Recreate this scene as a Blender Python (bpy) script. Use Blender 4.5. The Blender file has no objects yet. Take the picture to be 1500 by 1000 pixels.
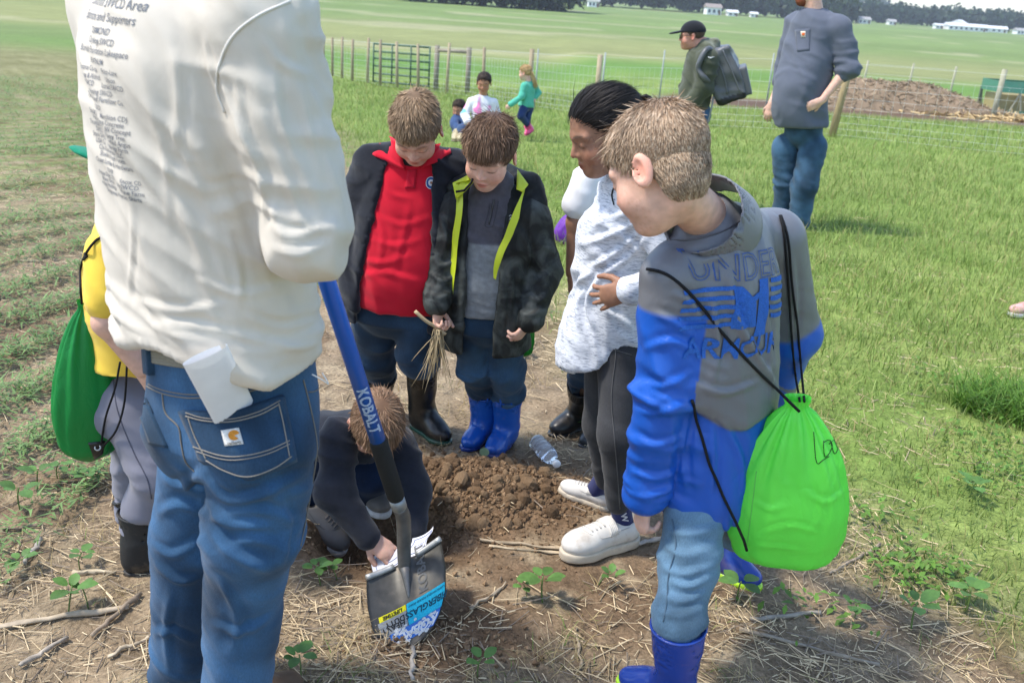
import bpy, math, random
import numpy as np
from mathutils import Vector, Matrix
from mathutils.bvhtree import BVHTree
random.seed(7)
RNG = np.random.default_rng(7)
R = math.radians
scene = bpy.context.scene
col = scene.collection

# ------------------------------------------------------------------ camera
CAM_H, FPX, PITCH, ROLL = 1.6, 1400.0, R(20.2), R(4.0)
cam_d = bpy.data.cameras.new('camera')
cam = bpy.data.objects.new('camera', cam_d)
col.objects.link(cam)
cam_d.sensor_width = 36.0
cam_d.lens = 36.0 * FPX / 1500.0
cam_d.clip_start = 0.05
cam_d.clip_end = 6000
cam_d.dof.use_dof = True
cam_d.dof.focus_distance = 2.75
cam_d.dof.aperture_fstop = 6.3
_F = Vector((0, math.cos(PITCH), -math.sin(PITCH)))
_U = Vector((0, math.sin(PITCH), math.cos(PITCH)))
_X = Vector((1, 0, 0))
cx_ = _X * math.cos(ROLL) + _U * math.sin(ROLL)
cy_ = -_X * math.sin(ROLL) + _U * math.cos(ROLL)
cz_ = -_F
M = Matrix((cx_, cy_, cz_)).transposed().to_4x4()
M.translation = (0, 0, CAM_H)
cam.matrix_world = M
scene.camera = cam

# ------------------------------------------------------------------ world, sun, exposure
SUN_EL, SUN_AZ = R(60), R(-100)      # azimuth measured from +y (view direction) to the right
world = bpy.data.worlds.new('World')
scene.world = world
world.use_nodes = True
wn = world.node_tree.nodes
sky = wn.new('ShaderNodeTexSky')
sky.sky_type = 'NISHITA'
sky.sun_disc = False
sky.sun_elevation = SUN_EL
sky.sun_rotation = SUN_AZ
sky.air_density = 1.0
sky.dust_density = 0.8
sky.ozone_density = 1.0
wn['Background'].inputs['Strength'].default_value = 0.15
world.node_tree.links.new(sky.outputs[0], wn['Background'].inputs[0])
sun_d = bpy.data.lights.new('sun', 'SUN')
sun_d.energy = 2.05
sun_d.angle = R(7)
sun_d.color = (1.0, 0.94, 0.85)
sun = bpy.data.objects.new('sun', sun_d)
col.objects.link(sun)
sd = Vector((math.sin(SUN_AZ) * math.cos(SUN_EL), math.cos(SUN_AZ) * math.cos(SUN_EL), math.sin(SUN_EL)))
sun.rotation_euler = sd.to_track_quat('Z', 'Y').to_euler()
sun.location = sd * 20
scene.view_settings.view_transform = 'Standard'
scene.view_settings.look = 'None'
scene.view_settings.gamma = 1.0
scene.view_settings.exposure = 1.27
scene.render.engine = 'CYCLES'

# ------------------------------------------------------------------ small maths
def A(*v):
    return np.array(v, dtype=np.float64)
def nrm(v):
    v = np.asarray(v, float)
    return v / (np.linalg.norm(v, axis=-1, keepdims=True) + 1e-12)
def ray(px, py):
    u, v = px - 750.0, py - 500.0
    a = u * math.cos(ROLL) + v * math.sin(ROLL)
    b = -u * math.sin(ROLL) + v * math.cos(ROLL)
    return A(a, -b * math.sin(PITCH) + FPX * math.cos(PITCH), -b * math.cos(PITCH) - FPX * math.sin(PITCH))
CAMP = A(0, 0, CAM_H)
def W(px, py, Y):
    """the point of the place seen in direction (px, py), Y metres ahead"""
    d = ray(px, py)
    return CAMP + d * (Y / d[1])
def yaw(deg):
    return A(math.sin(R(deg)), math.cos(R(deg)), 0)
def sstep(a, b, x):
    t = np.clip((x - a) / (b - a), 0, 1)
    return t * t * (3 - 2 * t)
_tab = np.random.default_rng(3).random(65536).astype(np.float32)
def vnoise(P):
    P = np.asarray(P, np.float64)
    i = np.floor(P).astype(np.int64)
    f = P - i
    u = f * f * (3 - 2 * f)
    out = 0
    for dx in (0, 1):
        wx = u[:, 0] if dx else 1 - u[:, 0]
        for dy in (0, 1):
            wy = u[:, 1] if dy else 1 - u[:, 1]
            for dz in (0, 1):
                wz = u[:, 2] if dz else 1 - u[:, 2]
                h = ((i[:, 0] + dx) * 73856093) ^ ((i[:, 1] + dy) * 19349663) ^ ((i[:, 2] + dz) * 83492791)
                h = (h ^ (h >> 13)) * 1274126177
                out = out + wx * wy * wz * _tab[(h >> 5) & 65535]
    return out
def fbm(P, o=4):
    s = 0; a = 0.5; t = 0
    for k in range(o):
        s = s + a * vnoise(P * (2 ** k) + 17.3 * k); t += a; a *= 0.5
    return s / t
def folds(V, d, hi, lo, amp, seed=0, warp=0.5, sharp=1.3):
    d = nrm(d)
    Q = V * lo + np.outer(V @ d * (hi - lo), d) + seed * 7.13
    w = vnoise(V * 6 + seed * 3.1)
    Q = Q + np.outer(w * warp * 2, d)
    r = 1 - np.abs(2 * vnoise(Q) - 1)
    r2 = 1 - np.abs(2 * vnoise(Q * 1.9 + 5.7) - 1)
    return amp * (1.25 * (r ** sharp - 0.45) + 0.55 * (r2 - 0.5))
def segw(V, a, b, t0, t1, rad, soft=0.15):
    ab = b - a
    t = (V - a) @ ab / (ab @ ab)
    q = np.linalg.norm(V - a - np.outer(np.clip(t, 0, 1), ab), axis=1)
    return sstep(t0 - soft, t0 + soft, t) * (1 - sstep(t1 - soft, t1 + soft, t)) * (1 - sstep(rad, rad * 1.5, q))

# ------------------------------------------------------------------ signed distance shapes
def smin(a, b, k):
    h = np.clip(0.5 + 0.5 * (b - a) / k, 0, 1)
    return b + (a - b) * h - k * h * (1 - h)
def smax(a, b, k):
    return -smin(-a, -b, k)
def rcone(P, a, b, ra, rb, flat=None, fs=1.0):
    ab = b - a
    q = P - a
    t = np.clip(q @ ab / (ab @ ab + 1e-12), 0, 1)
    w = q - np.outer(t, ab)
    if flat is not None:                      # squash across the axis "flat"
        n = nrm(flat)
        c = w @ n
        w = w + np.outer(c * (1 / fs - 1), n)
    return np.sqrt((w * w).sum(1)) - (ra + (rb - ra) * t)
def limb(P, pts, rads, k=0.02, flat=None, fs=1.0):
    d = None
    for i in range(len(pts) - 1):
        e = rcone(P, pts[i], pts[i + 1], rads[i], rads[i + 1], flat, fs)
        d = e if d is None else smin(d, e, k)
    return d
def ell(P, c, r, Rm=None):
    q = P - np.asarray(c)
    if Rm is not None:
        q = q @ Rm.T
    r = np.asarray(r, float)
    k0 = np.sqrt(((q / r) ** 2).sum(1))
    k1 = np.sqrt(((q / (r * r)) ** 2).sum(1)) + 1e-9
    return k0 * (k0 - 1) / k1
def frame(z, fwd):
    z = nrm(z); y = nrm(fwd - (fwd @ z) * z); x = np.cross(y, z)
    return np.array([x, y, z])
def dense(tab, n=60):
    """smooth curve through table rows"""
    tab = np.asarray(tab, float)
    if len(tab) < 3: return tab
    x = tab[:, 0]; xs = np.linspace(x[0], x[-1], n)
    m = np.gradient(tab[:, 1:], x, axis=0)
    i = np.clip(np.searchsorted(x, xs, side='right') - 1, 0, len(x) - 2)
    h = (x[i + 1] - x[i])[:, None]; s = (xs[:, None] - x[i][:, None]) / h
    y0, y1 = tab[i, 1:], tab[i + 1, 1:]
    y = (2 * s ** 3 - 3 * s ** 2 + 1) * y0 + (s ** 3 - 2 * s ** 2 + s) * h * m[i] + (-2 * s ** 3 + 3 * s ** 2) * y1 + (s ** 3 - s ** 2) * h * m[i + 1]
    return np.c_[xs, y]
def loft(P, O, Rm, L, tab, n=2.3, twist=0.0, t0=None, t1=None):
    """stack of super-ellipses along the axis; tab rows: t, rx, ry, cx, cy (fractions of L for t)"""
    q = (P - O) @ Rm.T
    tab = np.asarray(tab, float)
    t = q[:, 2] / L
    tab = dense(tab)
    v = [np.interp(t, tab[:, 0], tab[:, k]) for k in range(1, 5)]
    x, y = q[:, 0], q[:, 1]
    if twist:
        a = -twist * np.clip(t, 0, 1)
        x, y = x * np.cos(a) - y * np.sin(a), x * np.sin(a) + y * np.cos(a)
    kx = np.abs((x - v[2]) / v[0]); ky = np.abs((y - v[3]) / v[1])
    k = (kx ** n + ky ** n) ** (1 / n)
    d = (k - 1) * np.minimum(v[0], v[1])
    lo = tab[0, 0] if t0 is None else t0
    hi = tab[-1, 0] if t1 is None else t1
    d = np.maximum(d, (lo - t) * L)
    return smax(d, (t - hi) * L, 0.02)

def surfnet(f, lo, hi, h, smooth=1):
    B = 8
    lo = np.asarray(lo, float) - 3 * h
    hi = np.asarray(hi, float) + 3 * h
    nb = np.ceil((hi - lo) / h / B).astype(int) + 1
    g = [lo[a] + (np.arange(nb[a]) * B + (B - 1) / 2) * h for a in range(3)]
    C = np.stack(np.meshgrid(*g, indexing='ij'), -1).reshape(-1, 3)
    dc = f(C)
    act = np.abs(dc) < B * h * 0.87 * 1.7 + 0.004
    D = np.repeat(dc[:, None], B ** 3, 1).astype(np.float32)
    o = np.arange(B) * h
    off = np.stack(np.meshgrid(o, o, o, indexing='ij'), -1).reshape(-1, 3) - (B - 1) / 2 * h
    ai = np.nonzero(act)[0]
    for s in range(0, len(ai), 1200):
        ii = ai[s:s + 1200]
        P = (C[ii][:, None, :] + off[None]).reshape(-1, 3)
        D[ii] = f(P).reshape(len(ii), -1)
    D = D.reshape(nb[0], nb[1], nb[2], B, B, B).transpose(0, 3, 1, 4, 2, 5).reshape(nb[0] * B, nb[1] * B, nb[2] * B)
    S = D < 0
    cnt = np.zeros(np.array(S.shape) - 1, np.int8)
    sl = [slice(0, -1), slice(1, None)]
    for a in (0, 1):
        for b in (0, 1):
            for c in (0, 1):
                cnt += S[sl[a], sl[b], sl[c]]
    I = np.argwhere((cnt > 0) & (cnt < 8))
    vid = np.full(cnt.shape, -1, np.int64)
    vid[I[:, 0], I[:, 1], I[:, 2]] = np.arange(len(I))
    cor = [(a, b, c) for a in (0, 1) for b in (0, 1) for c in (0, 1)]
    vals = np.stack([D[I[:, 0] + a, I[:, 1] + b, I[:, 2] + c] for a, b, c in cor], 1)
    cor = np.array(cor, float)
    acc = np.zeros((len(I), 3)); num = np.zeros(len(I))
    for i in range(8):
        for j in range(i + 1, 8):
            if abs(cor[i] - cor[j]).sum() == 1:
                m = (vals[:, i] < 0) != (vals[:, j] < 0)
                t = np.where(m, vals[:, i] / (vals[:, i] - vals[:, j] + 1e-20), 0)
                acc += np.where(m[:, None], cor[i] + t[:, None] * (cor[j] - cor[i]), 0)
                num += m
    V = lo + (I + acc / np.maximum(num, 1)[:, None]) * h
    Fs = []
    for ax in range(3):
        s0 = [slice(None)] * 3; s1 = [slice(None)] * 3
        s0[ax] = slice(0, -1); s1[ax] = slice(1, None)
        E = np.argwhere(S[tuple(s0)] != S[tuple(s1)])
        b, c = [(1, 2), (2, 0), (0, 1)][ax]
        E = E[(E[:, b] > 0) & (E[:, c] > 0) & (E[:, b] < S.shape[b] - 1) & (E[:, c] < S.shape[c] - 1)]
        q = []
        for db, dc_ in ((-1, -1), (0, -1), (0, 0), (-1, 0)):
            K = E.copy(); K[:, b] += db; K[:, c] += dc_
            q.append(vid[K[:, 0], K[:, 1], K[:, 2]])
        q = np.stack(q, 1)
        fl = ~S[E[:, 0], E[:, 1], E[:, 2]]
        q[fl] = q[fl][:, ::-1]
        Fs.append(q)
    Fq = np.concatenate(Fs)
    Fq = Fq[(Fq >= 0).all(1)]
    V = lap(V, Fq, smooth)
    return V, Fq
def lap(V, Fq, it, w=0.5):
    if it == 0: return V
    e0 = Fq.ravel(); e1 = np.roll(Fq, -1, 1).ravel()
    n = len(V)
    deg = np.bincount(e0, minlength=n) + np.bincount(e1, minlength=n)
    deg = np.maximum(deg, 1)
    for _ in range(it):
        s = np.stack([np.bincount(e0, V[e1, k], n) + np.bincount(e1, V[e0, k], n) for k in range(3)], 1)
        V = V * (1 - w) + w * s / deg[:, None]
    return V
def vnormals(V, Fq):
    fn = np.cross(V[Fq[:, 2]] - V[Fq[:, 0]], V[Fq[:, -1]] - V[Fq[:, 1]])
    n = np.zeros_like(V)
    for k in range(Fq.shape[1]):
        for a in range(3):
            n[:, a] += np.bincount(Fq[:, k], fn[:, a], len(V))
    return nrm(n)
def join(*vf):
    Vs, Fs, o = [], [], 0
    for V, Fq in vf:
        Vs.append(V); Fs.append(Fq + o); o += len(V)
    return np.concatenate(Vs), np.concatenate(Fs)

# ------------------------------------------------------------------ objects
def mk(name, V, Fq, mat, parent=None, colr=None, smooth=True, loc=None):
    if len(Fq) == 0: return None
    V = np.asarray(V, np.float64); Fq = np.asarray(Fq, np.int32)
    if parent is not None:
        L = np.zeros(3); p = parent
        while p is not None:
            L += np.array(p.location); p = p.parent
        V = V - L
    elif loc is not None:
        V = V - np.asarray(loc)
    me = bpy.data.meshes.new(name)
    me.vertices.add(len(V)); me.vertices.foreach_set('co', V.astype(np.float32).ravel())
    k = Fq.shape[1]
    me.loops.add(Fq.size); me.loops.foreach_set('vertex_index', Fq.ravel())
    me.polygons.add(len(Fq)); me.polygons.foreach_set('loop_start', np.arange(0, Fq.size, k, dtype=np.int32))
    me.polygons.foreach_set('use_smooth', np.full(len(Fq), bool(smooth)))
    me.update(calc_edges=True)
    if colr is not None:
        colr = np.asarray(colr, float)
        if colr.ndim == 1: colr = np.tile(colr, (len(V), 1))
        ca = me.color_attributes.new('Col', 'FLOAT_COLOR', 'POINT')
        ca.data.foreach_set('color', np.c_[colr, np.ones(len(V))].astype(np.float32).ravel())
    me.materials.append(mat)
    o = bpy.data.objects.new(name, me)
    col.objects.link(o)
    if parent is not None: o.parent = parent
    elif loc is not None: o.location = loc
    return o
def tag(o, label=None, cat=None, group=None, kind=None):
    if label: o['label'] = label
    if cat: o['category'] = cat
    if group: o['group'] = group
    if kind: o['kind'] = kind
    return o
def empty(name, loc, label, cat, group=None):
    o = bpy.data.objects.new(name, None)
    o.empty_display_size = 0.1
    col.objects.link(o)
    o.location = [float(c) for c in loc]
    return tag(o, label, cat, group)
def tube(pts, r, sides=8, caps=True, flat=None):
    pts = np.asarray(pts, float); n = len(pts)
    r = np.full(n, r) if np.isscalar(r) else np.asarray(r, float)
    T = nrm(np.gradient(pts, axis=0))
    up = A(0, 0, 1) if abs(T[0][2]) < 0.9 else A(1, 0, 0)
    V = []
    N = nrm(np.cross(T[0], up))
    for i in range(n):
        N = nrm(N - (N @ T[i]) * T[i]); Bn = np.cross(T[i], N)
        a = np.arange(sides) * 2 * math.pi / sides
        V.append(pts[i] + r[i] * (np.outer(np.cos(a), N) + np.outer(np.sin(a), Bn)))
    V = np.concatenate(V)
    Fq = []
    for i in range(n - 1):
        for s in range(sides):
            t = (s + 1) % sides
            Fq.append((i * sides + s, i * sides + t, (i + 1) * sides + t, (i + 1) * sides + s))
    if caps:
        c0 = len(V); V = np.vstack([V, pts[0], pts[-1]])
        for s in range(sides):
            t = (s + 1) % sides
            Fq.append((c0, t, s, c0)); Fq.append((c0 + 1, (n - 1) * sides + s, (n - 1) * sides + t, c0 + 1))
    return V, np.array(Fq)
def box(c, s, Rm=None, bev=0.0):
    c = np.asarray(c, float); s = np.asarray(s, float) / 2
    V = np.array([(x, y, z) for x in (-1, 1) for y in (-1, 1) for z in (-1, 1)], float) * s
    if Rm is not None: V = V @ Rm
    Fq = np.array([(0, 1, 3, 2), (4, 6, 7, 5), (0, 4, 5, 1), (2, 3, 7, 6), (0, 2, 6, 4), (1, 5, 7, 3)])
    return V + c, Fq
def tris(Fq):
    return Fq
def bez(P0, P1, P2, n=10):
    t = np.linspace(0, 1, n)[:, None]
    return (1 - t) ** 2 * P0 + 2 * t * (1 - t) * P1 + t * t * P2
def spline(pts, n=24):
    """Catmull-Rom through the points"""
    p = np.asarray(pts, float)
    p = np.vstack([2 * p[0] - p[1], p, 2 * p[-1] - p[-2]])
    out = []
    m = len(p) - 3
    for i in range(m):
        t = np.linspace(0, 1, max(2, n // m + 1))[:, None]
        if i < m - 1: t = t[:-1]
        a, b, c, d = p[i:i + 4]
        out.append(0.5 * (2 * b + (c - a) * t + (2 * a - 5 * b + 4 * c - d) * t ** 2 + (3 * b - a - 3 * c + d) * t ** 3))
    return np.concatenate(out)
def bvh_of(V, Fq):
    return BVHTree.FromPolygons([tuple(v) for v in V], [tuple(int(i) for i in f) for f in Fq])
def hit(bvh, px, py, off=0.0):
    d = nrm(ray(px, py))
    p, n, i, t = bvh.ray_cast(Vector(CAMP), Vector(d))
    if p is None: return None
    return A(*p) + A(*n) * off
def seam(bvh, px, r=0.0016, off=0.0008, n=30, sides=5):
    """stitched seam: a thin cord lying on a garment"""
    q = spline([(x, y, 0) for x, y in px], n)
    pts = [hit(bvh, a, b, off) for a, b, _ in q]
    pts = [p for p in pts if p is not None]
    if len(pts) < 3: return np.zeros((0, 3)), np.zeros((0, 4), int)
    return tube(lap_line(np.array(pts)), r, sides)
def lap_line(p):
    q = p.copy(); q[1:-1] = (p[:-2] + 2 * p[1:-1] + p[2:]) / 4
    return q
def patch(bvh, c, nu=12, nv=12, off=0.003, drop=0.004, fn=None):
    """a panel of cloth lying on a garment; c: four corner directions (tl, tr, br, bl)"""
    c = np.array(c, float)
    V = np.zeros((nv, nu, 3)); N = np.zeros((nv, nu, 3))
    last = None
    for j in range(nv):
        for i in range(nu):
            u, v = i / (nu - 1), j / (nv - 1)
            q = (1 - v) * ((1 - u) * c[0] + u * c[1]) + v * ((1 - u) * c[3] + u * c[2])
            if fn: q = q + np.array(fn(u, v))
            d = nrm(ray(q[0], q[1]))
            p, n, _, _ = bvh.ray_cast(Vector(CAMP), Vector(d))
            if p is None: V[j, i] = last; N[j, i] = -d
            else: V[j, i] = A(*p); N[j, i] = A(*n); last = V[j, i]
    V += N * off
    for _ in range(1):
        V[1:-1, 1:-1] = (V[1:-1, 1:-1] * 2 + V[:-2, 1:-1] + V[2:, 1:-1] + V[1:-1, :-2] + V[1:-1, 2:]) / 6
    idx = np.arange(nu * nv).reshape(nv, nu)
    Fq = np.stack([idx[:-1, :-1], idx[1:, :-1], idx[1:, 1:], idx[:-1, 1:]], -1).reshape(-1, 4)
    rim = np.concatenate([idx[0, :], idx[1:, -1], idx[-1, -2::-1], idx[-2:0:-1, 0]])
    Vf = V.reshape(-1, 3); Nf = N.reshape(-1, 3)
    V2 = np.vstack([Vf, Vf[rim] - Nf[rim] * (off + drop)])
    m = len(rim); o = nu * nv
    sk = np.array([(rim[i], rim[(i + 1) % m], o + (i + 1) % m, o + i) for i in range(m)])
    return V2, np.vstack([Fq, sk])
_fontcache = {}
def text_mesh(s, size, bold=0.0, extr=0.0):
    cu = bpy.data.curves.new('t', 'FONT')
    cu.body = s; cu.size = size; cu.align_x = 'CENTER'; cu.resolution_u = 3; cu.offset = bold; cu.extrude = extr
    o = bpy.data.objects.new('t', cu)
    col.objects.link(o)
    dg = bpy.context.evaluated_depsgraph_get()
    me = o.evaluated_get(dg).to_mesh()
    V = np.array([v.co[:] for v in me.vertices]).reshape(-1, 3)
    me.calc_loop_triangles()
    T = np.array([t.vertices[:] for t in me.loop_triangles]).reshape(-1, 3)
    o.evaluated_get(dg).to_mesh_clear()
    bpy.data.objects.remove(o); bpy.data.curves.remove(cu)
    return V, T
def subdiv(V, T, maxlen):
    """split long triangle edges so print follows curved cloth"""
    V = [tuple(v) for v in V]; T = [tuple(t) for t in T]
    for _ in range(7):
        out = []; mid = {}; ch = False
        Va = np.array(V)
        for t in T:
            L = [np.linalg.norm(Va[t[i]] - Va[t[(i + 1) % 3]]) for i in range(3)]
            k = int(np.argmax(L))
            if L[k] > maxlen:
                a, b, c = t[k], t[(k + 1) % 3], t[(k + 2) % 3]
                e = (min(a, b), max(a, b))
                if e not in mid:
                    mid[e] = len(V); V.append(tuple((Va[a] + Va[b]) / 2))
                m = mid[e]
                out += [(a, m, c), (m, b, c)]; ch = True
            else: out.append(t)
        T = out
        if not ch: break
    return np.array(V), np.array(T)
def project(V2, T, bvh, O, ex, ey, dirn, off=0.0012):
    """lay flat print (x, y in metres) on a garment by casting along dirn"""
    P = O + np.outer(V2[:, 0], ex) + np.outer(V2[:, 1], ey)
    out = np.zeros_like(P); ok = np.ones(len(P), bool)
    for i, p in enumerate(P):
        h, n, _, _ = bvh.ray_cast(Vector(p - dirn * 0.4), Vector(dirn))
        if h is None: ok[i] = False; continue
        out[i] = A(*h) + A(*n) * off
    T = np.array([t for t in T if ok[t].all()]).reshape(-1, 3)
    return out, T
# ------------------------------------------------------------------ materials
def newmat(name):
    m = bpy.data.materials.new(name); m.use_nodes = True
    nt = m.node_tree
    return m, nt, nt.nodes, nt.links, nt.nodes['Principled BSDF']
def _base(nt, color, attr):
    if attr:
        a = nt.nodes.new('ShaderNodeAttribute'); a.attribute_name = 'Col'
        return a.outputs['Color']
    c = nt.nodes.new('ShaderNodeRGB'); c.outputs[0].default_value = (*color, 1)
    return c.outputs[0]
def surf(name, color=(0.5, 0.5, 0.5), attr=False, rough=0.8, var=0.15, vscale=30, stretch=(1, 1, 1), bump=0.2, bscale=300, bump2=0.0, b2scale=25,
         spec=0.3, sheen=0.0, sss=0.0, metal=0.0, coat=0.0, dirt=None, dscale=8, damt=0.5, trans=0.0, stripes=None):
    m, nt, N, L, B = newmat(name)
    tc = N.new('ShaderNodeTexCoord')
    mp = N.new('ShaderNodeMapping'); mp.inputs['Scale'].default_value = stretch
    L.new(tc.outputs['Object'], mp.inputs[0])
    c = _base(nt, color, attr)
    n1 = N.new('ShaderNodeTexNoise'); n1.inputs['Scale'].default_value = vscale; n1.inputs['Detail'].default_value = 5
    L.new(mp.outputs[0], n1.inputs['Vector'])
    mr = N.new('ShaderNodeMapRange'); mr.inputs[1].default_value = 0.3; mr.inputs[2].default_value = 0.7
    mr.inputs[3].default_value = 1 - var; mr.inputs[4].default_value = 1 + var
    L.new(n1.outputs[0], mr.inputs[0])
    mx = N.new('ShaderNodeMix'); mx.data_type = 'RGBA'; mx.blend_type = 'MULTIPLY'; mx.inputs[0].default_value = 1
    L.new(c, mx.inputs[6]); L.new(mr.outputs[0], mx.inputs[7])
    out = mx.outputs[2]
    if dirt is not None:
        n2 = N.new('ShaderNodeTexNoise'); n2.inputs['Scale'].default_value = dscale; n2.inputs['Detail'].default_value = 8; n2.inputs['Roughness'].default_value = 0.65
        L.new(tc.outputs['Object'], n2.inputs['Vector'])
        r2 = N.new('ShaderNodeMapRange'); r2.inputs[1].default_value = 0.52; r2.inputs[2].default_value = 0.72; r2.inputs[4].default_value = damt
        L.new(n2.outputs[0], r2.inputs[0])
        m2 = N.new('ShaderNodeMix'); m2.data_type = 'RGBA'
        L.new(r2.outputs[0], m2.inputs[0]); L.new(out, m2.inputs[6]); m2.inputs[7].default_value = (*dirt, 1)
        out = m2.outputs[2]
    L.new(out, B.inputs['Base Color'])
    B.inputs['Roughness'].default_value = rough
    B.inputs['Specular IOR Level'].default_value = spec
    B.inputs['Metallic'].default_value = metal
    if sheen: B.inputs['Sheen Weight'].default_value = sheen; B.inputs['Sheen Roughness'].default_value = 0.5
    if coat: B.inputs['Coat Weight'].default_value = coat; B.inputs['Coat Roughness'].default_value = 0.15
    if sss:
        B.inputs['Subsurface Weight'].default_value = sss; B.inputs['Subsurface Radius'].default_value = (1.0, 0.35, 0.2); B.inputs['Subsurface Scale'].default_value = 0.006
    if bump or bump2:
        nb = N.new('ShaderNodeTexNoise'); nb.inputs['Scale'].default_value = bscale; nb.inputs['Detail'].default_value = 3
        L.new(mp.outputs[0], nb.inputs['Vector'])
        bp = N.new('ShaderNodeBump'); bp.inputs['Strength'].default_value = bump; bp.inputs['Distance'].default_value = 0.002
        L.new(nb.outputs[0], bp.inputs['Height'])
        if bump2:
            n3 = N.new('ShaderNodeTexNoise'); n3.inputs['Scale'].default_value = b2scale; n3.inputs['Detail'].default_value = 3; n3.inputs['Distortion'].default_value = 1.1; n3.inputs['Roughness'].default_value = 0.42
            m3 = N.new('ShaderNodeMapping'); m3.inputs['Scale'].default_value = (1, 1, 0.6); m3.inputs['Rotation'].default_value = (0.3, 0.5, 0.2)
            L.new(tc.outputs['Object'], m3.inputs[0]); L.new(m3.outputs[0], n3.inputs['Vector'])
            s3 = N.new('ShaderNodeMath'); s3.operation = 'SUBTRACT'; s3.inputs[1].default_value = 0.5; L.new(n3.outputs[0], s3.inputs[0])
            a3 = N.new('ShaderNodeMath'); a3.operation = 'ABSOLUTE'; L.new(s3.outputs[0], a3.inputs[0])
            p3 = N.new('ShaderNodeMath'); p3.operation = 'POWER'; p3.inputs[1].default_value = 0.7; L.new(a3.outputs[0], p3.inputs[0])
            b3 = N.new('ShaderNodeBump'); b3.inputs['Strength'].default_value = bump2; b3.inputs['Distance'].default_value = 0.012
            L.new(p3.outputs[0], b3.inputs['Height']); L.new(b3.outputs[0], bp.inputs['Normal'])
        L.new(bp.outputs[0], B.inputs['Normal'])
    if trans:
        tr = N.new('ShaderNodeBsdfTranslucent'); L.new(out, tr.inputs[0])
        ms = N.new('ShaderNodeMixShader'); ms.inputs[0].default_value = trans
        L.new(B.outputs[0], ms.inputs[1]); L.new(tr.outputs[0], ms.inputs[2])
        L.new(ms.outputs[0], N['Material Output'].inputs[0])
    return m
MT = {}
MT['skin'] = surf('skin', attr=True, rough=0.5, var=0.12, vscale=48, bump=0.22, bscale=420, spec=0.3, sss=0.16)
MT['hair'] = surf('hair', attr=True, rough=0.55, var=0.12, vscale=60, bump=0, spec=0.25)
MT['cotton'] = surf('cotton', attr=True, rough=0.92, var=0.05, vscale=12, bump=0.25, bscale=900, bump2=0.10, b2scale=9, spec=0.15, sheen=0.15)
MT['knit'] = surf('knit', attr=True, rough=0.9, var=0.12, vscale=70, bump=0.35, bscale=700, bump2=0.12, b2scale=12, spec=0.15, sheen=0.2)
MT['denim'] = surf('denim', attr=True, rough=0.88, var=0.16, vscale=420, stretch=(1, 1, 0.3), bump=0.35, bscale=900, bump2=0.14, b2scale=13, spec=0.2, sheen=0.1)
MT['nylon'] = surf('nylon', attr=True, rough=0.42, var=0.04, vscale=10, bump=0.06, bscale=900, bump2=0.2, b2scale=11, spec=0.45)
MT['nylon_bag'] = surf('nylon_bag', attr=True, rough=0.4, var=0.04, vscale=10, bump=0.05, bscale=900, bump2=0.25, b2scale=16, spec=0.45, trans=0.3)
MT['rubber'] = surf('rubber', attr=True, rough=0.36, var=0.08, vscale=20, bump=0.05, bscale=200, spec=0.5, dirt=(0.2, 0.14, 0.09), dscale=12, damt=0.35)
MT['rubber_muddy'] = surf('rubber_muddy', attr=True, rough=0.6, var=0.15, vscale=20, bump=0.2, bscale=200, spec=0.35, dirt=(0.2, 0.15, 0.1), dscale=11, damt=0.75)
MT['rubber_blue'] = surf('rubber_blue', attr=True, rough=0.26, var=0.06, vscale=14, bump=0.03, bscale=150, spec=0.55, dirt=(0.2, 0.15, 0.11), dscale=10, damt=0.5)
MT['leather'] = surf('leather', attr=True, rough=0.55, var=0.06, vscale=25, bump=0.12, bscale=350, spec=0.4, dirt=(0.33, 0.26, 0.19), dscale=16, damt=0.6)
MT['print'] = surf('print', attr=True, rough=0.8, var=0.25, vscale=350, bump=0.1, spec=0.2)
MT['cord'] = surf('cord', attr=True, rough=0.8, var=0.15, vscale=400, bump=0.3, bscale=900, spec=0.2)
MT['paper'] = surf('paper', attr=True, rough=0.75, var=0.04, vscale=20, bump=0.05, bscale=200, bump2=0.08, b2scale=18, spec=0.2, trans=0.1)
MT['plastic'] = surf('plastic', attr=True, rough=0.35, var=0.04, vscale=40, bump=0.03, bscale=300, spec=0.5)
MT['paint'] = surf('paint', attr=True, rough=0.5, var=0.1, vscale=15, bump=0.06, bscale=120, spec=0.4, dirt=(0.25, 0.2, 0.14), dscale=5, damt=0.3)
MT['wood'] = surf('wood', attr=True, rough=0.85, var=0.25, vscale=14, stretch=(4, 4, 0.5), bump=0.4, bscale=60, spec=0.2)
MT['steel'] = surf('steel', attr=True, rough=0.48, var=0.2, vscale=40, bump=0.08, bscale=150, spec=0.5, metal=0.55, dirt=(0.16, 0.12, 0.08), dscale=20, damt=0.5)
MT['soil'] = surf('soil', attr=True, rough=0.95, var=0.3, vscale=60, bump=0.7, bscale=140, bump2=0.5, b2scale=40, spec=0.12)
MT['straw'] = surf('straw', attr=True, rough=0.75, var=0.15, vscale=60, bump=0.2, bscale=200, spec=0.25)
MT['leaf'] = surf('leaf', attr=True, rough=0.55, var=0.15, vscale=60, bump=0.1, bscale=150, spec=0.35, trans=0.3)
MT['wire'] = surf('wire', attr=True, rough=0.45, var=0.05, bump=0, spec=0.5, metal=0.4)
MT['wall'] = surf('wall', attr=True, rough=0.85, var=0.06, vscale=2, bump=0.1, bscale=8, spec=0.2)
def glassmat():
    m, nt, N, L, B = newmat('clear_plastic')
    B.inputs['Base Color'].default_value = (0.93, 0.95, 0.97, 1)
    B.inputs['Roughness'].default_value = 0.12
    B.inputs['Transmission Weight'].default_value = 0.8
    B.inputs['IOR'].default_value = 1.25
    B.inputs['Specular IOR Level'].default_value = 0.7
    return m
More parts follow.
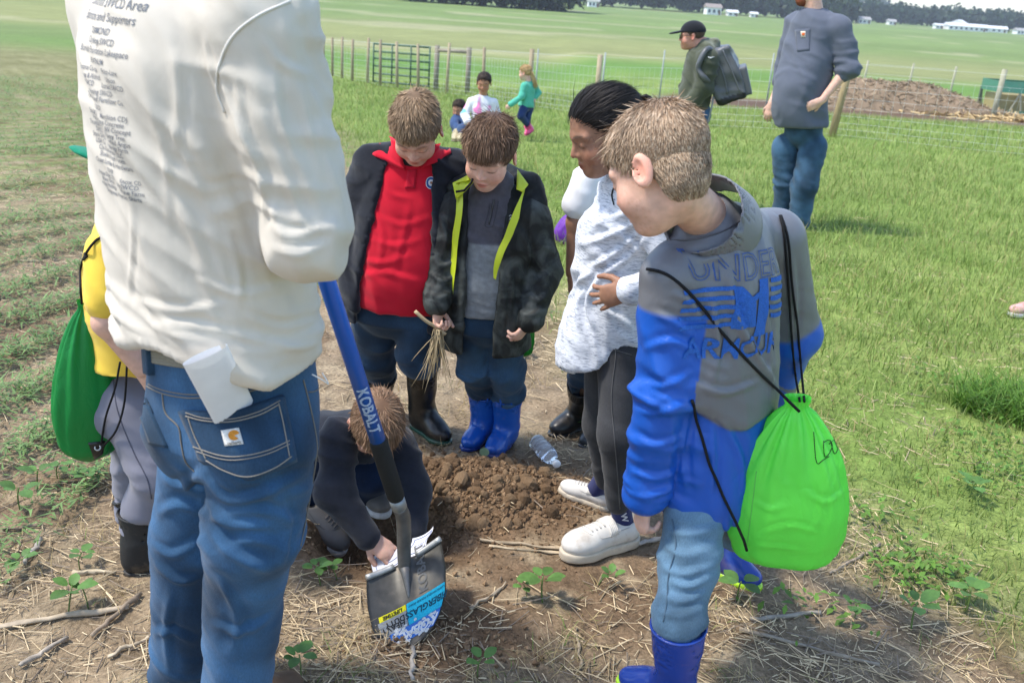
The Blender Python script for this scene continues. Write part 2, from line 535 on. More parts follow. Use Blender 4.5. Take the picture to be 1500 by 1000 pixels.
MT['clear'] = glassmat()
# ------------------------------------------------------------------ terrain
XB_Y = [0, 2.0, 2.5, 3.2, 4.0, 5.2, 9.2, 15, 30, 60, 5000]
XB_X = [2.3, 1.75, 1.4, 1.0, 0.65, 0.25, -1.3, -3.3, -9.0, -20, -1700]
PILE = A(-0.02, 2.80); HOLE = A(-0.34, 2.56)
def zbig(x, y):
    s = np.maximum(y - 5.5, 1e-3)
    s = s * s / (s + 1.2)
    a = (0.062 - 0.017 * sstep(1, 5, x)) * s + 1e-6
    z = -(a ** -4.0 + 4.5 ** -4.0) ** -0.25
    return z
def zg(x, y, fine=True):
    x = np.atleast_1d(np.asarray(x, float)); y = np.atleast_1d(np.asarray(y, float))
    z = zbig(x, y)
    r = np.hypot(x, y)
    near = 1 - sstep(6, 14, r)
    P = np.stack([x, y, 0 * x], 1)
    if fine:
        z = z + near * (0.05 * (fbm(P * 1.3, 3) - 0.5) + 0.022 * (fbm(P * 7, 3) - 0.5) + 0.012 * (vnoise(P * 26) - 0.5))
    dp = np.hypot((x - PILE[0]) / 0.30, (y - PILE[1]) / 0.26)
    z = z + 0.085 * np.exp(-dp ** 2 * 1.6) * (0.8 + 0.4 * vnoise(P * 9))
    db = np.hypot((x + 0.32) / 0.25, (y - 2.88) / 0.17)
    z = z + 0.045 * np.exp(-db ** 2 * 1.5)
    dh = np.hypot((x - HOLE[0]) / 0.24, (y - HOLE[1]) / 0.20)
    z = z - 0.17 * (1 - sstep(0.35, 1.1, dh + 0.25 * (vnoise(P * 8) - 0.5)))
    return z
def gpt(px, py):
    """where the line of sight meets the terrain"""
    d = ray(px, py)
    lo, hi = 0.5, 3000.0
    for _ in range(60):
        m = math.sqrt(lo * hi)
        p = CAMP + d * (m / d[1])
        if p[2] > zbig(np.array([p[0]]), np.array([p[1]]))[0]: lo = m
        else: hi = m
    p = CAMP + d * (lo / d[1])
    p[2] = zg(p[0], p[1])[0]
    return p
def grass_w(x, y):
    P = np.stack([x, y, 0 * x], 1)
    w = 0.35 + 0.03 * np.abs(y)
    return sstep(-1, 1, (x - np.interp(y, XB_Y, XB_X) + 1.2 * w * (fbm(P * 1.5, 3) - 0.5)) / w)
def ground_colour(x, y):
    P = np.stack([x, y, 0 * x], 1)
    r = np.hypot(x, y)
    n = fbm(P * 2.2, 4); n2 = fbm(P * 11 + 5, 3)
    soil = A(0.16, 0.108, 0.066); dry = A(0.25, 0.188, 0.12); resid = A(0.36, 0.285, 0.185)
    c = soil + (dry - soil) * sstep(0.3, 0.62, n)[:, None]
    c = c + (resid - c) * (sstep(0.5, 0.75, n2) * 0.6)[:, None]
    g = grass_w(x, y)
    gc = A(0.15, 0.215, 0.05) + (A(0.215, 0.27, 0.075) - A(0.15, 0.215, 0.05)) * sstep(0.3, 0.7, n)[:, None]
    # young crop in rows: seen from afar soil and leaves run together
    crop = sstep(4.5, 11, r) * (1 - g)
    rowc = np.cos((x * math.cos(R(24)) - y * math.sin(R(24))) * 2 * math.pi / 0.38)
    rowc = rowc * (1 - sstep(11, 26, r))
    cg = A(0.17, 0.215, 0.07)
    cc = c + (cg - c) * np.clip(0.5 + 0.5 * rowc, 0, 1)[:, None]
    c = c + (cc - c) * crop[:, None]
    c = c + (gc - c) * g[:, None]
    # trodden strip between crop and grass
    xb = np.interp(y, XB_Y, XB_X)
    strip = np.exp(-((x - xb + 0.5) / (0.25 + 0.02 * y)) ** 2) * sstep(4.5, 8, y) * (1 - sstep(18, 30, y)) * sstep(0.4, 0.6, fbm(P * A(2.5, 0.8, 1), 3))
    c = c + (A(0.30, 0.23, 0.15) - c) * (strip * 0.9)[:, None]
    # dug soil
    dp = np.hypot((x - PILE[0]) / 0.36, (y - PILE[1]) / 0.31); dh = np.hypot((x - HOLE[0]) / 0.36, (y - HOLE[1]) / 0.32)
    db = np.hypot((x + 0.3) / 0.36, (y - 2.85) / 0.24); dt = np.hypot((x + 0.12) / 0.2, (y - 2.05) / 0.12)
    dug = np.maximum.reduce([1 - sstep(0.7, 1.15, d + 0.5 * (n2 - 0.5)) for d in (dp, dh, db, dt)])
    c = c + (A(0.17, 0.11, 0.064) - c) * dug[:, None]
    # far fields
    far = sstep(32, 60, y)
    streak = fbm(np.stack([x * 0.012, y * 0.06, 0 * x], 1) + 3, 4)
    f1 = A(0.125, 0.225, 0.05); f2 = A(0.225, 0.24, 0.095); f3 = A(0.16, 0.22, 0.07)
    fc = f1 + (f2 - f1) * sstep(62, 92, y - 0.05 * x)[:, None]
    fc = fc + (f3 - fc) * sstep(115, 190, y)[:, None]
    fc = fc * (0.82 + 0.36 * streak)[:, None]
    pale = sstep(0.66, 0.74, fbm(np.stack([x * 0.03 + y * 0.01, y * 0.11, 0 * x], 1) + 9, 3)) * sstep(60, 90, y)
    fc = fc + (A(0.36, 0.34, 0.2) - fc) * (0.55 * pale)[:, None]
    lf = sstep(0, 30, -x - 12) * sstep(20, 40, y) * (1 - sstep(75, 95, y))
    fc = fc + (A(0.15, 0.20, 0.07) - fc) * lf[:, None]
    c = c + (fc - c) * far[:, None]
    # bare paddock behind the fence on the right
    pd = sstep(-1, 1, (x - 3.5)) * np.exp(-((y - 27 - 0.05 * x) / 2.6) ** 4)
    c = c + (A(0.13, 0.085, 0.06) - c) * np.clip(pd * 1.3, 0, 1)[:, None]
    return c
def build_ground():
    th = np.concatenate([np.linspace(-54, 54, 330), np.linspace(60, 300, 40)])
    th = np.radians(th)
    rr = [0.6]
    while rr[-1] < 5000:
        r = rr[-1]
        rr.append(r * (1.03 if r < 1.5 else 1.0095 if r < 4.5 else 1.016 if r < 14 else 1.045))
    rr = np.array(rr)
    n, m = len(rr), len(th)
    x = np.outer(rr, np.sin(th)).ravel(); y = np.outer(rr, np.cos(th)).ravel()
    z = zg(x, y)
    V = np.stack([x, y, z], 1)
    i = np.arange(n - 1)[:, None] * m; j = np.arange(m)[None]; k = (j + 1) % m
    Fq = np.stack([i + j, i + k, i + m + k, i + m + j], -1).reshape(-1, 4)[:, ::-1]
    c0 = len(V)
    V = np.vstack([V, [0, 0, 0]])
    Fq = np.vstack([Fq, np.stack([np.full(m, c0), np.roll(np.arange(m), -1), np.arange(m), np.full(m, c0)], 1)[:, ::-1]])
    C = ground_colour(V[:, 0], V[:, 1])
    m_, nt, N, L, B = newmat('ground_material')
    at_ = N.new('ShaderNodeAttribute'); at_.attribute_name = 'Col'
    tc = N.new('ShaderNodeTexCoord')
    def noise(scale, det=6, rough=0.6):
        t = N.new('ShaderNodeTexNoise'); t.inputs['Scale'].default_value = scale; t.inputs['Detail'].default_value = det; t.inputs['Roughness'].default_value = rough
        L.new(tc.outputs['Object'], t.inputs['Vector']); return t
    cur = at_.outputs['Color']
    for sc, v in ((0.35, 0.12), (9, 0.3), (85, 0.38)):
        t = noise(sc)
        mr = N.new('ShaderNodeMapRange'); mr.inputs[1].default_value = 0.3; mr.inputs[2].default_value = 0.7; mr.inputs[3].default_value = 1 - v; mr.inputs[4].default_value = 1 + v
        L.new(t.outputs[0], mr.inputs[0])
        mx = N.new('ShaderNodeMix'); mx.data_type = 'RGBA'; mx.blend_type = 'MULTIPLY'; mx.inputs[0].default_value = 1
        L.new(cur, mx.inputs[6]); L.new(mr.outputs[0], mx.inputs[7]); cur = mx.outputs[2]
    L.new(cur, B.inputs['Base Color'])
    B.inputs['Roughness'].default_value = 0.95; B.inputs['Specular IOR Level'].default_value = 0.1
    b1 = N.new('ShaderNodeBump'); b1.inputs['Strength'].default_value = 0.8; b1.inputs['Distance'].default_value = 0.012
    L.new(noise(55, 6).outputs[0], b1.inputs['Height'])
    b2 = N.new('ShaderNodeBump'); b2.inputs['Strength'].default_value = 0.7; b2.inputs['Distance'].default_value = 0.004
    L.new(noise(190, 4).outputs[0], b2.inputs['Height']); L.new(b1.outputs[0], b2.inputs['Normal'])
    L.new(b2.outputs[0], B.inputs['Normal'])
    o = mk('ground', V, Fq, m_, colr=C)
    tag(o, 'field and pasture ground running from bare crop soil to grass', None, None, 'structure')
build_ground()

# ------------------------------------------------------------------ dug soil
def clod_mesh(seed):
    rg = np.random.default_rng(seed)
    V = []; n = 6; m = 9
    for i in range(n + 1):
        for j in range(m):
            a = math.pi * i / n; b = 2 * math.pi * j / m
            V.append((math.sin(a) * math.cos(b), math.sin(a) * math.sin(b), math.cos(a)))
    V = np.array(V)
    V = V * (0.55 + 0.8 * fbm(V * 1.5 + seed * 11.7, 3))[:, None] * A(1, 0.85, 0.7)
    Fq = [(i * m + j, i * m + (j + 1) % m, (i + 1) * m + (j + 1) % m, (i + 1) * m + j) for i in range(n) for j in range(m)]
    return V, np.array(Fq)[:, ::-1]
def build_pile():
    root = empty('soil_pile', (PILE[0], PILE[1], 0), 'heap of freshly dug brown soil clods beside the hole', 'soil')
    cols = [A(0.225, 0.148, 0.085), A(0.19, 0.12, 0.068), A(0.15, 0.096, 0.056), A(0.27, 0.18, 0.105)]
    protos = []
    for s in range(10):
        V, Fq = clod_mesh(s)
        protos.append((V, Fq))
    meshes = []
    rg = np.random.default_rng(5)
    for k in range(270):
        a = rg.random() * 2 * math.pi; d = math.sqrt(rg.random()) * 1.0
        x = PILE[0] + 0.25 * d * math.cos(a); y = PILE[1] + 0.22 * d * math.sin(a)
        if k > 190:
            x = -0.32 + rg.normal() * 0.16; y = 2.86 + rg.normal() * 0.08
        s = 0.007 + 0.017 * rg.random() ** 2
        if k < 16: s = 0.020 + 0.012 * rg.random()
        z = zg(x, y)[0] + s * 0.3
        j = k % 10
        if k < 10:
            V, Fq = protos[j]
            o = mk('clod', V, Fq, MT['soil'], None, cols[j % 4], smooth=False)
            meshes.append(o.data)
        else:
            o = bpy.data.objects.new('clod', meshes[j]); col.objects.link(o)
        o.parent = root
        o.location = (x - PILE[0], y - PILE[1], z)
        o.rotation_euler = (rg.random() * 6, rg.random() * 6, rg.random() * 6)
        o.scale = (s * (0.8 + 0.6 * rg.random()),) * 3
    Vs = []
    for k in range(4600):
        q = rg.random()
        if q < 0.6: x, y = PILE[0] + rg.normal() * 0.15, PILE[1] + rg.normal() * 0.13
        elif q < 0.8: x, y = -0.32 + rg.normal() * 0.2, 2.8 + rg.normal() * 0.12
        elif q < 0.9: x, y = -0.12 + rg.normal() * 0.1, 2.05 + rg.normal() * 0.06
        else: x, y = HOLE[0] + rg.normal() * 0.25, HOLE[1] + rg.normal() * 0.2
        Vs.append((x, y, 0.003 + 0.008 * rg.random() ** 2))
    Vs = np.array(Vs)
    zz = zg(Vs[:, 0], Vs[:, 1])
    out = []
    cc = []
    octa = np.array([(1, 0, 0), (0, 1, 0), (-1, 0, 0), (0, -1, 0), (0, 0, 0.8), (0, 0, -0.8)], float)
    of = np.array([(0, 1, 4), (1, 2, 4), (2, 3, 4), (3, 0, 4), (1, 0, 5), (2, 1, 5), (3, 2, 5), (0, 3, 5)])
    Va, Fa = [], []
    for k in range(len(Vs)):
        v = octa * (Vs[k, 2] * (0.7 + 0.6 * rg.random((6, 1))))
        q = rg.random(4) * 2 - 1; q /= np.linalg.norm(q)
        w_, a_, b_, c_ = q
        Rm = np.array([[1 - 2 * (b_ * b_ + c_ * c_), 2 * (a_ * b_ - c_ * w_), 2 * (a_ * c_ + b_ * w_)], [2 * (a_ * b_ + c_ * w_), 1 - 2 * (a_ * a_ + c_ * c_), 2 * (b_ * c_ - a_ * w_)], [2 * (a_ * c_ - b_ * w_), 2 * (b_ * c_ + a_ * w_), 1 - 2 * (a_ * a_ + b_ * b_)]])
        Va.append(v @ Rm + A(Vs[k, 0], Vs[k, 1], zz[k] + Vs[k, 2] * 0.3)); Fa.append(of + 6 * k)
        cc.append(np.tile(cols[int(rg.integers(4))], (6, 1)))
    o = mk('crumbs', np.concatenate(Va), np.concatenate(Fa), MT['soil'], root, np.concatenate(cc), smooth=False)
    tag(o, kind='stuff')
build_pile()
# ------------------------------------------------------------------ far background
def leaf_cloud(centres, radii, n, size, rg, dark, light):
    """many small leaf-clump faces filling crowns"""
    Vs, Fs, Cs = [], [], []
    o = 0
    for c, r in zip(centres, radii):
        d = nrm(rg.normal(size=(n, 3))); rad = rg.random(n) ** 0.45
        lump = 0.72 + 0.5 * vnoise(d * 2.3 + c * 0.37)
        p = c + d * (rad * lump)[:, None] * r
        a = nrm(rg.normal(size=(n, 3))); b = nrm(np.cross(a, rg.normal(size=(n, 3))))
        s = size * (0.5 + rg.random((n, 1)))
        q = np.stack([p - a * s, p + b * s * 0.8, p + a * s, p - b * s * 0.8], 1).reshape(-1, 3)
        Vs.append(q); Fs.append(np.arange(4 * n).reshape(n, 4) + o); o += 4 * n
        t = rg.random((n, 1)); cc = dark + (light - dark) * t
        Cs.append(np.repeat(cc, 4, 0))
    return np.concatenate(Vs), np.concatenate(Fs), np.concatenate(Cs)
def woodland(name, label, pts, hgt, n, size, seed, dark, light):
    rg = np.random.default_rng(seed)
    cs, rs = [], []
    for p in pts:
        h = hgt * (0.7 + 0.6 * rg.random())
        z = zbig(np.array([p[0]]), np.array([p[1]]))[0] + (p[2] if len(p) > 2 else 0)
        cs.append(A(p[0], p[1], z + h * 0.52)); rs.append(A(h * 0.5, h * 0.5, h * 0.52))
    V, Fq, C = leaf_cloud(cs, rs, n, size, rg, dark, light)
    o = mk(name, V, Fq, MT['leaf'], colr=C, smooth=False)
    tag(o, label, 'woodland', None, 'stuff')
rg = np.random.default_rng(11)
def line_of(px0, px1, Y, n, dy=20, jit=0):
    """tree stations between two bearings at a distance"""
    out = []
    for k in range(n):
        px = px0 + (px1 - px0) * (k + rg.random()) / n
        Yk = Y + rg.random() * dy
        x = W(px, 20, Yk)[0]
        out.append((x, Yk))
    return out
woodland('dark_wood', 'dark green wood edge standing beyond the middle of the far field', line_of(590, 838, 330, 46, 26), 15, 420, 0.85, 1, A(0.012, 0.026, 0.012), A(0.035, 0.065, 0.02))
woodland('dark_wood', 'strip of dark wood beyond the field behind the white shirt', line_of(440, 518, 345, 16, 20), 14, 380, 0.85, 2, A(0.012, 0.026, 0.012), A(0.035, 0.065, 0.02))
def ridge(px0, px1, Y, n, h0, seed, label, rise=0, hgt=13):
    pts = [(x, y, rise * rg.random()) for x, y in line_of(px0, px1, Y, n, 60)]
    woodland('distant_tree_line', label, pts, hgt, 130, 1.5, seed, A(0.02, 0.04, 0.022), A(0.05, 0.09, 0.035))
ridge(838, 1010, 560, 60, 0, 3, 'distant tree line along the far field left of the capped man', 4, 13)
ridge(1000, 1250, 600, 90, 0, 4, 'distant tree line behind the white houses and the men', 3, 13)
ridge(1235, 1560, 760, 110, 0, 5, 'distant tree line behind the long white farm buildings', 2, 12)
pts = [(W(p, 20, 1500)[0], 1500 + rg.random() * 200, 6 + 12 * math.exp(-((p - 980) / 120) ** 2)) for p in np.linspace(820, 1330, 120)]
woodland('wooded_ridge', 'pale blue wooded ridge on the skyline behind the capped man', pts, 24, 90, 3.2, 6, A(0.03, 0.055, 0.035), A(0.06, 0.10, 0.05))

def house(name, label, px, py, Y, w, d, h, roofh, wallc, roofc, rot=0.2, group=None, wins=3):
    b = W(px, py, Y); b[2] = zbig(np.array([b[0]]), np.array([Y]))[0]
    w, d, h, roofh = w * 0.62, d * 0.62, h * 0.72, roofh * 0.66
    root = empty(name, b, label, 'building', group)
    c, s = math.cos(rot), math.sin(rot)
    Rm = np.array([[c, s, 0], [-s, c, 0], [0, 0, 1]])
    V, Fq = box(A(0, 0, h / 2), (w, d, h)); mk('wall', V @ Rm + b, Fq, MT['wall'], root, wallc, smooth=False)
    e = 0.5
    V = np.array([(-w / 2 - e, -d / 2 - e, h - 0.1), (w / 2 + e, -d / 2 - e, h - 0.1), (w / 2 + e, d / 2 + e, h - 0.1), (-w / 2 - e, d / 2 + e, h - 0.1), (-w / 2 - e, 0, h + roofh), (w / 2 + e, 0, h + roofh)])
    Fq = np.array([(0, 1, 5, 4), (2, 3, 4, 5), (0, 4, 3, 0), (1, 2, 5, 1), (0, 3, 2, 1)])
    mk('roof', V @ Rm + b, Fq, MT['wall'], root, roofc, smooth=False)
    for k in range(wins):
        x = -w / 2 + w * (k + 0.5) / wins
        V, Fq = box(A(x, -d / 2 - 0.03, h * 0.5), (min(1.4, w / wins * 0.5), 0.1, min(1.6, h * 0.45))); mk('window', V @ Rm + b, Fq, MT['wall'], root, (0.06, 0.07, 0.09), smooth=False)
    V, Fq = box(A(w / 2 - w * 0.12, -d / 2 - 0.03, min(1.1, h * 0.4)), (1.1, 0.12, min(2.1, h * 0.75))); mk('door', V @ Rm + b, Fq, MT['wall'], root, (0.2, 0.12, 0.09), smooth=False)
    return root
white = (0.78, 0.78, 0.76); grey = (0.35, 0.34, 0.33); lgrey = (0.62, 0.63, 0.65)
house('farmhouse', 'tiny white farmhouse by trees at the left end of the tree line', 868, 17, 520, 9, 7, 4.0, 2.2, white, grey, 0.1)
house('farmhouse', 'white house with steep roof just right of the man\'s cap', 1043, 22, 545, 13, 8, 5.2, 2.8, white, (0.3, 0.25, 0.22), 0.2)
house('shed', 'small white shed between the capped man and the grey-shirted man', 1071, 27, 545, 9, 6, 2.8, 1.8, white, (0.66, 0.66, 0.66), 0.2, wins=2)
house('shed', 'small white shed close to the left of the grey-shirted man', 1103, 28, 560, 6, 5, 2.6, 1.5, white, lgrey, 0.1, wins=2)
house('farmhouse', 'lone white house right of the grey-shirted man\'s shoulder', 1262, 41, 640, 13, 9, 3.6, 2.4, white, grey, 0.15)
house('farmhouse', 'small pale house midway to the long farm buildings', 1303, 46, 680, 8, 7, 3.2, 2.0, white, grey, 0.15, wins=2)
house('long_barn', 'long low white barn, longest of the distant farm buildings', 1413, 50, 640, 42, 14, 3.6, 2.6, white, lgrey, 0.05, wins=8)
house('long_barn', 'tall gabled white barn above the long low barn', 1402, 49, 662, 16, 12, 6.0, 3.0, white, lgrey, 0.9, wins=3)
house('long_barn', 'pale barn at the right end of the distant farm', 1455, 53, 660, 22, 12, 3.4, 2.4, white, lgrey, -0.1, wins=4)
house('farmhouse', 'distant white house at the right edge of the picture', 1492, 56, 650, 12, 8, 3.4, 2.0, white, grey, 0.2)
house('shed', 'tiny white shed left of the long low barn', 1372, 48, 640, 8, 6, 3.0, 1.6, white, lgrey, 0.2, wins=2)

# ------------------------------------------------------------------ pasture fence
POSTS = [(474, 108, 24), (487, 112, 26), (501, 115, 27), (516, 119, 30), (538, 122, 31), (557, 127, 36), (582, 130, 39), (613, 132, 42), (654, 138, 48), (707, 146, 56), (774, 157, 70), (872, 171, 88)]
def build_fence():
    P = [gpt(x, y) for x, y, h in POSTS]
    Yend = 17.2
    e = W(1216, 205, Yend); e[2] = zg(e[0], e[1])[0]
    e2 = W(1640, 262, 15.0); e2[2] = zg(e2[0], e2[1])[0]
    # the run towards the camera: positions follow one smooth line
    P = np.array(P)
    P[:, 1] = np.minimum(P[:, 1], 60)
    mid = W(1030, 188, 18.3); mid[2] = zg(mid[0], mid[1])[0]
    L = list(P) + [mid, e, e2]
    root = empty('wire_fence', L[len(P)], 'woven wire pasture fence on wooden posts behind the children', 'fence')
    Hp = 1.32
    rg = np.random.default_rng(4)
    for k, p in enumerate(L):
        h = Hp * (0.95 + 0.1 * rg.random())
        lean = A(rg.normal() * 0.02, rg.normal() * 0.02, 1)
        if k == len(L) - 2: lean = A(0.10, 0, 1); h = 1.5
        pts = np.array([p - A(0, 0, 0.2), p + lean * h * 0.5, p + lean * h])
        V, Fq = tube(pts, A(0.068, 0.062, 0.058) * (1 if k > 9 else 0.72), 10)
        c = A(0.36, 0.27, 0.15) if k >= len(L) - 2 else A(0.33, 0.27, 0.18)
        mk('post', V, Fq, MT['wood'], root, c * (0.85 + 0.3 * rg.random()))
    # wire mesh between posts, one part per bay
    for k in range(len(L) - 1):
        a, b = L[k], L[k + 1]
        ln = np.linalg.norm(b - a)
        far = 0.5 * (a[1] + b[1])
        r = 0.0017 if far < 20 else 0.0028
        vf = []
        hs = [0.05, 0.15, 0.26, 0.38, 0.52, 0.68, 0.86, 1.06] if far < 45 else [0.1, 0.5, 1.05]
        n = 7
        def gl(t): 
            p = a + (b - a) * t; p = p.copy(); p[2] = zg(p[0], p[1], False)[0]; return p
        base = [gl(t) for t in np.linspace(0, 1, n)]
        for h in hs:
            vf.append(tube(np.array([p + A(0, 0, h + 0.004 * rg.normal()) for p in base]), r, 4, False))
        vf.append(tube(np.array([p + A(0, 0, 1.25) for p in base]), r, 4, False))
        sp = 0.17 if far < 25 else 0.6
        if far < 45:
            for s in np.arange(sp / 2, ln, sp):
                p = gl(s / ln)
                vf.append(tube(np.array([p + A(0, 0, 0.05), p + A(0.004 * rg.normal(), 0, 0.5), p + A(0.004 * rg.normal(), 0, 1.06)]), r * 0.85, 4, False))
        V, Fq = join(*vf)
        mk('wire_mesh', V, Fq, MT['wire'], root, (0.6, 0.62, 0.62))
    for px, Y in ((783, 22.5), (880, 20.5), (965, 26), (1123, 26)):
        p = W(px, 150, Y); p[2] = zg(p[0], p[1])[0]
        V, Fq = tube(np.array([p, p + A(0, 0, 1.35)]), 0.022, 6)
        mk('metal_post', V, Fq, MT['wood'], root, (0.33, 0.36, 0.33))
build_fence()
def build_gate():
    a = gpt(546, 125); b = gpt(629, 125)
    b[1] = a[1] - 1.0
    b = W(629, 124, b[1]); b[2] = zg(b[0], b[1])[0]
    root = empty('tube_gate', a, 'dark green tubular farm gate in the fence line', 'gate')
    g = (0.06, 0.12, 0.07)
    for h in (0.12, 0.36, 0.58, 0.8, 1.0, 1.22):
        V, Fq = tube(np.array([a + A(0, 0, h), b + A(0, 0, h)]), 0.028, 8); mk('rail', V, Fq, MT['paint'], root, g)
    for t in (0.01, 0.34, 0.67, 0.99):
        p = a + (b - a) * t
        V, Fq = tube(np.array([p + A(0, -0.03, 0.1), p + A(0, -0.03, 1.24)]), 0.026, 8); mk('upright', V, Fq, MT['paint'], root, g)
    c = W(685, 121, b[1] - 0.6); c[2] = zg(c[0], c[1])[0]
    root = empty('brace_post', b, 'wooden brace of two posts and a top rail right of the gate', 'fence post')
    b2 = b + A(0.2, -0.05, 0)
    for p in (b2, c):
        V, Fq = tube(np.array([p - A(0, 0, 0.2), p + A(0, 0, 1.3)]), 0.075, 10); mk('post', V, Fq, MT['wood'], root, (0.25, 0.22, 0.17))
    V, Fq = tube(np.array([b2 + A(0, 0, 1.17), c + A(0, 0, 1.17)]), 0.05, 8); mk('rail', V, Fq, MT['wood'], root, (0.27, 0.24, 0.19))
build_gate()
def build_far_fence():
    pts = [W(px, 118, Y) for px, Y in ((1265, 44), (1332, 43), (1395, 41), (1466, 27.5))]
    for i, p in enumerate(pts):
        p[2] = zg(p[0], p[1])[0]
    root = empty('paddock_fence', pts[0], 'sparse post fence behind the compost heap', 'fence')
    for i, p in enumerate(pts):
        h = 1.35
        V, Fq = tube(np.array([p - A(0, 0, 0.2), p + A(0.05, 0, h)]), 0.05 if i < 3 else 0.075, 8)
        mk('post', V, Fq, MT['wood'], root, (0.34, 0.33, 0.24))
    for h in (0.4, 0.8, 1.2):
        V, Fq = tube(np.array([p + A(0, 0, h) for p in pts[:3]]), 0.006, 4); mk('wire', V, Fq, MT['wire'], root, (0.5, 0.5, 0.5))
build_far_fence()
def build_compost():
    c = W(1308, 146, 28.5); c[2] = zg(c[0], c[1])[0]
    n, m = 70, 34
    X, Y = np.meshgrid(np.linspace(-3.0, 4.4, n), np.linspace(-1.6, 1.6, m), indexing='ij')
    x, y = X.ravel(), Y.ravel()
    P = np.stack([x, y, 0 * x], 1)
    prof = np.interp(x, [-3, -2.5, -1.9, -0.6, 1.0, 1.9, 2.8, 4.4], [0, 0.32, 0.74, 0.84, 0.80, 0.56, 0.26, 0.0])
    z = prof * np.clip(1 - (y / 1.5) ** 2, 0, 1) ** 0.7
    z = z * (0.85 + 0.3 * fbm(P * 1.5, 3)) + 0.16 * (fbm(P * 4, 4) - 0.5) * np.clip(z * 4, 0, 1) - 0.03
    V = np.stack([x, y, z], 1) + c
    i = np.arange(n - 1)[:, None] * m + np.arange(m - 1)[None]
    Fq = np.stack([i, i + m, i + m + 1, i + 1], -1).reshape(-1, 4)
    rg = np.random.default_rng(8)
    C = A(0.24, 0.175, 0.115) * (0.65 + 0.7 * fbm(P * 6, 3))[:, None]
    root = empty('compost_heap', c, 'large brown heap of compost and straw behind the wire fence', 'compost heap')
    mk('heap', V, Fq, MT['soil'], root, C)
    # loose straw on the heap
    k = 2600
    j = rg.integers(0, len(V), k)
    j = j[V[j, 2] > c[2] + 0.03]
    p = V[j] + A(0, 0, 0.01); k = len(p)
    d = nrm(rg.normal(size=(k, 3)) * A(1, 1, 0.5)) * 0.10; w = nrm(np.cross(d, rg.normal(size=(k, 3)))) * 0.012
    q = np.stack([p - d - w, p + d - w, p + d + w, p - d + w], 1).reshape(-1, 3)
    o = mk('loose_straw', q, np.arange(4 * k).reshape(k, 4), MT['straw'], root, np.repeat(A(0.31, 0.235, 0.15) * (0.5 + rg.random((k, 1))), 4, 0), smooth=False)
    tag(o, kind='stuff')
    # flat straw bedding to the right
    c2 = W(1440, 141, 27.6); c2[2] = zg(c2[0], c2[1])[0]
    k = 1500
    p = c2 + np.stack([rg.normal(size=k) * 1.1, rg.normal(size=k) * 0.5, 0.02 + 0.12 * rg.random(k)], 1)
    d = nrm(rg.normal(size=(k, 3)) * A(1, 1, 0.25)) * 0.14; w = nrm(np.cross(d, rg.normal(size=(k, 3)))) * 0.02
    q = np.stack([p - d - w, p + d - w, p + d + w, p - d + w], 1).reshape(-1, 3)
    o = mk('straw_bedding', q, np.arange(4 * k).reshape(k, 4), MT['straw'], None, np.repeat(A(0.55, 0.40, 0.2) * (0.55 + 0.7 * rg.random((k, 1))), 4, 0), smooth=False)
    tag(o, 'pale straw scattered on the mud right of the compost heap', 'straw', None, 'stuff')
build_compost()
def build_feeder():
    c = W(1508, 122, 30.5); c[2] = zg(c[0], c[1])[0]
    root = empty('hay_feeder', c, 'green hay feeder with slanted bars at the right edge', 'hay feeder')
    g = (0.06, 0.20, 0.13)
    def part(n, V, Fq, cc): mk(n, V + c, Fq, MT['paint'], root, cc, smooth=False)
    w = 1.15
    V = np.array([(-w, -0.62, 0.72), (w, -0.62, 0.72), (w, -0.55, 1.04), (-w, -0.55, 1.04), (-w, -0.58, 0.72), (w, -0.58, 0.72), (w, -0.51, 1.04), (-w, -0.51, 1.04)])
    Fq = np.array([(0, 1, 2, 3), (5, 4, 7, 6), (3, 2, 6, 7), (4, 5, 1, 0), (1, 5, 6, 2), (4, 0, 3, 7)])
    part('panel', V, Fq, g); part('panel', V * A(1, -1, 1), Fq[:, ::-1], g)
    V, Fq = box((-w - 0.02, 0, 0.88), (0.03, 1.1, 0.32)); part('panel', V, Fq, g)
    for s in (-1, 1):
        V, Fq = box((0, s * 0.6, 0.1), (2.3, 0.05, 0.2)); part('base_rail', V, Fq, g)
        for k in range(7):
            x = -w + 0.12 + k * 0.34
            V, Fq = tube(np.array([(x, s * 0.58, 0.18), (x + (0.22 if k % 2 else -0.12), s * 0.56, 0.74)]), 0.026, 6); part('bar', V, Fq, (0.38, 0.36, 0.26))
    for x in (-w, w):
        for s in (-1, 1):
            V, Fq = box((x, s * 0.56, 0.4), (0.07, 0.07, 0.8)); part('leg', V, Fq, (0.10, 0.13, 0.09))
    V, Fq = box((0, 0, 0.4), (2.1, 0.9, 0.5)); V = V * A(1, 1, 1)
    part('hay', V, Fq, (0.33, 0.27, 0.12))
build_feeder()
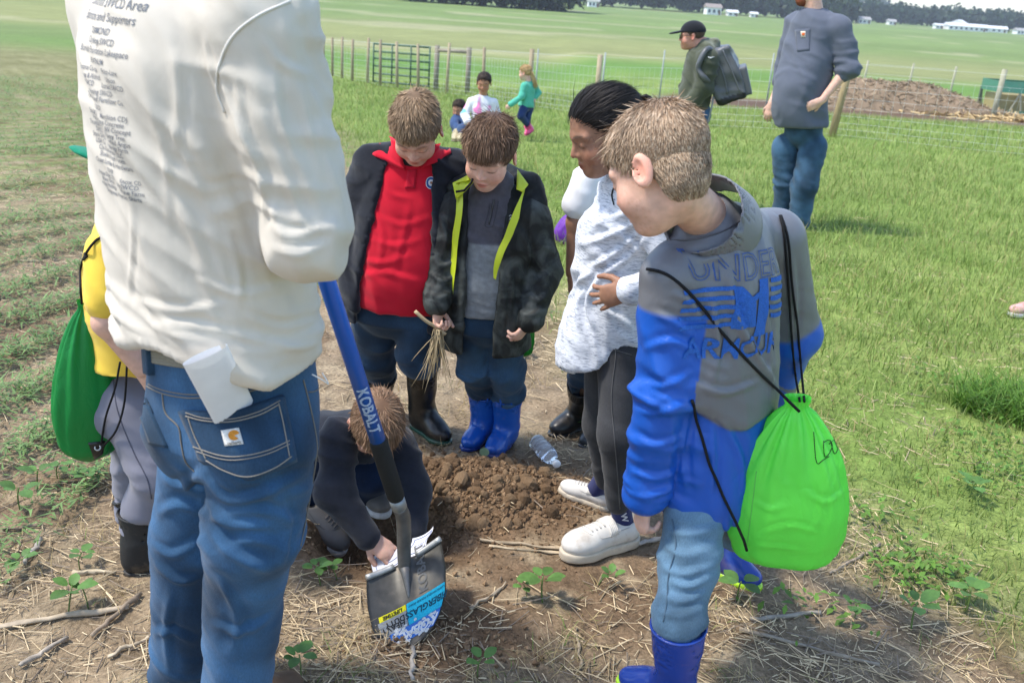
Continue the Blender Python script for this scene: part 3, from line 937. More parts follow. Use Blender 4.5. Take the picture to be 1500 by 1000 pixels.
# ------------------------------------------------------------------ building people
def bounds(pts, rad):
    pts = np.array(pts)
    return pts.min(0) - rad, pts.max(0) + rad
def head_sdf(q):
    cr = ell(q, (0, -0.012, 0.035), (0.076, 0.095, 0.078))
    fc = ell(q, (0, 0.026, -0.035), (0.060, 0.060, 0.076))
    d = smin(cr, fc, 0.035)
    d = smin(d, ell(q, (0, 0.058, -0.090), (0.026, 0.022, 0.018)), 0.03)
    ax = A(1, 0, 0)
    m = q * A(1, 1, 1); m = m.copy(); m[:, 0] = np.abs(m[:, 0])
    d = smin(d, ell(m, (0.036, 0.050, -0.040), (0.027, 0.028, 0.028)), 0.022)
    d = smin(d, rcone(m, A(0.008, 0.080, 0.016), A(0.046, 0.066, 0.016), 0.010, 0.009), 0.014)
    d = smax(d, -ell(m, (0.031, 0.101, -0.004), (0.019, 0.020, 0.013)), 0.012)
    d = smin(d, ell(m, (0.031, 0.069, -0.004), (0.0150, 0.0140, 0.0125)), 0.003)
    n = rcone(q, A(0, 0.082, 0.004), A(0, 0.0985, -0.030), 0.0060, 0.0086)
    n = smin(n, ell(m, (0.0095, 0.089, -0.034), (0.0065, 0.008, 0.0055)), 0.006)
    d = smin(d, n, 0.010)
    d = smin(d, ell(q, (0, 0.083, -0.0600), (0.021, 0.0085, 0.0055)), 0.005)
    d = smin(d, ell(q, (0, 0.081, -0.0705), (0.018, 0.0090, 0.0060)), 0.005)
    d = smax(d, -ell(q, (0, 0.093, -0.0650), (0.022, 0.010, 0.0016)), 0.002)
    er = ell(m, (0.082, -0.012, -0.006), (0.0085, 0.020, 0.033), frame(A(-0.10, -0.15, 1), A(0.45, 1, 0)))
    er = smax(er, -ell(m, (0.0915, -0.008, -0.003), (0.0105, 0.0120, 0.0215)), 0.002)
    er = smin(er, ell(m, (0.0845, 0.004, -0.008), (0.004, 0.004, 0.006)), 0.003)
    d = smin(d, er, 0.004)
    return d
def skin_col(q, skin, lipc=None, brow=None):
    c = np.tile(skin, (len(q), 1))
    m = q.copy(); m[:, 0] = np.abs(m[:, 0])
    def mix(w, t):
        nonlocal c
        c = c + (t - c) * w[:, None]
    red = skin * A(1.10, 0.78, 0.74)
    mix(np.exp(-(((m - A(0.040, 0.06, -0.040)) / 0.022) ** 2).sum(1)) * 0.8, red)
    mix(np.exp(-(((q - A(0, 0.105, -0.033)) / 0.013) ** 2).sum(1)) * 0.7, red)
    mix(np.exp(-(((m - A(0.086, -0.012, -0.006)) / A(0.014, 0.02, 0.03)) ** 2).sum(1)) * 0.9, red)
    lp = skin * A(0.95, 0.52, 0.52) if lipc is None else lipc
    lips = np.maximum(np.exp(-(((q - A(0, 0.090, -0.0605)) / A(0.018, 0.02, 0.0045)) ** 4).sum(1)), np.exp(-(((q - A(0, 0.089, -0.070)) / A(0.016, 0.02, 0.0052)) ** 4).sum(1)))
    mix(lips * 0.85 * (q[:, 1] > 0.05), lp)
    mix(np.exp(-(((q - A(0, 0.088, -0.065)) / A(0.019, 0.02, 0.0016)) ** 4).sum(1)) * 0.8 * (q[:, 1] > 0.05), lp * 0.35)
    if brow is not None:
        w = np.exp(-((m[:, 0] - 0.032) / 0.018) ** 4) * np.exp(-((q[:, 2] - 0.0205 + 6 * (m[:, 0] - 0.030) ** 2) / 0.0042) ** 2) * (q[:, 1] > 0.04)
        mix(w * 0.8, brow)
    c = c * (0.90 + 0.2 * fbm(q * 60, 3))[:, None]
    fk = sstep(0.72, 0.8, vnoise(q * 260)) * (q[:, 1] > 0.02) * 0.16
    c = c * (1 - fk[:, None] * A(0.5, 0.8, 1.0))
    # lashes of lowered eyes
    w = np.exp(-((m[:, 0] - 0.031) / 0.0145) ** 4) * np.exp(-((q[:, 2] + 0.0115 - 14 * (m[:, 0] - 0.031) ** 2) / 0.0022) ** 2) * (q[:, 1] > 0.05)
    mix(w * 0.9, A(0.035, 0.022, 0.016))
    return c
def zhair(th, st):
    """hairline height round the head (0 = face, pi = nape)"""
    return np.interp(np.abs(th), st['ang'], st['z'])
BOYCUT = dict(ang=[0, 0.5, 0.85, 1.1, 1.35, 1.75, 2.0, 2.4, 3.15], z=[0.058, 0.056, 0.045, 0.012, -0.004, 0.022, -0.020, -0.045, -0.056])
GIRLCUT = dict(ang=[0, 0.5, 0.85, 1.1, 1.4, 1.75, 2.0, 2.4, 3.15], z=[0.064, 0.060, 0.044, 0.020, 0.012, 0.020, -0.02, -0.055, -0.07])
CR_C, CR_R = A(0, -0.012, 0.035), A(0.076, 0.095, 0.078)
NP_C, NP_R = A(0, -0.036, -0.028), A(0.060, 0.047, 0.052)
def make_hair(root, c, Rm, s, hc, style=BOYCUT, n=9000, length=(0.022, 0.038), whorl=(0, -0.055, 0.1), lift=0.15, cap=0.006, pull=False, width=0.0009, gloss='hair', front=1.0, seed=1, hc2=None, curl=0.25, name='hair', nape=False):
    hc = np.asarray(hc)
    rg = np.random.default_rng(seed)
    def sd(P):
        q = (P - c) @ Rm.T / s
        th = np.arctan2(q[:, 0], q[:, 1])
        up_ = q[:, 2] - zhair(th, style) - 0.010 * (vnoise(q * 70) - 0.5)
        d = ell(q, CR_C, CR_R)
        if nape: d = smin(d, np.maximum(ell(q, NP_C, NP_R), q[:, 1] + 0.03), 0.02)
        d = d - cap * (0.15 + 0.85 * sstep(0.0, 0.035, up_))
        d = smax(d, -up_ * 0.8, 0.006)
        return d * s
    lo, hi = c - 0.14 * s, c + 0.14 * s
    V, Fq = surfnet(sd, lo, hi, 0.006 * s, 1)
    C = hc * (0.7 + 0.3 * vnoise(V * 60))[:, None]
    def strands(CRC, CRR, n, whorl, low=False):
        nonlocal hc
        d = nrm(rg.normal(size=(n * 2, 3)))
        p = CRC + d * (CRR + cap * 0.5)
        th = np.arctan2(p[:, 0], p[:, 1])
        ok = p[:, 2] > zhair(th, style) + 0.008 * rg.normal(size=len(p))
        if low: ok &= (p[:, 1] < -0.022) & (p[:, 2] < 0.045)
        p = p[ok][:n]; th = th[ok][:n]; m = len(p)
        wh = A(*whorl)
        def nor(p): return nrm((p - CRC) / CRR ** 2)
        L = length[0] + (length[1] - length[0]) * rg.random(m)
        top = sstep(0.03, 0.09, p[:, 2])
        L = L * (0.45 + 0.55 * top) * (1 + (front - 1) * sstep(0.02, 0.07, p[:, 1]) * top)
        clump = nrm(np.stack([vnoise(p * 32 + k * 31.7) - 0.5 for k in range(3)], 1))
        segs = 3; fly = rg.random(m) < (0.004 if pull else 0.03)
        pts = [p]; dirs = None
        rndv = rg.normal(size=(m, 3)) * (0.035 if pull else 0.09)
        cur = p
        for k in range(segs):
            nn = nor(cur)
            t = (wh - cur) if pull else (cur - wh)
            t = t - (t * nn).sum(1)[:, None] * nn
            t = nrm(t)
            lf = lift * (1 - k / segs) if not pull else 0.05
            lf = np.where(fly, 0.45, lf)[:, None]
            dd = nrm(t * (1 - lf) + nn * lf + rndv + clump * curl + A(0, 0, -0.0) )
            cur = cur + dd * (L / segs)[:, None]
            k0 = np.sqrt((((cur - CRC) / (CRR + cap * (0.5 + 0.5 * np.minimum(1, (k + 1) / 2)) + 0.001)) ** 2).sum(1))
            ins = k0 < 1
            cur[ins] = CRC + (cur[ins] - CRC) / k0[ins][:, None]
            pts.append(cur)
        pts = np.stack(pts, 1)
        nn = nor(pts.reshape(-1, 3)).reshape(pts.shape)
        T = nrm(np.gradient(pts, axis=1))
        wv = nrm(np.cross(T, nn + 0.5 * rg.normal(size=(m, 1, 3))))
        ww = width * A(1.0, 1.0, 0.75, 0.12)[None, :, None] * (0.6 + 0.8 * rg.random((m, 1, 1))) / s
        a = pts - wv * ww; b = pts + wv * ww
        Q = np.stack([a, b], 2).reshape(m, -1, 3)
        Vs = (Q.reshape(-1, 3) * s) @ Rm + c
        k = np.arange(segs) * 2
        f1 = np.stack([k, k + 1, k + 3, k + 2], 1)
        Fs = (f1[None] + (np.arange(m) * 2 * (segs + 1))[:, None, None]).reshape(-1, 4)
        var = (0.65 + 0.7 * rg.random((m, 1))) * (0.75 + 0.5 * vnoise(p * 40))[:, None]
        base = np.tile(hc, (m, 1))
        if hc2 is not None:
            base = base + (np.asarray(hc2) - base) * (rg.random((m, 1)) ** 1.5)
        Cs = np.repeat(base * var, 2 * (segs + 1), 0)
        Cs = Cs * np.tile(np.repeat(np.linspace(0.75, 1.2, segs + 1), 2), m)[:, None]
        return Vs, Fs, Cs
    sets = [strands(CR_C, CR_R, n, whorl)]
    if nape: sets += [strands(NP_C, NP_R, n // 2, (0, -0.02, 0.14), True), strands(A(0, -0.030, -0.008), A(0.066, 0.062, 0.060), n // 2, (0, -0.02, 0.14), True)]
    Vs, Fs = join(*[(v, f) for v, f, _ in sets]); Cs = np.concatenate([c_ for _, _, c_ in sets])
    V2, F2 = join((V, Fq), (Vs, Fs))
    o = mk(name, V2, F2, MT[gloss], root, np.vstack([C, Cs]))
    return o
def hand_joints(w, d, n, s, thumb, curls=(0.3, 0.4, 0.3), spread=0.06, tcurl=0.3, per=None):
    d = nrm(d); n = nrm(n - (n @ d) * d); e = np.cross(d, n) * thumb
    segs = []
    bx = [0.027, 0.0095, -0.0085, -0.026]; ln = [0.066, 0.074, 0.068, 0.053]; by = [0.078, 0.082, 0.078, 0.070]
    for i in range(4):
        p = w + s * (d * by[i] + e * bx[i])
        a = 0.0; dd = nrm(d + e * spread * (1.5 - i))
        cu = curls if per is None else per[i]
        pts = [w + s * (d * 0.045 + e * bx[i] * 0.8), p]
        for k, f in enumerate((0.46, 0.30, 0.24)):
            a += cu[k]
            p = p + s * ln[i] * f * (dd * math.cos(a) + n * math.sin(a))
            pts.append(p)
        segs.append((pts, [0.0095 * s, 0.0088 * s, 0.0080 * s, 0.0073 * s, 0.0062 * s]))
    p0 = w + s * (d * 0.018 + e * 0.022 + n * 0.006)
    p1 = p0 + s * 0.042 * nrm(d * 0.75 + e * 0.65 + n * 0.25)
    p2 = p1 + s * 0.030 * nrm(d * 0.9 + e * (0.45 - tcurl) + n * (0.2 + tcurl))
    p3 = p2 + s * 0.024 * nrm(d * 0.95 + e * (0.25 - 1.5 * tcurl) + n * (0.2 + tcurl * 1.5))
    segs.append(([p0, p1, p2, p3], [0.014 * s, 0.0105 * s, 0.0092 * s, 0.0075 * s]))
    return d, n, e, segs
def hand_mesh(w, d, n, s, thumb=1, fore=None, h=0.0034, fr=0.03, **kw):
    """w wrist, d towards the fingers, n the way the palm faces; thumb +1/-1 picks its side; fore = elbow end of bare forearm"""
    d, n, e, segs = hand_joints(w, d, n, s, thumb, **kw)
    pk = [w, w + d * 0.09 * s]
    def sd(P):
        r = rcone(P, w + d * 0.030 * s, w + d * 0.066 * s, 0.034 * s, 0.037 * s, n, 0.40)
        r = smin(r, rcone(P, w - d * 0.02 * s, w + d * 0.03 * s, 0.024 * s, 0.028 * s, n, 0.72), 0.012 * s)
        for pts, rad in segs:
            f = limb(P, pts, rad, 0.003 * s)
            r = smin(r, f, 0.0045 * s)
        if fore is not None:
            r = smin(r, rcone(P, w, fore, 0.024 * s, fr, n, 0.85), 0.012 * s)
        return r
    allp = [w - d * 0.05 * s] + [p for sg in segs for p in sg[0]]
    if fore is not None: allp.append(fore)
    lo, hi = bounds(allp, 0.045 * s if fore is None else max(0.045 * s, fr * 1.2))
    return surfnet(sd, lo, hi, h * max(s, 0.75), 1)
class Person:
    def __init__(self, label, base, cat='person'):
        self.root = empty('person', base, label, cat)
        self.skinv = []
    def part(self, name, V, Fq, mat, c, parent=None, smooth=True, label=None):
        o = mk(name, V, Fq, MT[mat], parent or self.root, c, smooth)
        if label: o['label'] = label
        return o
    def add_skin(self, V, Fq, c):
        self.skinv.append((V, Fq, np.tile(c, (len(V), 1)) if np.ndim(c) == 1 else c))
    def head(self, c, up, fwd, s, skin, neck=None, nr=0.048, h=0.0046, brow=None):
        Rm = frame(nrm(up), nrm(fwd))
        self.hc, self.hR, self.hs = c, Rm, s
        def sd(P):
            d = head_sdf((P - c) @ Rm.T / s) * s
            if neck is not None:
                n0 = c + (A(0, -0.022, -0.055) * s) @ Rm
                d = smin(d, rcone(P, n0, neck, nr * s, nr * s * 1.12), 0.02)
            return d
        lo, hi = bounds([c - 0.125 * s, c + 0.125 * s] + ([neck] if neck is not None else []), 0.03)
        V, Fq = surfnet(sd, lo, hi, h * s, 1)
        C = skin_col((V - c) @ Rm.T / s, np.asarray(skin), brow=brow)
        self.add_skin(V, Fq, C)
    def hand(self, skin, *a, **k):
        V, Fq = hand_mesh(*a, **k)
        C = np.tile(skin, (len(V), 1)) * (0.94 + 0.12 * vnoise(V * 40))[:, None]
        self.add_skin(V, Fq, C)
    def inner(self, pts_rads, skin):
        """coarse body under the clothes so that the figure is whole"""
        pr0 = pts_rads[0][0][0]
        def sd(P):
            d = None
            for pts, rad in pts_rads:
                rad = [r_ * 0.72 for r_ in rad]
                if np.linalg.norm(pts[0] - pr0) < 1e-6: rad[0] *= 0.5
                e = limb(P, pts, rad, 0.01)
                d = e if d is None else smin(d, e, 0.02)
            return d
        allp = [p for pts, _ in pts_rads for p in pts]
        V, Fq = surfnet(sd, *bounds(allp, 0.12), 0.016, 0)
        self.add_skin(V, Fq, skin)
    def finish(self):
        if not self.skinv: return
        V, Fq = join(*[(v, f) for v, f, _ in self.skinv])
        self.body = self.part('body', V, Fq, 'skin', np.concatenate([c for _, _, c in self.skinv]))
def garment(sd, pts, rad, h, disp=None, smooth=1):
    V, Fq = surfnet(sd, *bounds(pts, rad), h, smooth)
    if disp is not None:
        N = vnormals(V, Fq)
        V = V + N * disp(V, N)[:, None]
    return V, Fq
def creases(V, Fq, lines, amp=0.008, width=0.008):
    """press named folds into a garment: each line is a run of viewing directions that meet the cloth"""
    bv = bvh_of(V, Fq); N = vnormals(V, Fq)
    disp = np.zeros(len(V))
    for ln in lines:
        k = 1.0
        if len(ln[0]) == 1: k = ln[0][0]; ln = ln[1:]
        pts = [hit(bv, x, y) for x, y, _ in spline([(x, y, 0) for x, y in ln], 14)]
        pts = [p for p in pts if p is not None]
        if len(pts) < 3: continue
        p = np.array(pts); lo = p.min(0) - 5 * width; hi = p.max(0) + 5 * width
        m = np.nonzero(((V > lo) & (V < hi)).all(1))[0]
        if not len(m): continue
        q = V[m]; best = np.full(len(m), 9.0); side = np.zeros(len(m)); tt = np.zeros(len(m))
        for i in range(len(p) - 1):
            a, ab = p[i], p[i + 1] - p[i]
            t = np.clip((q - a) @ ab / (ab @ ab + 1e-12), 0, 1)
            w = q - a - t[:, None] * ab; d = np.linalg.norm(w, axis=1)
            s = np.sign((np.cross(ab, w) * N[m]).sum(1))
            u = d < best
            best[u] = d[u]; side[u] = s[u]; tt[u] = (i + t[u]) / (len(p) - 1)
        sd_ = best * side
        env = np.sin(np.pi * np.clip(tt * 0.94 + 0.03, 0, 1)) ** 0.6
        disp[m] += k * amp * env * (np.exp(-(sd_ / width) ** 2) - 0.75 * np.exp(-((sd_ - 1.6 * width) / width) ** 2) - 0.25 * np.exp(-((sd_ + 2 * width) / (1.5 * width)) ** 2))
    return V + N * disp[:, None]
def torso_frame(hip, neck, fwd):
    Rm = frame(neck - hip, fwd)
    return Rm, float(np.linalg.norm(neck - hip))
def upper(P, J, tab, slv, tw=0.0, k=0.035, n=2.3, trap=0.05, t0=None):
    """shirt or jacket: lofted trunk with sleeves. J: hip, neck, fwd and per side (sh, el, wr)"""
    Rm, L = torso_frame(J['hip'], J['neck'], J['fwd'])
    d = loft(P, J['hip'], Rm, L, tab, n, tw, t0)
    for sd_ in ('L', 'R'):
        if sd_ + 'sh' not in J: continue
        sh = J[sd_ + 'sh']
        nk = J['hip'] + (J['neck'] - J['hip']) * 0.97
        d = smin(d, rcone(P, nk, sh, trap, slv[0] * 0.8), k)
        pts = [sh, J[sd_ + 'el'], J[sd_ + 'wr']]
        if J.get(sd_ + 'short') is not None: pts = [sh, J[sd_ + 'short']]; a = limb(P, pts, slv[:2], 0.02)
        else: a = limb(P, pts, slv, 0.025)
        d = smin(d, a, k * 0.75)
    return d
def legs_sdf(P, hipc, Rm, pel, legs, rads, k=0.025, flat=1.0):
    d = ell(P, hipc, pel, Rm)
    for pts in legs:
        d = smin(d, limb(P, pts, rads[:len(pts)], 0.03), k)
    return d
def leg_folds(V, legs, amp, seed=0, knee=True):
    out = np.zeros(len(V))
    for i, pts in enumerate(legs):
        for j in range(len(pts) - 1):
            a, b = pts[j], pts[j + 1]
            ax = nrm(b - a)
            til = nrm(ax + 0.95 * A(math.sin(i * 2 + j + seed), 0.5 * math.cos(i + j), 0))
            w = segw(V, a, b, 0.05, 0.98, 0.13)
            lowb = 0.35 + 0.9 * sstep(0.5, 1.0, (V - a) @ (b - a) / ((b - a) @ (b - a)))
            if j == len(pts) - 2: lowb = lowb * (1 - 0.75 * sstep(0.6, 0.95, (V - a) @ (b - a) / ((b - a) @ (b - a))))
            out += w * lowb * folds(V, til, 17, 4.5, amp, seed + i * 5 + j, 0.9)
    return out
def tuck(d, P, cuts):
    """trouser leg pushed into a boot: cut away the cloth outside the shaft below its rim"""
    for bot, top, sh in cuts:
        ax = nrm(top - bot); q = P - top
        h = q @ ax
        r = np.sqrt(np.maximum((q * q).sum(1) - h * h, 0))
        reg = np.maximum.reduce([r - (sh + 0.05), h - 0.002, (sh - 0.012) - r, -0.35 - h])
        d = np.maximum(d, -reg)
    return d
def shoe_frame(heel, toe, up=A(0, 0, 1)):
    y = nrm(toe - heel); up = nrm(up - (up @ y) * y); x = np.cross(y, up)
    return np.array([x, y, up]), float(np.linalg.norm(toe - heel))
def heel_of(toe, yw, L):
    h = toe - yaw(yw) * L; h = h.copy(); h[2] = zg(h[0], h[1])[0]; return h
def boot(pr, heel, toe, top, cc, sc, mat='rubber', shaft=0.055, up=A(0, 0, 1), hollow=0.05, band=None, h=0.0068, name='boot', sole_h=0.018):
    Rm, L = shoe_frame(heel, toe, up)
    s = L / 0.24
    def g(x, y, z): return heel + (A(x, y, z) * s) @ Rm
    a0 = g(0, 0.060, 0.07)
    axd = nrm(top - a0)
    def sd(P):
        d = rcone(P, g(0, 0.044, 0.044), g(0, 0.150, 0.038), 0.040 * s, 0.040 * s)
        d = smin(d, ell(P, g(0, 0.178, 0.034), (0.045 * s, 0.060 * s, 0.036 * s), Rm), 0.02)
        d = smin(d, rcone(P, g(0, 0.062, 0.10), g(0, 0.15, 0.048), 0.043 * s, 0.034 * s), 0.03)
        d = smin(d, rcone(P, a0, top, max(0.046 * s, 0.043), shaft), 0.03)
        d = smax(d, (P - top) @ axd, 0.004)
        ln = np.linalg.norm(top - a0); ri = 0.046 * s + (shaft - 0.046 * s) * max(0, 1 - hollow / ln)
        d = np.maximum(d, -rcone(P, top - axd * hollow, top + axd * 0.03, ri - 0.008, shaft - 0.005))
        q = (P - heel) @ Rm.T
        d = np.maximum(d, 0.010 * s - q[:, 2])
        return d
    V, Fq = garment(sd, [heel, toe, top, g(0.04, 0.1, 0), g(-0.04, 0.1, 0)], max(shaft, 0.05) + 0.01, h,
                    lambda V, N: folds(V, axd, 16, 4, 0.004, heel[0] * 5) * segw(V, a0, top, 0.0, 0.9, 0.09))
    o = pr.part(name, V, Fq, mat, np.asarray(cc))
    def sdsole(P):
        q = (P - heel) @ Rm.T / s
        p2 = q * A(1, 1, 0)
        d = rcone(p2, A(0, 0.040, 0), A(0, 0.085, 0), 0.037, 0.034)
        d = smin(d, rcone(p2, A(0, 0.085, 0), A(0.003, 0.165, 0), 0.034, 0.046), 0.02)
        d = smin(d, ell(p2 + A(0, 0, 0), A(0.002, 0.185, 0), A(0.043, 0.060, 1)), 0.02)
        d = np.maximum(d, np.abs(q[:, 2] - sole_h / 2 + 0.002) - sole_h / 2)
        return d * s
    V, Fq = surfnet(sdsole, *bounds([heel, toe, g(0.05, 0.1, 0.02), g(-0.05, 0.1, 0.02)], 0.02), 0.0068, 1)
    pr.part('sole', V, Fq, mat, np.asarray(sc), o)
    ring = [top + shaft * 0.985 * (math.cos(a) * nrm(np.cross(axd, Rm[1])) + math.sin(a) * nrm(np.cross(axd, np.cross(axd, Rm[1])))) - axd * 0.004 for a in np.linspace(0, 2 * math.pi, 25)]
    V, Fq = tube(np.array(ring), 0.0038, 6, False)
    pr.part('rim', V, Fq, mat, np.asarray(cc if band is None else band), o)
    return o
def sneaker(pr, heel, toe, ank, cc, sc, up=A(0, 0, 1), mat='leather', strap=True, name='sneaker', h=0.0045):
    Rm, L = shoe_frame(heel, toe, up)
    s = L / 0.25
    def g(x, y, z): return heel + (A(x, y, z) * s) @ Rm
    def sd(P):
        q = (P - heel) @ Rm.T / s
        d = rcone(q, A(0, 0.046, 0.052), A(0, 0.15, 0.045), 0.039, 0.036)
        d = smin(d, ell(q, A(0.002, 0.186, 0.040), (0.045, 0.062, 0.034)), 0.02)
        d = smin(d, rcone(q, A(0, 0.045, 0.060), A(0, 0.125, 0.052), 0.036, 0.028), 0.02)
        d = smin(d, rcone(q, A(0, 0.028, 0.060), A(0, 0.030, 0.080), 0.030, 0.026), 0.015)
        op = q @ np.array([[1, 0, 0], [0, 0.93, 0.37], [0, -0.37, 0.93]]).T
        d = smax(d, -rcone(q, A(0, 0.052, 0.066), A(0, 0.064, 0.15), 0.027, 0.037), 0.006)
        d = np.maximum(d, 0.016 - q[:, 2])
        return d * s
    V, Fq = garment(sd, [heel, toe, g(0.05, 0.1, 0.13), g(-0.05, 0.1, 0.0)], 0.02, h * s)
    q = (V - heel) @ Rm.T / s
    C = np.tile(cc, (len(V), 1)).astype(float)
    o = pr.part(name, V, Fq, mat, C)
    def sdsole(P):
        q = (P - heel) @ Rm.T / s
        p2 = q * A(1, 1, 0)
        d = rcone(p2, A(0, 0.040, 0), A(0, 0.085, 0), 0.040, 0.037)
        d = smin(d, rcone(p2, A(0, 0.085, 0), A(0.003, 0.165, 0), 0.037, 0.046), 0.02)
        d = smin(d, ell(p2, A(0.002, 0.188, 0), A(0.045, 0.064, 1)), 0.02)
        d = np.maximum(d, np.abs(q[:, 2] - 0.013) - 0.014)
        return d * s
    V2, F2 = surfnet(sdsole, *bounds([heel, toe, g(0.05, 0.1, 0.03), g(-0.05, 0.1, 0.03)], 0.02), 0.0062, 1)
    pr.part('sole', V2, F2, mat, np.asarray(sc), o)
    bv = bvh_of(V, Fq)
    def onto(x, y, off):
        p0 = g(x * 1.0, y, 0.2); h_, n_, _, _ = bv.ray_cast(Vector(p0), Vector(-Rm[2]))
        return (A(*h_) + A(*n_) * off) if h_ is not None else g(x, y, 0.07)
    if strap:
        pts = [onto(x, 0.108 + 0.05 * abs(x), 0.002) for x in np.linspace(-0.037, 0.037, 13)]
        Vt, Ft = tube(np.array(pts), 0.004, 6)
        vf = []
        for dy in (-0.010, -0.005, 0, 0.005, 0.010):
            vf.append(tube(np.array([onto(x, 0.108 + dy + 0.05 * abs(x), 0.001) for x in np.linspace(-0.037, 0.037, 13)]), 0.0035 * s, 6))
        pr.part('strap', *join(*vf), mat, np.asarray(cc) * 0.97, o)
    vf = []
    for k in range(4):
        y = 0.132 + k * 0.013
        vf.append(tube(np.array([onto(x, y + 0.12 * x, 0.0015) for x in np.linspace(-0.016, 0.016, 6)]), 0.0022 * s, 5))
    pr.part('laces', *join(*vf), mat, np.asarray(cc) * 0.92, o)
    # side seams
    vf = []
    for sg in (-1, 1):
        vf.append(tube(np.array([onto(sg * x, y, 0.0005) for x, y in ((0.036, 0.06), (0.035, 0.09), (0.036, 0.12), (0.035, 0.15), (0.02, 0.178), (0.0, 0.186))]), 0.0013 * s, 4))
    pr.part('stitching', *join(*vf), mat, np.asarray(cc) * 0.75, o)
    return o
def drawstring(root, pts, r=0.0035, name='drawstring', c=(0.012, 0.012, 0.013)):
    V, Fq = tube(spline(pts, 40), r, 7)
    mk(name, V, Fq, MT['cord'], root, c)
def bag(root, top, bottom, w, dep, fwd, c, pleats=16, name='sack', tilt=0.0, seed=1, wide=0.62, corners=0.25):
    """gathered cloth sack hanging from its neck; top and bottom are points on its axis"""
    n, m = 64, 96
    ax = bottom - top; L = np.linalg.norm(ax)
    Rm = frame(-ax, fwd)
    t = np.linspace(0, 1, n)
    dt = dense(np.c_[[0, 0.03, 0.10, 0.25, 0.45, wide, 0.8, 0.93, 1.0], [0.22, 0.16, 0.34, 0.66, 0.90, 1.0, 0.93, 0.66, 0.06]], 120)
    prof = np.interp(t, dt[:, 0], dt[:, 1])
    th = np.arange(m) / m * 2 * math.pi
    T, H = np.meshgrid(t, th, indexing='ij')
    pr_ = prof[:, None]
    x = np.cos(H); y = np.sin(H)
    sx = np.sign(x) * np.abs(x) ** 0.8; sy = np.sign(y) * np.abs(y) ** 0.8
    P0 = np.stack([np.cos(H).ravel() * 2, np.sin(H).ravel() * 2, T.ravel() * 1.5], 1)
    warpn = vnoise(P0 * 1.2 + seed * 5).reshape(H.shape)
    pl = (np.sin(H * pleats + 3 * warpn) * np.exp(-T * 4.2) * 0.16 + np.sin(H * pleats * 0.5 + 6 * warpn + 2) * np.exp(-T * 1.7) * 0.05) * (T > 0.0)
    lump = 1 + 0.12 * (fbm(P0 * 1.1 + seed, 3).reshape(H.shape) - 0.5) * 2 * sstep(0.15, 0.6, T)
    cr = 0.025 * (1 - np.abs(2 * vnoise(P0 * A(1.6, 1.6, 5) + seed * 9).reshape(H.shape) - 1)) * sstep(0.2, 0.5, T)
    k = pr_ * (1 + pl) * lump + cr
    X = sx * k * w; Y = sy * k * dep; Z = -T * L - 0.06 * L * corners * np.abs(sx) * sstep(0.8, 1, T)
    V = top + np.stack([X.ravel(), Y.ravel(), Z.ravel()], 1) @ Rm
    i = np.arange(n - 1)[:, None] * m; j = np.arange(m)[None]; kk = (j + 1) % m
    Fq = np.stack([i + j, i + m + j, i + m + kk, i + kk], -1).reshape(-1, 4)
    o = mk(name, V, Fq, MT['nylon_bag'], root, c)
    return o, V, Fq, Rm
# ------------------------------------------------------------------ ground cover
def blades(x, y, hgt, wid, lean, c, seed, segs=3, bend=0.6):
    """grass blades as tapered bent ribbons"""
    rg = np.random.default_rng(seed)
    n = len(x)
    z = zg(x, y)
    base = np.stack([x, y, z - 0.005], 1)
    a = rg.random(n) * 2 * math.pi
    dirh = np.stack([np.cos(a), np.sin(a), 0 * a], 1)
    face = a + math.pi / 2 + rg.normal(size=n) * 0.6
    side = np.stack([np.cos(face), np.sin(face), 0 * a], 1)
    V = []
    for k in range(segs + 1):
        t = k / segs
        p = base + np.stack([0 * a, 0 * a, hgt * (t - 0.28 * lean * t * t)], 1) + dirh * (lean * hgt * (t * t * bend + 0.25 * t))[:, None]
        w = wid * (1 - t ** 1.6 * 0.92) * 0.5
        V.append(np.stack([p - side * w[:, None], p + side * w[:, None]], 1))
    V = np.stack(V, 1).reshape(-1, 3)
    k = np.arange(segs) * 2
    f1 = np.stack([k, k + 1, k + 3, k + 2], 1)
    Fq = (f1[None] + (np.arange(n) * 2 * (segs + 1))[:, None, None]).reshape(-1, 4)
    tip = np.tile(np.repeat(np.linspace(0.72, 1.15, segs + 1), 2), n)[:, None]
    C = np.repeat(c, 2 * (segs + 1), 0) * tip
    return V, Fq, C
def scatter_polar(n, r0, r1, a0, a1, seed, p=2.0):
    """density falls off with distance like r^-p"""
    rg = np.random.default_rng(seed)
    u = rg.random(n); e = 2 - p
    if abs(e) < 1e-6: r = r0 * (r1 / r0) ** u
    else: r = (r0 ** e + u * (r1 ** e - r0 ** e)) ** (1 / e)
    th = np.radians(a0 + (a1 - a0) * rg.random(n))
    return r * np.sin(th), r * np.cos(th), r
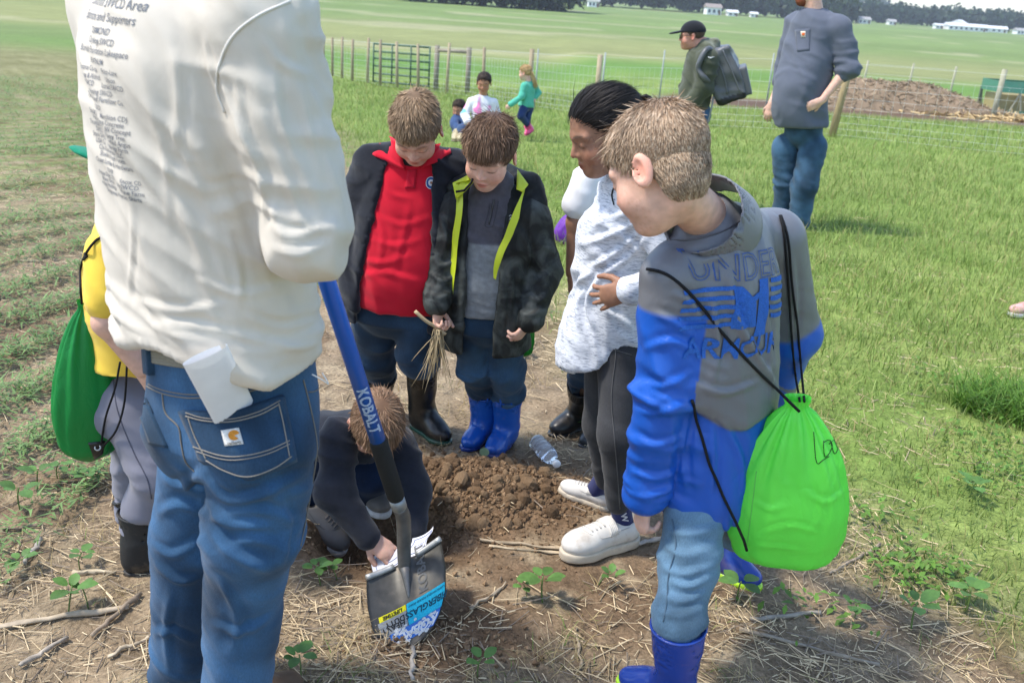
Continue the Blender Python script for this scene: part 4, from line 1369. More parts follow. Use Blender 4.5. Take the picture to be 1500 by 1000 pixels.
def build_grass():
    rg = np.random.default_rng(21)
    x, y, r = scatter_polar(250000, 2.0, 34, -40, 46, 22, 1.85)
    g = grass_w(x, y)
    P = np.stack([x, y, 0 * x], 1)
    clump = fbm(P * 2.4, 3)
    lush = sstep(3.6, 6.0, r) * 0.75 + 0.25
    keep = rg.random(len(x)) < g * (0.35 + 0.65 * lush) * sstep(0.22, 0.5, clump + 0.12 * lush)
    keep &= ~((y > 24.2) & (x > 3.0))
    x, y, r, clump, g = x[keep], y[keep], r[keep], clump[keep], g[keep]
    n = len(x)
    h = (0.045 + 0.085 * rg.random(n) ** 1.4) * (0.55 + 0.75 * clump) * (0.65 + 0.5 * sstep(3.4, 6.5, r)) * (1 + 0.02 * r)
    w = (0.0019 + 0.0022 * rg.random(n)) * (1 + r * 0.12)
    t = rg.random((n, 1))
    c = A(0.165, 0.26, 0.05) + (A(0.33, 0.42, 0.11) - A(0.165, 0.26, 0.05)) * t
    yl = (rg.random((n, 1)) < 0.14) * 1.0
    c = c + (A(0.34, 0.32, 0.11) - c) * yl
    c = c * (0.8 + 0.45 * fbm(np.stack([x, y, 0 * x], 1) * 0.7, 2))[:, None]
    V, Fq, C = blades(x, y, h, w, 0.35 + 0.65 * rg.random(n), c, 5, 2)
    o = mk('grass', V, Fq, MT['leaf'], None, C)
    tag(o, 'green pasture grass covering the right side and behind the group', 'grass', None, 'stuff')
    # long-grass tuft at the right edge
    ctr = gpt(1478, 600)
    n = 900
    a = rg.random(n) * 6.28; d = rg.random(n) ** 0.6 * 0.26
    x = ctr[0] + d * np.cos(a); y = ctr[1] + d * np.sin(a) * 0.8
    c = A(0.075, 0.18, 0.02) + (A(0.15, 0.28, 0.035) - A(0.075, 0.18, 0.02)) * rg.random((n, 1))
    V, Fq, C = blades(x, y, 0.10 + 0.12 * rg.random(n), np.full(n, 0.006), 0.6 + 0.8 * rg.random(n), c, 8, 3)
    o = mk('grass_tuft', V, Fq, MT['leaf'], None, C); tag(o, 'dense dark green tuft of long grass near the right edge', 'grass', None, 'stuff')
    # dry tufts and sprouts in the trodden soil
    n = 15000
    x, y, r = scatter_polar(n * 3, 1.4, 7, -40, 42, 31, 1.4)
    P = np.stack([x, y, 0 * x], 1)
    cl = vnoise(P * 3.1 + 8) * vnoise(P * 8 + 2)
    dug = np.hypot((x + 0.15) / 0.62, (y - 2.66) / 0.45)
    keep = (cl > 0.33) & (dug > 1.0) & (rg.random(len(x)) < 0.9)
    x, y = x[keep][:n], y[keep][:n]; n = len(x)
    c = A(0.30, 0.22, 0.09) + (A(0.46, 0.36, 0.19) - A(0.30, 0.22, 0.09)) * rg.random((n, 1))
    gr = rg.random((n, 1)) < (0.12 + 0.3 * grass_w(x, y))[:, None]
    c = np.where(gr, A(0.12, 0.20, 0.035), c)
    V, Fq, C = blades(x, y, 0.025 + 0.05 * rg.random(n), 0.0018 + 0.0016 * rg.random(n), 0.7 + 1.0 * rg.random(n), c, 9, 2)
    o = mk('dry_grass', V, Fq, MT['straw'], None, C); tag(o, 'dry yellowed grass tufts scattered over the bare soil', 'grass', None, 'stuff')
build_grass()
def build_straw():
    rg = np.random.default_rng(41)
    N = 62000
    x, y, r = scatter_polar(N, 1.3, 9, -44, 42, 42, 1.5)
    P = np.stack([x, y, 0 * x], 1)
    dens = sstep(0.34, 0.62, fbm(P * 1.9 + 4, 3)) * 0.85 + 0.15
    g = grass_w(x, y)
    dug = np.minimum(np.hypot((x + 0.15) / 0.60, (y - 2.68) / 0.42), 9)
    keep = rg.random(N) < dens * (1 - 0.75 * sstep(0.5, 1.0, g)) * (0.12 + 0.88 * sstep(0.9, 1.3, dug))
    x, y = x[keep], y[keep]; n = len(x)
    L = 0.008 + 0.055 * rg.random(n) ** 2.6
    a = rg.random(n) * 2 * math.pi
    d = np.stack([np.cos(a), np.sin(a), rg.normal(size=n) * 0.12], 1)
    z = zg(x, y)
    p = np.stack([x, y, z + 0.004 + 0.008 * rg.random(n)], 1)
    e1 = p - d * L[:, None]; e2 = p + d * L[:, None]; mid = p + np.stack([0 * a, 0 * a, L * 0.06 * rg.normal(size=n)], 1)
    e1[:, 2] = np.maximum(e1[:, 2], zg(e1[:, 0], e1[:, 1]) + 0.002); e2[:, 2] = np.maximum(e2[:, 2], zg(e2[:, 0], e2[:, 1]) + 0.002)
    w = (0.0006 + 0.0014 * rg.random(n) ** 1.8)[:, None]
    s = np.stack([-np.sin(a), np.cos(a), 0 * a], 1) * w; u = A(0, 0, 1) * w * 1.2
    V = np.stack([q for c in (e1, mid, e2) for q in (c - s, c + u, c + s)], 1).reshape(-1, 3)
    f = np.array([(0, 1, 4, 3), (1, 2, 5, 4), (3, 4, 7, 6), (4, 5, 8, 7)])
    Fq = (f[None] + (np.arange(n) * 9)[:, None, None]).reshape(-1, 4)
    c = A(0.38, 0.285, 0.165) + (A(0.68, 0.55, 0.36) - A(0.33, 0.25, 0.15)) * rg.random((n, 1))
    c = np.where(rg.random((n, 1)) < 0.25, A(0.24, 0.19, 0.145), c)
    o = mk('straw_litter', V, Fq, MT['straw'], None, np.repeat(c, 9, 0), smooth=False)
    tag(o, 'broken straw and crop residue littering the bare soil', 'straw', None, 'stuff')
build_straw()
def stalk(px0, px1, r, label, c=(0.42, 0.34, 0.24), seed=0):
    a, b = gpt(*px0), gpt(*px1)
    rg = np.random.default_rng(seed + 100)
    n = 9
    pts = [a + (b - a) * t + rg.normal(size=3) * 0.003 for t in np.linspace(0, 1, n)]
    for p in pts: p[2] = zg(p[0], p[1])[0] + r * 0.9
    pts = np.array(pts); pts[:, 2] = np.linspace(pts[0, 2], pts[-1, 2], n) * 0.5 + pts[:, 2] * 0.5 + r * 0.4
    r = r * 0.75
    V, Fq = tube(pts, r * (0.75 + 0.4 * rg.random(n)), 7)
    V = V + 0.0015 * rg.normal(size=V.shape)
    o = mk('corn_stalk', V, Fq, MT['straw'], None, A(*c) * (0.75 + 0.5 * vnoise(V * 40))[:, None], loc=a)
    tag(o, label, 'stalk', 'dry corn stalks lying on the soil')
stalk((0, 922), (192, 898), 0.009, 'thick pale corn stalk lying at the lower left corner', seed=1)
stalk((28, 985), (95, 940), 0.009, 'short grey corn stalk below the thick stalk at lower left', (0.36, 0.31, 0.25), 2)
stalk((36, 825), (60, 790), 0.010, 'stub of grey corn stalk above the thick stalk at lower left', (0.38, 0.34, 0.29), 3)
stalk((105, 842), (168, 842), 0.008, 'pale corn stalk beside the muddy black boot', (0.5, 0.41, 0.28), 4)
stalk((60, 770), (5, 775), 0.006, 'thin dark stalk at the left edge below the green bag', (0.25, 0.2, 0.15), 5)
stalk((135, 940), (205, 880), 0.009, 'dark corn stalk just left of the jeans', (0.27, 0.21, 0.15), 6)
stalk((160, 965), (225, 935), 0.007, 'pale split stalk against the left trouser leg', (0.45, 0.37, 0.26), 7)
stalk((698, 798), (830, 812), 0.006, 'thin pale stalk leading to the nearer white sneaker', (0.42, 0.33, 0.22), 8)
stalk((714, 808), (835, 818), 0.005, 'thinner stalk in front of the pale stalk by the sneaker', (0.45, 0.36, 0.24), 9)
stalk((930, 805), (985, 792), 0.009, 'grey stalk between the nearer sneaker and the blond boy\'s leg', (0.42, 0.37, 0.32), 10)
stalk((606, 950), (604, 1000), 0.008, 'grey stalk below the tip of the shovel', (0.36, 0.32, 0.27), 11)
stalk((1100, 912), (1200, 900), 0.008, 'long grey stalk right of the nearest blue boot', (0.36, 0.31, 0.25), 12)
stalk((1080, 925), (1290, 978), 0.006, 'long thin stalk crossing the lower right corner', (0.33, 0.27, 0.2), 13)
stalk((1215, 845), (1290, 800), 0.006, 'thin stalk below the lime bag', (0.37, 0.30, 0.22), 14)
stalk((765, 585), (768, 520), 0.006, 'upright broken stalk behind the blue rain boots', (0.40, 0.32, 0.22), 15)
stalk((10, 665), (60, 655), 0.005, 'small stalk left of the green bag', (0.42, 0.34, 0.24), 16)
stalk((740, 860), (690, 900), 0.005, 'short stalk lying right of the shovel blade', (0.42, 0.34, 0.24), 17)
stalk((845, 925), (850, 985), 0.004, 'thin twig pointing at the camera below the sneakers', (0.38, 0.30, 0.2), 18)

# leaves of young plants
def leaf_geo(L, Wd, cup=0.15, n=5):
    t = np.linspace(0, 1, n + 1)
    w = Wd * np.sin(np.pi * np.clip(t * 0.92 + 0.06, 0, 1)) ** 0.75
    w[-1] *= 0.3
    V = []
    for k in range(n + 1):
        z = cup * L * (math.sin(t[k] * 2.6)) * 0.5
        V += [(-w[k] / 2, t[k] * L, z + cup * w[k] * 0.5), (0, t[k] * L, z), (w[k] / 2, t[k] * L, z + cup * w[k] * 0.5)]
    Fq = []
    for k in range(n):
        b = k * 3
        Fq += [(b, b + 1, b + 4, b + 3), (b + 1, b + 2, b + 5, b + 4)]
    return np.array(V), np.array(Fq)
def seedling(px, py, s, label, seed, group='young bean plants sprouting in the soil', weed=False):
    rg = np.random.default_rng(seed)
    g = gpt(px, py)
    root = empty('bean_seedling', g, label, 'seedling', group)
    hgt = 0.07 * s
    V, Fq = tube(bez(g - A(0, 0, 0.01), g + A(rg.normal() * 0.01, 0, hgt * 0.6), g + A(rg.normal() * 0.015, rg.normal() * 0.01, hgt), 6), 0.0022 * s, 5)
    mk('stem', V, Fq, MT['leaf'], root, (0.16, 0.24, 0.07))
    top = V[-1]
    k = int(rg.integers(4, 7)); a0 = rg.random() * 6
    LV, LF = leaf_geo(0.045 * s, 0.034 * s)
    for j in range(k):
        a = a0 + j * 2 * math.pi / k + rg.normal() * 0.25; tilt = rg.normal() * 0.25 + 0.15
        sc = 0.7 + 0.5 * rg.random()
        d = A(math.cos(a), math.sin(a), 0)
        Rm = frame(A(0, 0, 1) - d * tilt, d)
        p = top + d * 0.012 * s + A(0, 0, -0.012 * rg.random() * s)
        V2 = (LV * sc) @ Rm + p
        c = A(0.105, 0.215, 0.05) * (0.8 + 0.5 * rg.random())
        mk('leaf', V2, LF, MT['leaf'], root, c)
SEED = [(795, 885, 1.15, 'largest bean seedling, between shovel and nearer sneaker'), (470, 858, 0.9, 'bean seedling left of the shovel blade behind the man\'s leg'), (495, 850, 0.8, 'bean seedling closest to the left corner of the shovel blade'),
        (875, 860, 0.8, 'small bean seedling just below the nearer white sneaker'), (1080, 880, 1.1, 'bean seedling under the blond boy\'s raised blue boot'), (1335, 925, 1.2, 'bean seedling with broad leaves in the lower right corner'), (1415, 895, 1.2, 'bean seedling near the right edge, low down'),
        (1420, 735, 1.1, 'bean seedling in the grass at the right, level with the lime bag'), (1410, 720, 0.9, 'second bean seedling in the grass behind its neighbour at right'), (100, 905, 1.0, 'bean seedling beside the thick pale corn stalk'), (130, 895, 0.8, 'bean seedling between the thick stalk and the muddy boot'), (55, 715, 1.0, 'bean seedling left of the green drawstring bag'),
        (30, 745, 1.1, 'bean seedling at the left edge below the green bag'), (85, 700, 0.9, 'bean seedling just below the tip of the green bag'), (125, 715, 0.9, 'bean seedling behind the muddy black boot'), (118, 830, 0.8, 'lone bean seedling above the pale stalk by the boot'), (15, 835, 0.8, 'bean seedling near the grey stalk stub at the left edge'),
        (440, 1000, 0.9, 'bean seedling at the bottom edge right of the jeans'), (700, 995, 0.9, 'bean seedling at the bottom edge below the shovel'), (770, 880, 0.6, 'small bean seedling next to the largest one'), (1250, 905, 0.8, 'bean seedling at lower right below the lime bag'),
        (762, 520, 0.9, 'bean seedling behind the boy in blue rain boots'), (852, 635, 0.8, 'bean seedling beside the black boots behind the girl')]
for k, (px, py, s, lb) in enumerate(SEED): seedling(px, py, s, lb, 60 + k)
def crop_rows():
    rg = np.random.default_rng(77)
    LV, LF = leaf_geo(0.031, 0.027, 0.15, 1)
    n = 85000
    x, y, r = scatter_polar(n, 2.2, 24, -46, 6, 78, 1.45)
    cs, sn = math.cos(R(24)), math.sin(R(24))
    t = (x * cs - y * sn)                      # across the rows
    along = x * sn + y * cs
    t2 = np.round(t / 0.38) * 0.38 + rg.normal(size=n) * np.where(rg.random(n) < 0.25, 0.13, 0.05) - 0.05 * np.sin(along * 0.8) * 0
    x = t2 * cs + along * sn; y = -t2 * sn + along * cs
    g = grass_w(x, y)
    P = np.stack([x, y, 0 * x], 1)
    keep = (g < 0.3) & (rg.random(n) < (0.25 + 0.75 * sstep(0.3, 0.55, fbm(P * 1.2 + 3, 2)))) & ((x < -1.15 - 0.0 * y) | (y > 4.6)) & (np.hypot(x, y) > 2.4)
    near = (y < 4.4) & (x > -1.3); keep &= ~near
    x, y, r = x[keep], y[keep], r[keep]; n = len(x)
    z = zg(x, y)
    Vs, Cs = [], []
    for j in range(2):
        a = rg.random(n) * 6.28
        d = np.stack([np.cos(a), np.sin(a), 0 * a], 1); s = np.stack([-np.sin(a), np.cos(a), 0 * a], 1); u = A(0, 0, 1)
        sc = (0.65 + 0.7 * rg.random(n)) * (1 + 0.035 * r)
        base = np.stack([x, y, z + 0.02 + 0.05 * rg.random(n)], 1)
        q = base[:, None] + sc[:, None, None] * (LV[None, :, 0:1] * s[:, None] + LV[None, :, 1:2] * d[:, None] + (LV[None, :, 2:3] + 0.3 * LV[None, :, 1:2] * rg.normal(size=(n, 1, 1))) * u)
        Vs.append(q); Cs.append(np.repeat(A(0.165, 0.265, 0.085) * (0.75 + 0.6 * rg.random((n, 1))), len(LV), 0))
    V = np.concatenate([v.reshape(-1, 3) for v in Vs]); m = len(LV)
    Fq = (LF[None] + (np.arange(2 * n) * m)[:, None, None]).reshape(-1, 4)
    o = mk('crop_rows', V, Fq, MT['leaf'], None, np.concatenate(Cs)); tag(o, 'rows of young green crop plants across the field at left', 'crop', None, 'stuff')
crop_rows()
def weeds():
    rg = np.random.default_rng(91)
    LV, LF = leaf_geo(0.022, 0.012, 0.2, 2)
    pts = []
    for px, py, n, sp in ((1340, 845, 200, 0.09), (1385, 560, 60, 0.1), (1460, 700, 120, 0.12), (1260, 760, 60, 0.1), (1180, 900, 40, 0.08), (1440, 640, 90, 0.12)):
        c = gpt(px, py)
        for k in range(n): pts.append((c[0] + rg.normal() * sp, c[1] + rg.normal() * sp * 0.8))
    pts = np.array(pts); z = zg(pts[:, 0], pts[:, 1])
    Vs = []
    for (x, y), zz in zip(pts, z):
        a = rg.random() * 6.28; d = A(math.cos(a), math.sin(a), 0)
        Vs.append((LV * (0.7 + 1.0 * rg.random())) @ frame(A(0, 0, 1) - d * rg.normal() * 0.6, d) + A(x, y, zz + 0.01 + 0.05 * rg.random()))
    m = len(LV)
    Fq = (LF[None] + (np.arange(len(Vs)) * m)[:, None, None]).reshape(-1, 4)
    o = mk('broadleaf_weeds', np.concatenate(Vs), Fq, MT['leaf'], None, np.repeat(A(0.13, 0.25, 0.04) * (0.7 + 0.7 * rg.random((len(Vs), 1))), m, 0)); tag(o, 'low broad-leaved weeds growing among the grass at lower right', 'weeds', None, 'stuff')
weeds()
def small_things():
    # plastic bottle lying on its side
    a = gpt(786, 662); b = gpt(814, 694)
    ax = nrm((b - a) * A(1, 1, 0)); up = A(0, 0, 1)
    L = 0.20; r0 = 0.032
    c = gpt(800, 677); c[2] += r0 * 0.92
    st = c - ax * L / 2
    prof = [(0, 0.006), (0.002, 0.024), (0.008, 0.031), (0.03, 0.032), (0.036, 0.0295), (0.042, 0.032), (0.052, 0.032), (0.058, 0.0295), (0.064, 0.032), (0.075, 0.032), (0.081, 0.0295), (0.087, 0.032), (0.11, 0.032), (0.125, 0.030), (0.145, 0.023), (0.158, 0.015), (0.165, 0.0125), (0.178, 0.0125)]
    root = empty('water_bottle', c - A(0, 0, r0), 'clear empty plastic water bottle lying on the soil', 'bottle')
    rg = np.random.default_rng(3)
    V, Fq = tube(np.array([st + ax * p for p, _ in prof]), [q for _, q in prof], 22)
    V = V + 0.0022 * (np.stack([vnoise(V * 30 + k * 9) for k in range(3)], 1) - 0.5)
    mk('bottle_body', V, Fq, MT['clear'], root)
    V, Fq = tube(np.array([st + ax * 0.176, st + ax * 0.178, st + ax * 0.19, st + ax * 0.192]), [0.012, 0.0145, 0.0145, 0.012], 18)
    mk('cap', V, Fq, MT['plastic'], root, (0.75, 0.78, 0.8))
    # pale round leaf in front of the blue boots
    g = gpt(707, 681)
    LV, LF = leaf_geo(0.035, 0.036, 0.2)
    o = mk('fallen_leaf', LV @ frame(A(0.1, -0.7, 0.7), A(0.2, 0.5, 0.9)) + g + A(0, 0, 0.005), LF, MT['leaf'], None, (0.26, 0.36, 0.18), loc=g)
    tag(o, 'pale green round leaf on the soil before the blue rain boots', 'leaf')
    # purple sack on the grass
    tp = W(846, 262, 6.4); bt = W(832, 312, 6.4); bt[2] = zg(bt[0], bt[1])[0]
    tp = bt + A(0.05, 0, 0.24)
    root = empty('drawstring_bag', bt, 'purple drawstring bag with a lime stripe on the grass behind the girl', 'bag')
    nb, V, Fq, Rm = bag(root, tp, bt, 0.10, 0.08, A(0, -1, 0.05), (0.20, 0.045, 0.42), seed=11)
    bb = bvh_of(V, Fq)
    try:
        mk('stripe', *seam(bb, [(832, 275), (836, 285), (838, 292)], 0.014, 0.0, 10, 8), MT['nylon_bag'], nb, (0.45, 0.75, 0.05))
    except Exception: pass
small_things()
# ------------------------------------------------------------------ people round the hole
FAIR = A(0.66, 0.40, 0.30); BROWN = A(0.33, 0.17, 0.105); RUDDY = A(0.56, 0.28, 0.20)
def nod(yw, dn, tilt=0.0):
    f = yaw(yw); z = A(0, 0, 1); dn = R(dn)
    up = f * math.sin(dn) + z * math.cos(dn); fw = f * math.cos(dn) - z * math.sin(dn)
    side = np.cross(fw, up)
    up = nrm(up + side * math.sin(R(tilt)))
    return up, fw
def heather():
    m, nt, N, L, B = newmat('heather_knit')
    tc = N.new('ShaderNodeTexCoord'); mp = N.new('ShaderNodeMapping'); mp.inputs['Scale'].default_value = (1, 1, 5); mp.inputs['Rotation'].default_value = (0.25, 0.2, 0)
    L.new(tc.outputs['Object'], mp.inputs[0])
    n = N.new('ShaderNodeTexNoise'); n.inputs['Scale'].default_value = 48; n.inputs['Detail'].default_value = 5; n.inputs['Roughness'].default_value = 0.7
    L.new(mp.outputs[0], n.inputs['Vector'])
    cr = N.new('ShaderNodeValToRGB'); cr.color_ramp.elements[0].position = 0.30; cr.color_ramp.elements[1].position = 0.52
    cr.color_ramp.elements[0].color = (0.17, 0.20, 0.26, 1); cr.color_ramp.elements[1].color = (0.68, 0.70, 0.74, 1)
    L.new(n.outputs[0], cr.inputs[0]); L.new(cr.outputs[0], B.inputs['Base Color'])
    B.inputs['Roughness'].default_value = 0.9; B.inputs['Specular IOR Level'].default_value = 0.15
    return m
MT['heather'] = heather()
def camo():
    m, nt, N, L, B = newmat('dark_camo')
    tc = N.new('ShaderNodeTexCoord')
    n = N.new('ShaderNodeTexNoise'); n.inputs['Scale'].default_value = 13; n.inputs['Detail'].default_value = 6; n.inputs['Distortion'].default_value = 1.2
    L.new(tc.outputs['Object'], n.inputs['Vector'])
    cr = N.new('ShaderNodeValToRGB'); cr.color_ramp.elements[0].position = 0.42; cr.color_ramp.elements[1].position = 0.68
    cr.color_ramp.elements[0].color = (0.011, 0.013, 0.013, 1); cr.color_ramp.elements[1].color = (0.075, 0.085, 0.078, 1)
    L.new(n.outputs[0], cr.inputs[0])
    at_ = N.new('ShaderNodeAttribute'); at_.attribute_name = 'Col'
    mx = N.new('ShaderNodeMix'); mx.data_type = 'RGBA'; mx.blend_type = 'MULTIPLY'; mx.inputs[0].default_value = 1
    L.new(cr.outputs[0], mx.inputs[6]); L.new(at_.outputs[0], mx.inputs[7])
    L.new(mx.outputs[2], B.inputs['Base Color'])
    B.inputs['Roughness'].default_value = 0.65; B.inputs['Specular IOR Level'].default_value = 0.3
    return m
MT['camo'] = camo()

DEN = A(0.040, 0.092, 0.185)
def denim_col(V, base, fade=None, amt=0.7):
    n = fbm(V * 9, 3)
    k = 0.55 + 0.9 * sstep(0.25, 0.75, n)
    if fade is not None: k = k + amt * fade
    return base * k[:, None]

# ---------------- the man in the white shirt
def man_white():
    pr = Person('man in a long-sleeved off-white shirt and blue jeans seen from behind', (-0.55, 1.7, 0))
    hip = W(332, 612, 1.66); neck = W(252, -45, 1.66)
    J = dict(hip=hip, neck=neck, fwd=yaw(28), Rsh=W(378, 38, 1.53), Rel=W(452, 338, 1.50), Rwr=W(418, 300, 1.76),
             Lsh=W(178, 20, 1.78), Lel=W(215, 330, 1.98), Lwr=W(330, 330, 2.02))
    tab = [(0.10, 0.200, 0.150, 0.0, 0.0), (0.2, 0.196, 0.150, 0, 0), (0.35, 0.190, 0.145, 0, 0), (0.55, 0.200, 0.148, 0, 0), (0.72, 0.212, 0.146, 0, -0.005), (0.86, 0.200, 0.128, 0, -0.01), (0.95, 0.150, 0.100, 0, -0.005), (1.0, 0.085, 0.075, 0, 0)]
    Rm, L = torso_frame(hip, neck, yaw(28))
    def sd(P):
        d = upper(P, J, tab, [0.088, 0.066, 0.052], R(-22), 0.045)
        # uneven hem that hangs lower on the right hip
        q = (P - hip) @ Rm.T
        hem = 0.200 - 0.058 * sstep(-0.02, 0.16, q[:, 0]) + 0.012 * np.sin(q[:, 0] * 22)
        return np.maximum(d, hem - q[:, 2])
    def disp(V, N):
        q = (V - hip) @ Rm.T
        arm = segw(V, J['Rsh'], J['Rel'], 0.0, 1.0, 0.11)
        tr = 1 - arm
        dn = nrm(A(0.85, 0.2, 0.35))
        o = tr * folds(V, A(0.9, 0.1, 0.22), 15, 1.6, 0.016, 2, 0.5, 1.5) * sstep(0.1, 0.35, q[:, 2])
        o += tr * folds(V, A(0.6, 0.1, 0.75), 20, 4, 0.008, 5)
        o += tr * folds(V, A(0.2, 0.1, 0.95), 26, 4, 0.014, 8) * (1 - sstep(0.2, 0.34, q[:, 2]))
        o += arm * (folds(V, A(0.8, 0.3, 0.35), 20, 3, 0.014, 9) + folds(V, A(0.1, 0, 1), 22, 6, 0.008, 4))
        # deep crease behind the arm
        cr = segw(V, W(330, 60, 1.55), W(345, 250, 1.55), 0, 1, 0.05)
        o -= 0.010 * cr * (0.4 + vnoise(V * 20))
        return o
    V, Fq = garment(sd, [hip, neck, J['Rsh'], J['Rel'], J['Rwr'], J['Lsh'], J['Lel'], J['Lwr']], 0.22, 0.0058, disp, 1)
    V = lap(V, Fq, 1)
    V = creases(V, Fq, [[(0.6,), (192, 300), (194, 360), (188, 440)], [(0.7,), (245, 170), (285, 260), (320, 330)], [(0.5,), (238, 200), (244, 260), (248, 340)], [(300, 60), (312, 110), (330, 160)], [(1.6,), (322, 120), (352, 192), (380, 250), (388, 320)],
        [(345, 120), (356, 190), (380, 240)], [(400, 90), (410, 170), (430, 240)], [(385, 170), (420, 260), (440, 320)], [(395, 330), (430, 345), (490, 330)], [(400, 365), (440, 372), (480, 355)], [(440, 130), (455, 200), (470, 260)], [(385, 60), (415, 95), (455, 110)],
        [(200, 440), (260, 455), (330, 445)], [(230, 475), (300, 480), (380, 500)], [(290, 410), (350, 430), (420, 420)], [(350, 460), (410, 480), (460, 470)], [(330, 330), (350, 400), (350, 450)], [(270, 300), (300, 380), (320, 420)], [(400, 500), (440, 510), (470, 500)], [(150, 380), (160, 430), (170, 470)], [(255, 80), (262, 150), (255, 230)]], 0.0038, 0.0070)
    n = fbm(V * 5, 3)
    q = (V - hip) @ Rm.T
    C = np.tile(A(0.60, 0.545, 0.46), (len(V), 1))
    mud = sstep(0.52, 0.68, fbm(V * 11, 4)) * (1 - sstep(0.12, 0.3, q[:, 2])) * 0.4
    C = C + (A(0.40, 0.32, 0.22) - C) * mud[:, None]
    shirt = pr.part('shirt', V, Fq, 'cotton', C)
    bv = bvh_of(V, Fq)
    # armhole seam
    V2, F2 = seam(bv, [(425, 2), (375, 25), (340, 55), (322, 95), (318, 130), (330, 165)], 0.0022, 0.001, 40)
    pr.part('seam', V2, F2, 'cotton', (0.62, 0.60, 0.55), shirt)
    # sponsor list printed on the back
    fy = 47
    ex = A(math.cos(R(fy)), -math.sin(R(fy)), 0); dirn = yaw(fy)
    axis = nrm(neck - hip); ey = nrm(axis - (axis @ ex) * ex)
    lines = [('Envirothon SWCD Area', 0.0222, -0.001, 0), ('Sponsors and Supporters', 0.0192, 20, 0), ('DIAMOND', 0.0144, 38, 0), ('Cuyahoga SWCD', 0.0141, 52, 0.006), ('Burnish Foundation Lakespace', 0.0141, 66, 0.008),
             ('PLATINUM', 0.0118, 80, 0), ('Eastons Co-op       Frito-Lane', 0.0115, 92, 0), ('Honey & Aldrich       Union  ', 0.0115, 103, 0), ('Geauga SWCD       Lorain SWCD', 0.0115, 113, 0), ('Mahoning SWCD', 0.0115, 124, 0.004), ("Tyler's Grain and Fertilizer Co.", 0.0115, 134, 0),
             ('GOLD', 0.0111, 146, 0), ('Erie SWCD      Marchion CDJ', 0.0111, 157, 0.008), ('Hunter      Stone Concrete', 0.0111, 166, 0.01), ('Trumbull SWCD      JW Concept', 0.0111, 175, 0.008), ('SWCD      The Davey Tree', 0.0111, 184, 0.014), ('Stark SWCD      Certified Angus', 0.0111, 193, 0.012), ('USA Co      Pepperidge Farm', 0.0111, 202, 0.014), ('Clin-Dale Forestry LLC', 0.0111, 211, 0.012), ("Shaefer's Fresh Foods", 0.0111, 220, 0.015), ('Coast Lumber & Hardware', 0.0111, 230, 0.016),
             ('SILVER', 0.0096, 241, 0.008), ('Price Dairy, LTD.       Knox CD', 0.0100, 250, 0.024), ('Rose Farms       Ash SWCD', 0.0100, 258, 0.026), ('Hope Holdings       Wayne Farm', 0.0100, 266, 0.028), ('Designwear Premium Shirts', 0.0100, 275, 0.034)]
    vf = []
    top = hit(bv, 152, 8)
    O = top + dirn * 0.0
    for s, sz, py, dx in lines:
        tv, tt = text_mesh(s, sz, 0.0001)
        z0 = -(max(py, 0) + 2) / 1400 * 1.56 - 0.004
        if not len(tt): continue
        tv, tt = subdiv(tv, tt, 0.012)
        tv = tv[:, :2] * A(0.94, 0.98) + A(0.008 + dx * 0.8, z0 * 0.95 + 0.004)
        Vp, Tp = project(tv, tt, bv, O, ex, ey, dirn, 0.0011)
        if len(Tp): vf.append((Vp, Tp))
    V2, T2 = join(*vf)
    pr.part('printed_list', V2, T2, 'print', (0.19, 0.20, 0.22), shirt, smooth=False)
    # jeans
    legsA = [[W(388, 655, 1.60), W(364, 800, 1.60), W(340, 1075, 1.66)], [W(298, 660, 1.80), W(280, 805, 1.82), W(262, 1030, 1.88)]]
    hp = W(342, 590, 1.68); RmH = frame(A(0, 0, 1), yaw(28))
    def sdj(P):
        d = ell(P, hp, (0.166, 0.135, 0.160), RmH)
        d = smin(d, loft(P, hp, RmH, 0.2, [(-0.2, 0.168, 0.13, 0, 0), (0.4, 0.168, 0.128, 0, 0), (1.0, 0.168, 0.126, -0.008, 0)], 2.2), 0.03)
        # buttocks
        for s in (-1, 1):
            d = smin(d, ell(P, hp + (A(s * 0.066 + 0.008, -0.062, -0.055)) @ RmH, (0.085, 0.075, 0.10), RmH), 0.03)
        for pts, rr in zip(legsA, ((0.098, 0.080, 0.068), (0.088, 0.080, 0.070))):
            d = smin(d, limb(P, pts, rr, 0.03), 0.02)
        return d
    def dj(V, N):
        o = leg_folds(V, legsA, 0.017, 3)
        o += segw(V, legsA[0][0], legsA[0][1], 0.5, 1.0, 0.15) * folds(V, A(0.7, 0.2, 0.75), 11, 3, 0.014, 6)
        o += segw(V, hp, hp - A(0, 0, 0.15), 0.2, 1.1, 0.2) * folds(V, A(0.5, 0, 0.85), 18, 4, 0.007, 1)
        return o
    V, Fq = garment(sdj, [hp + A(0, 0, 0.22)] + legsA[0] + legsA[1], 0.21, 0.0068, dj, 1)
    V = lap(V, Fq, 1)
    V = creases(V, Fq, [[(1.3,), (300, 705), (350, 735), (450, 692)], [(310, 760), (375, 748), (440, 765)], [(330, 802), (375, 790), (420, 808)], [(305, 775), (340, 810), (395, 838)], [(400, 720), (422, 770), (412, 830)], [(322, 850), (348, 900), (342, 960)], [(315, 915), (355, 925), (395, 905)], [(300, 730), (330, 765), (390, 775)],
        [(232, 752), (262, 740), (300, 752)], [(225, 800), (255, 812), (298, 790)], [(230, 830), (262, 850), (292, 845)], [(250, 870), (243, 920), (248, 980)], [(215, 930), (250, 925), (285, 940)], [(240, 700), (265, 712), (300, 690)], [(265, 690), (280, 715), (305, 722)]], 0.0075, 0.010)
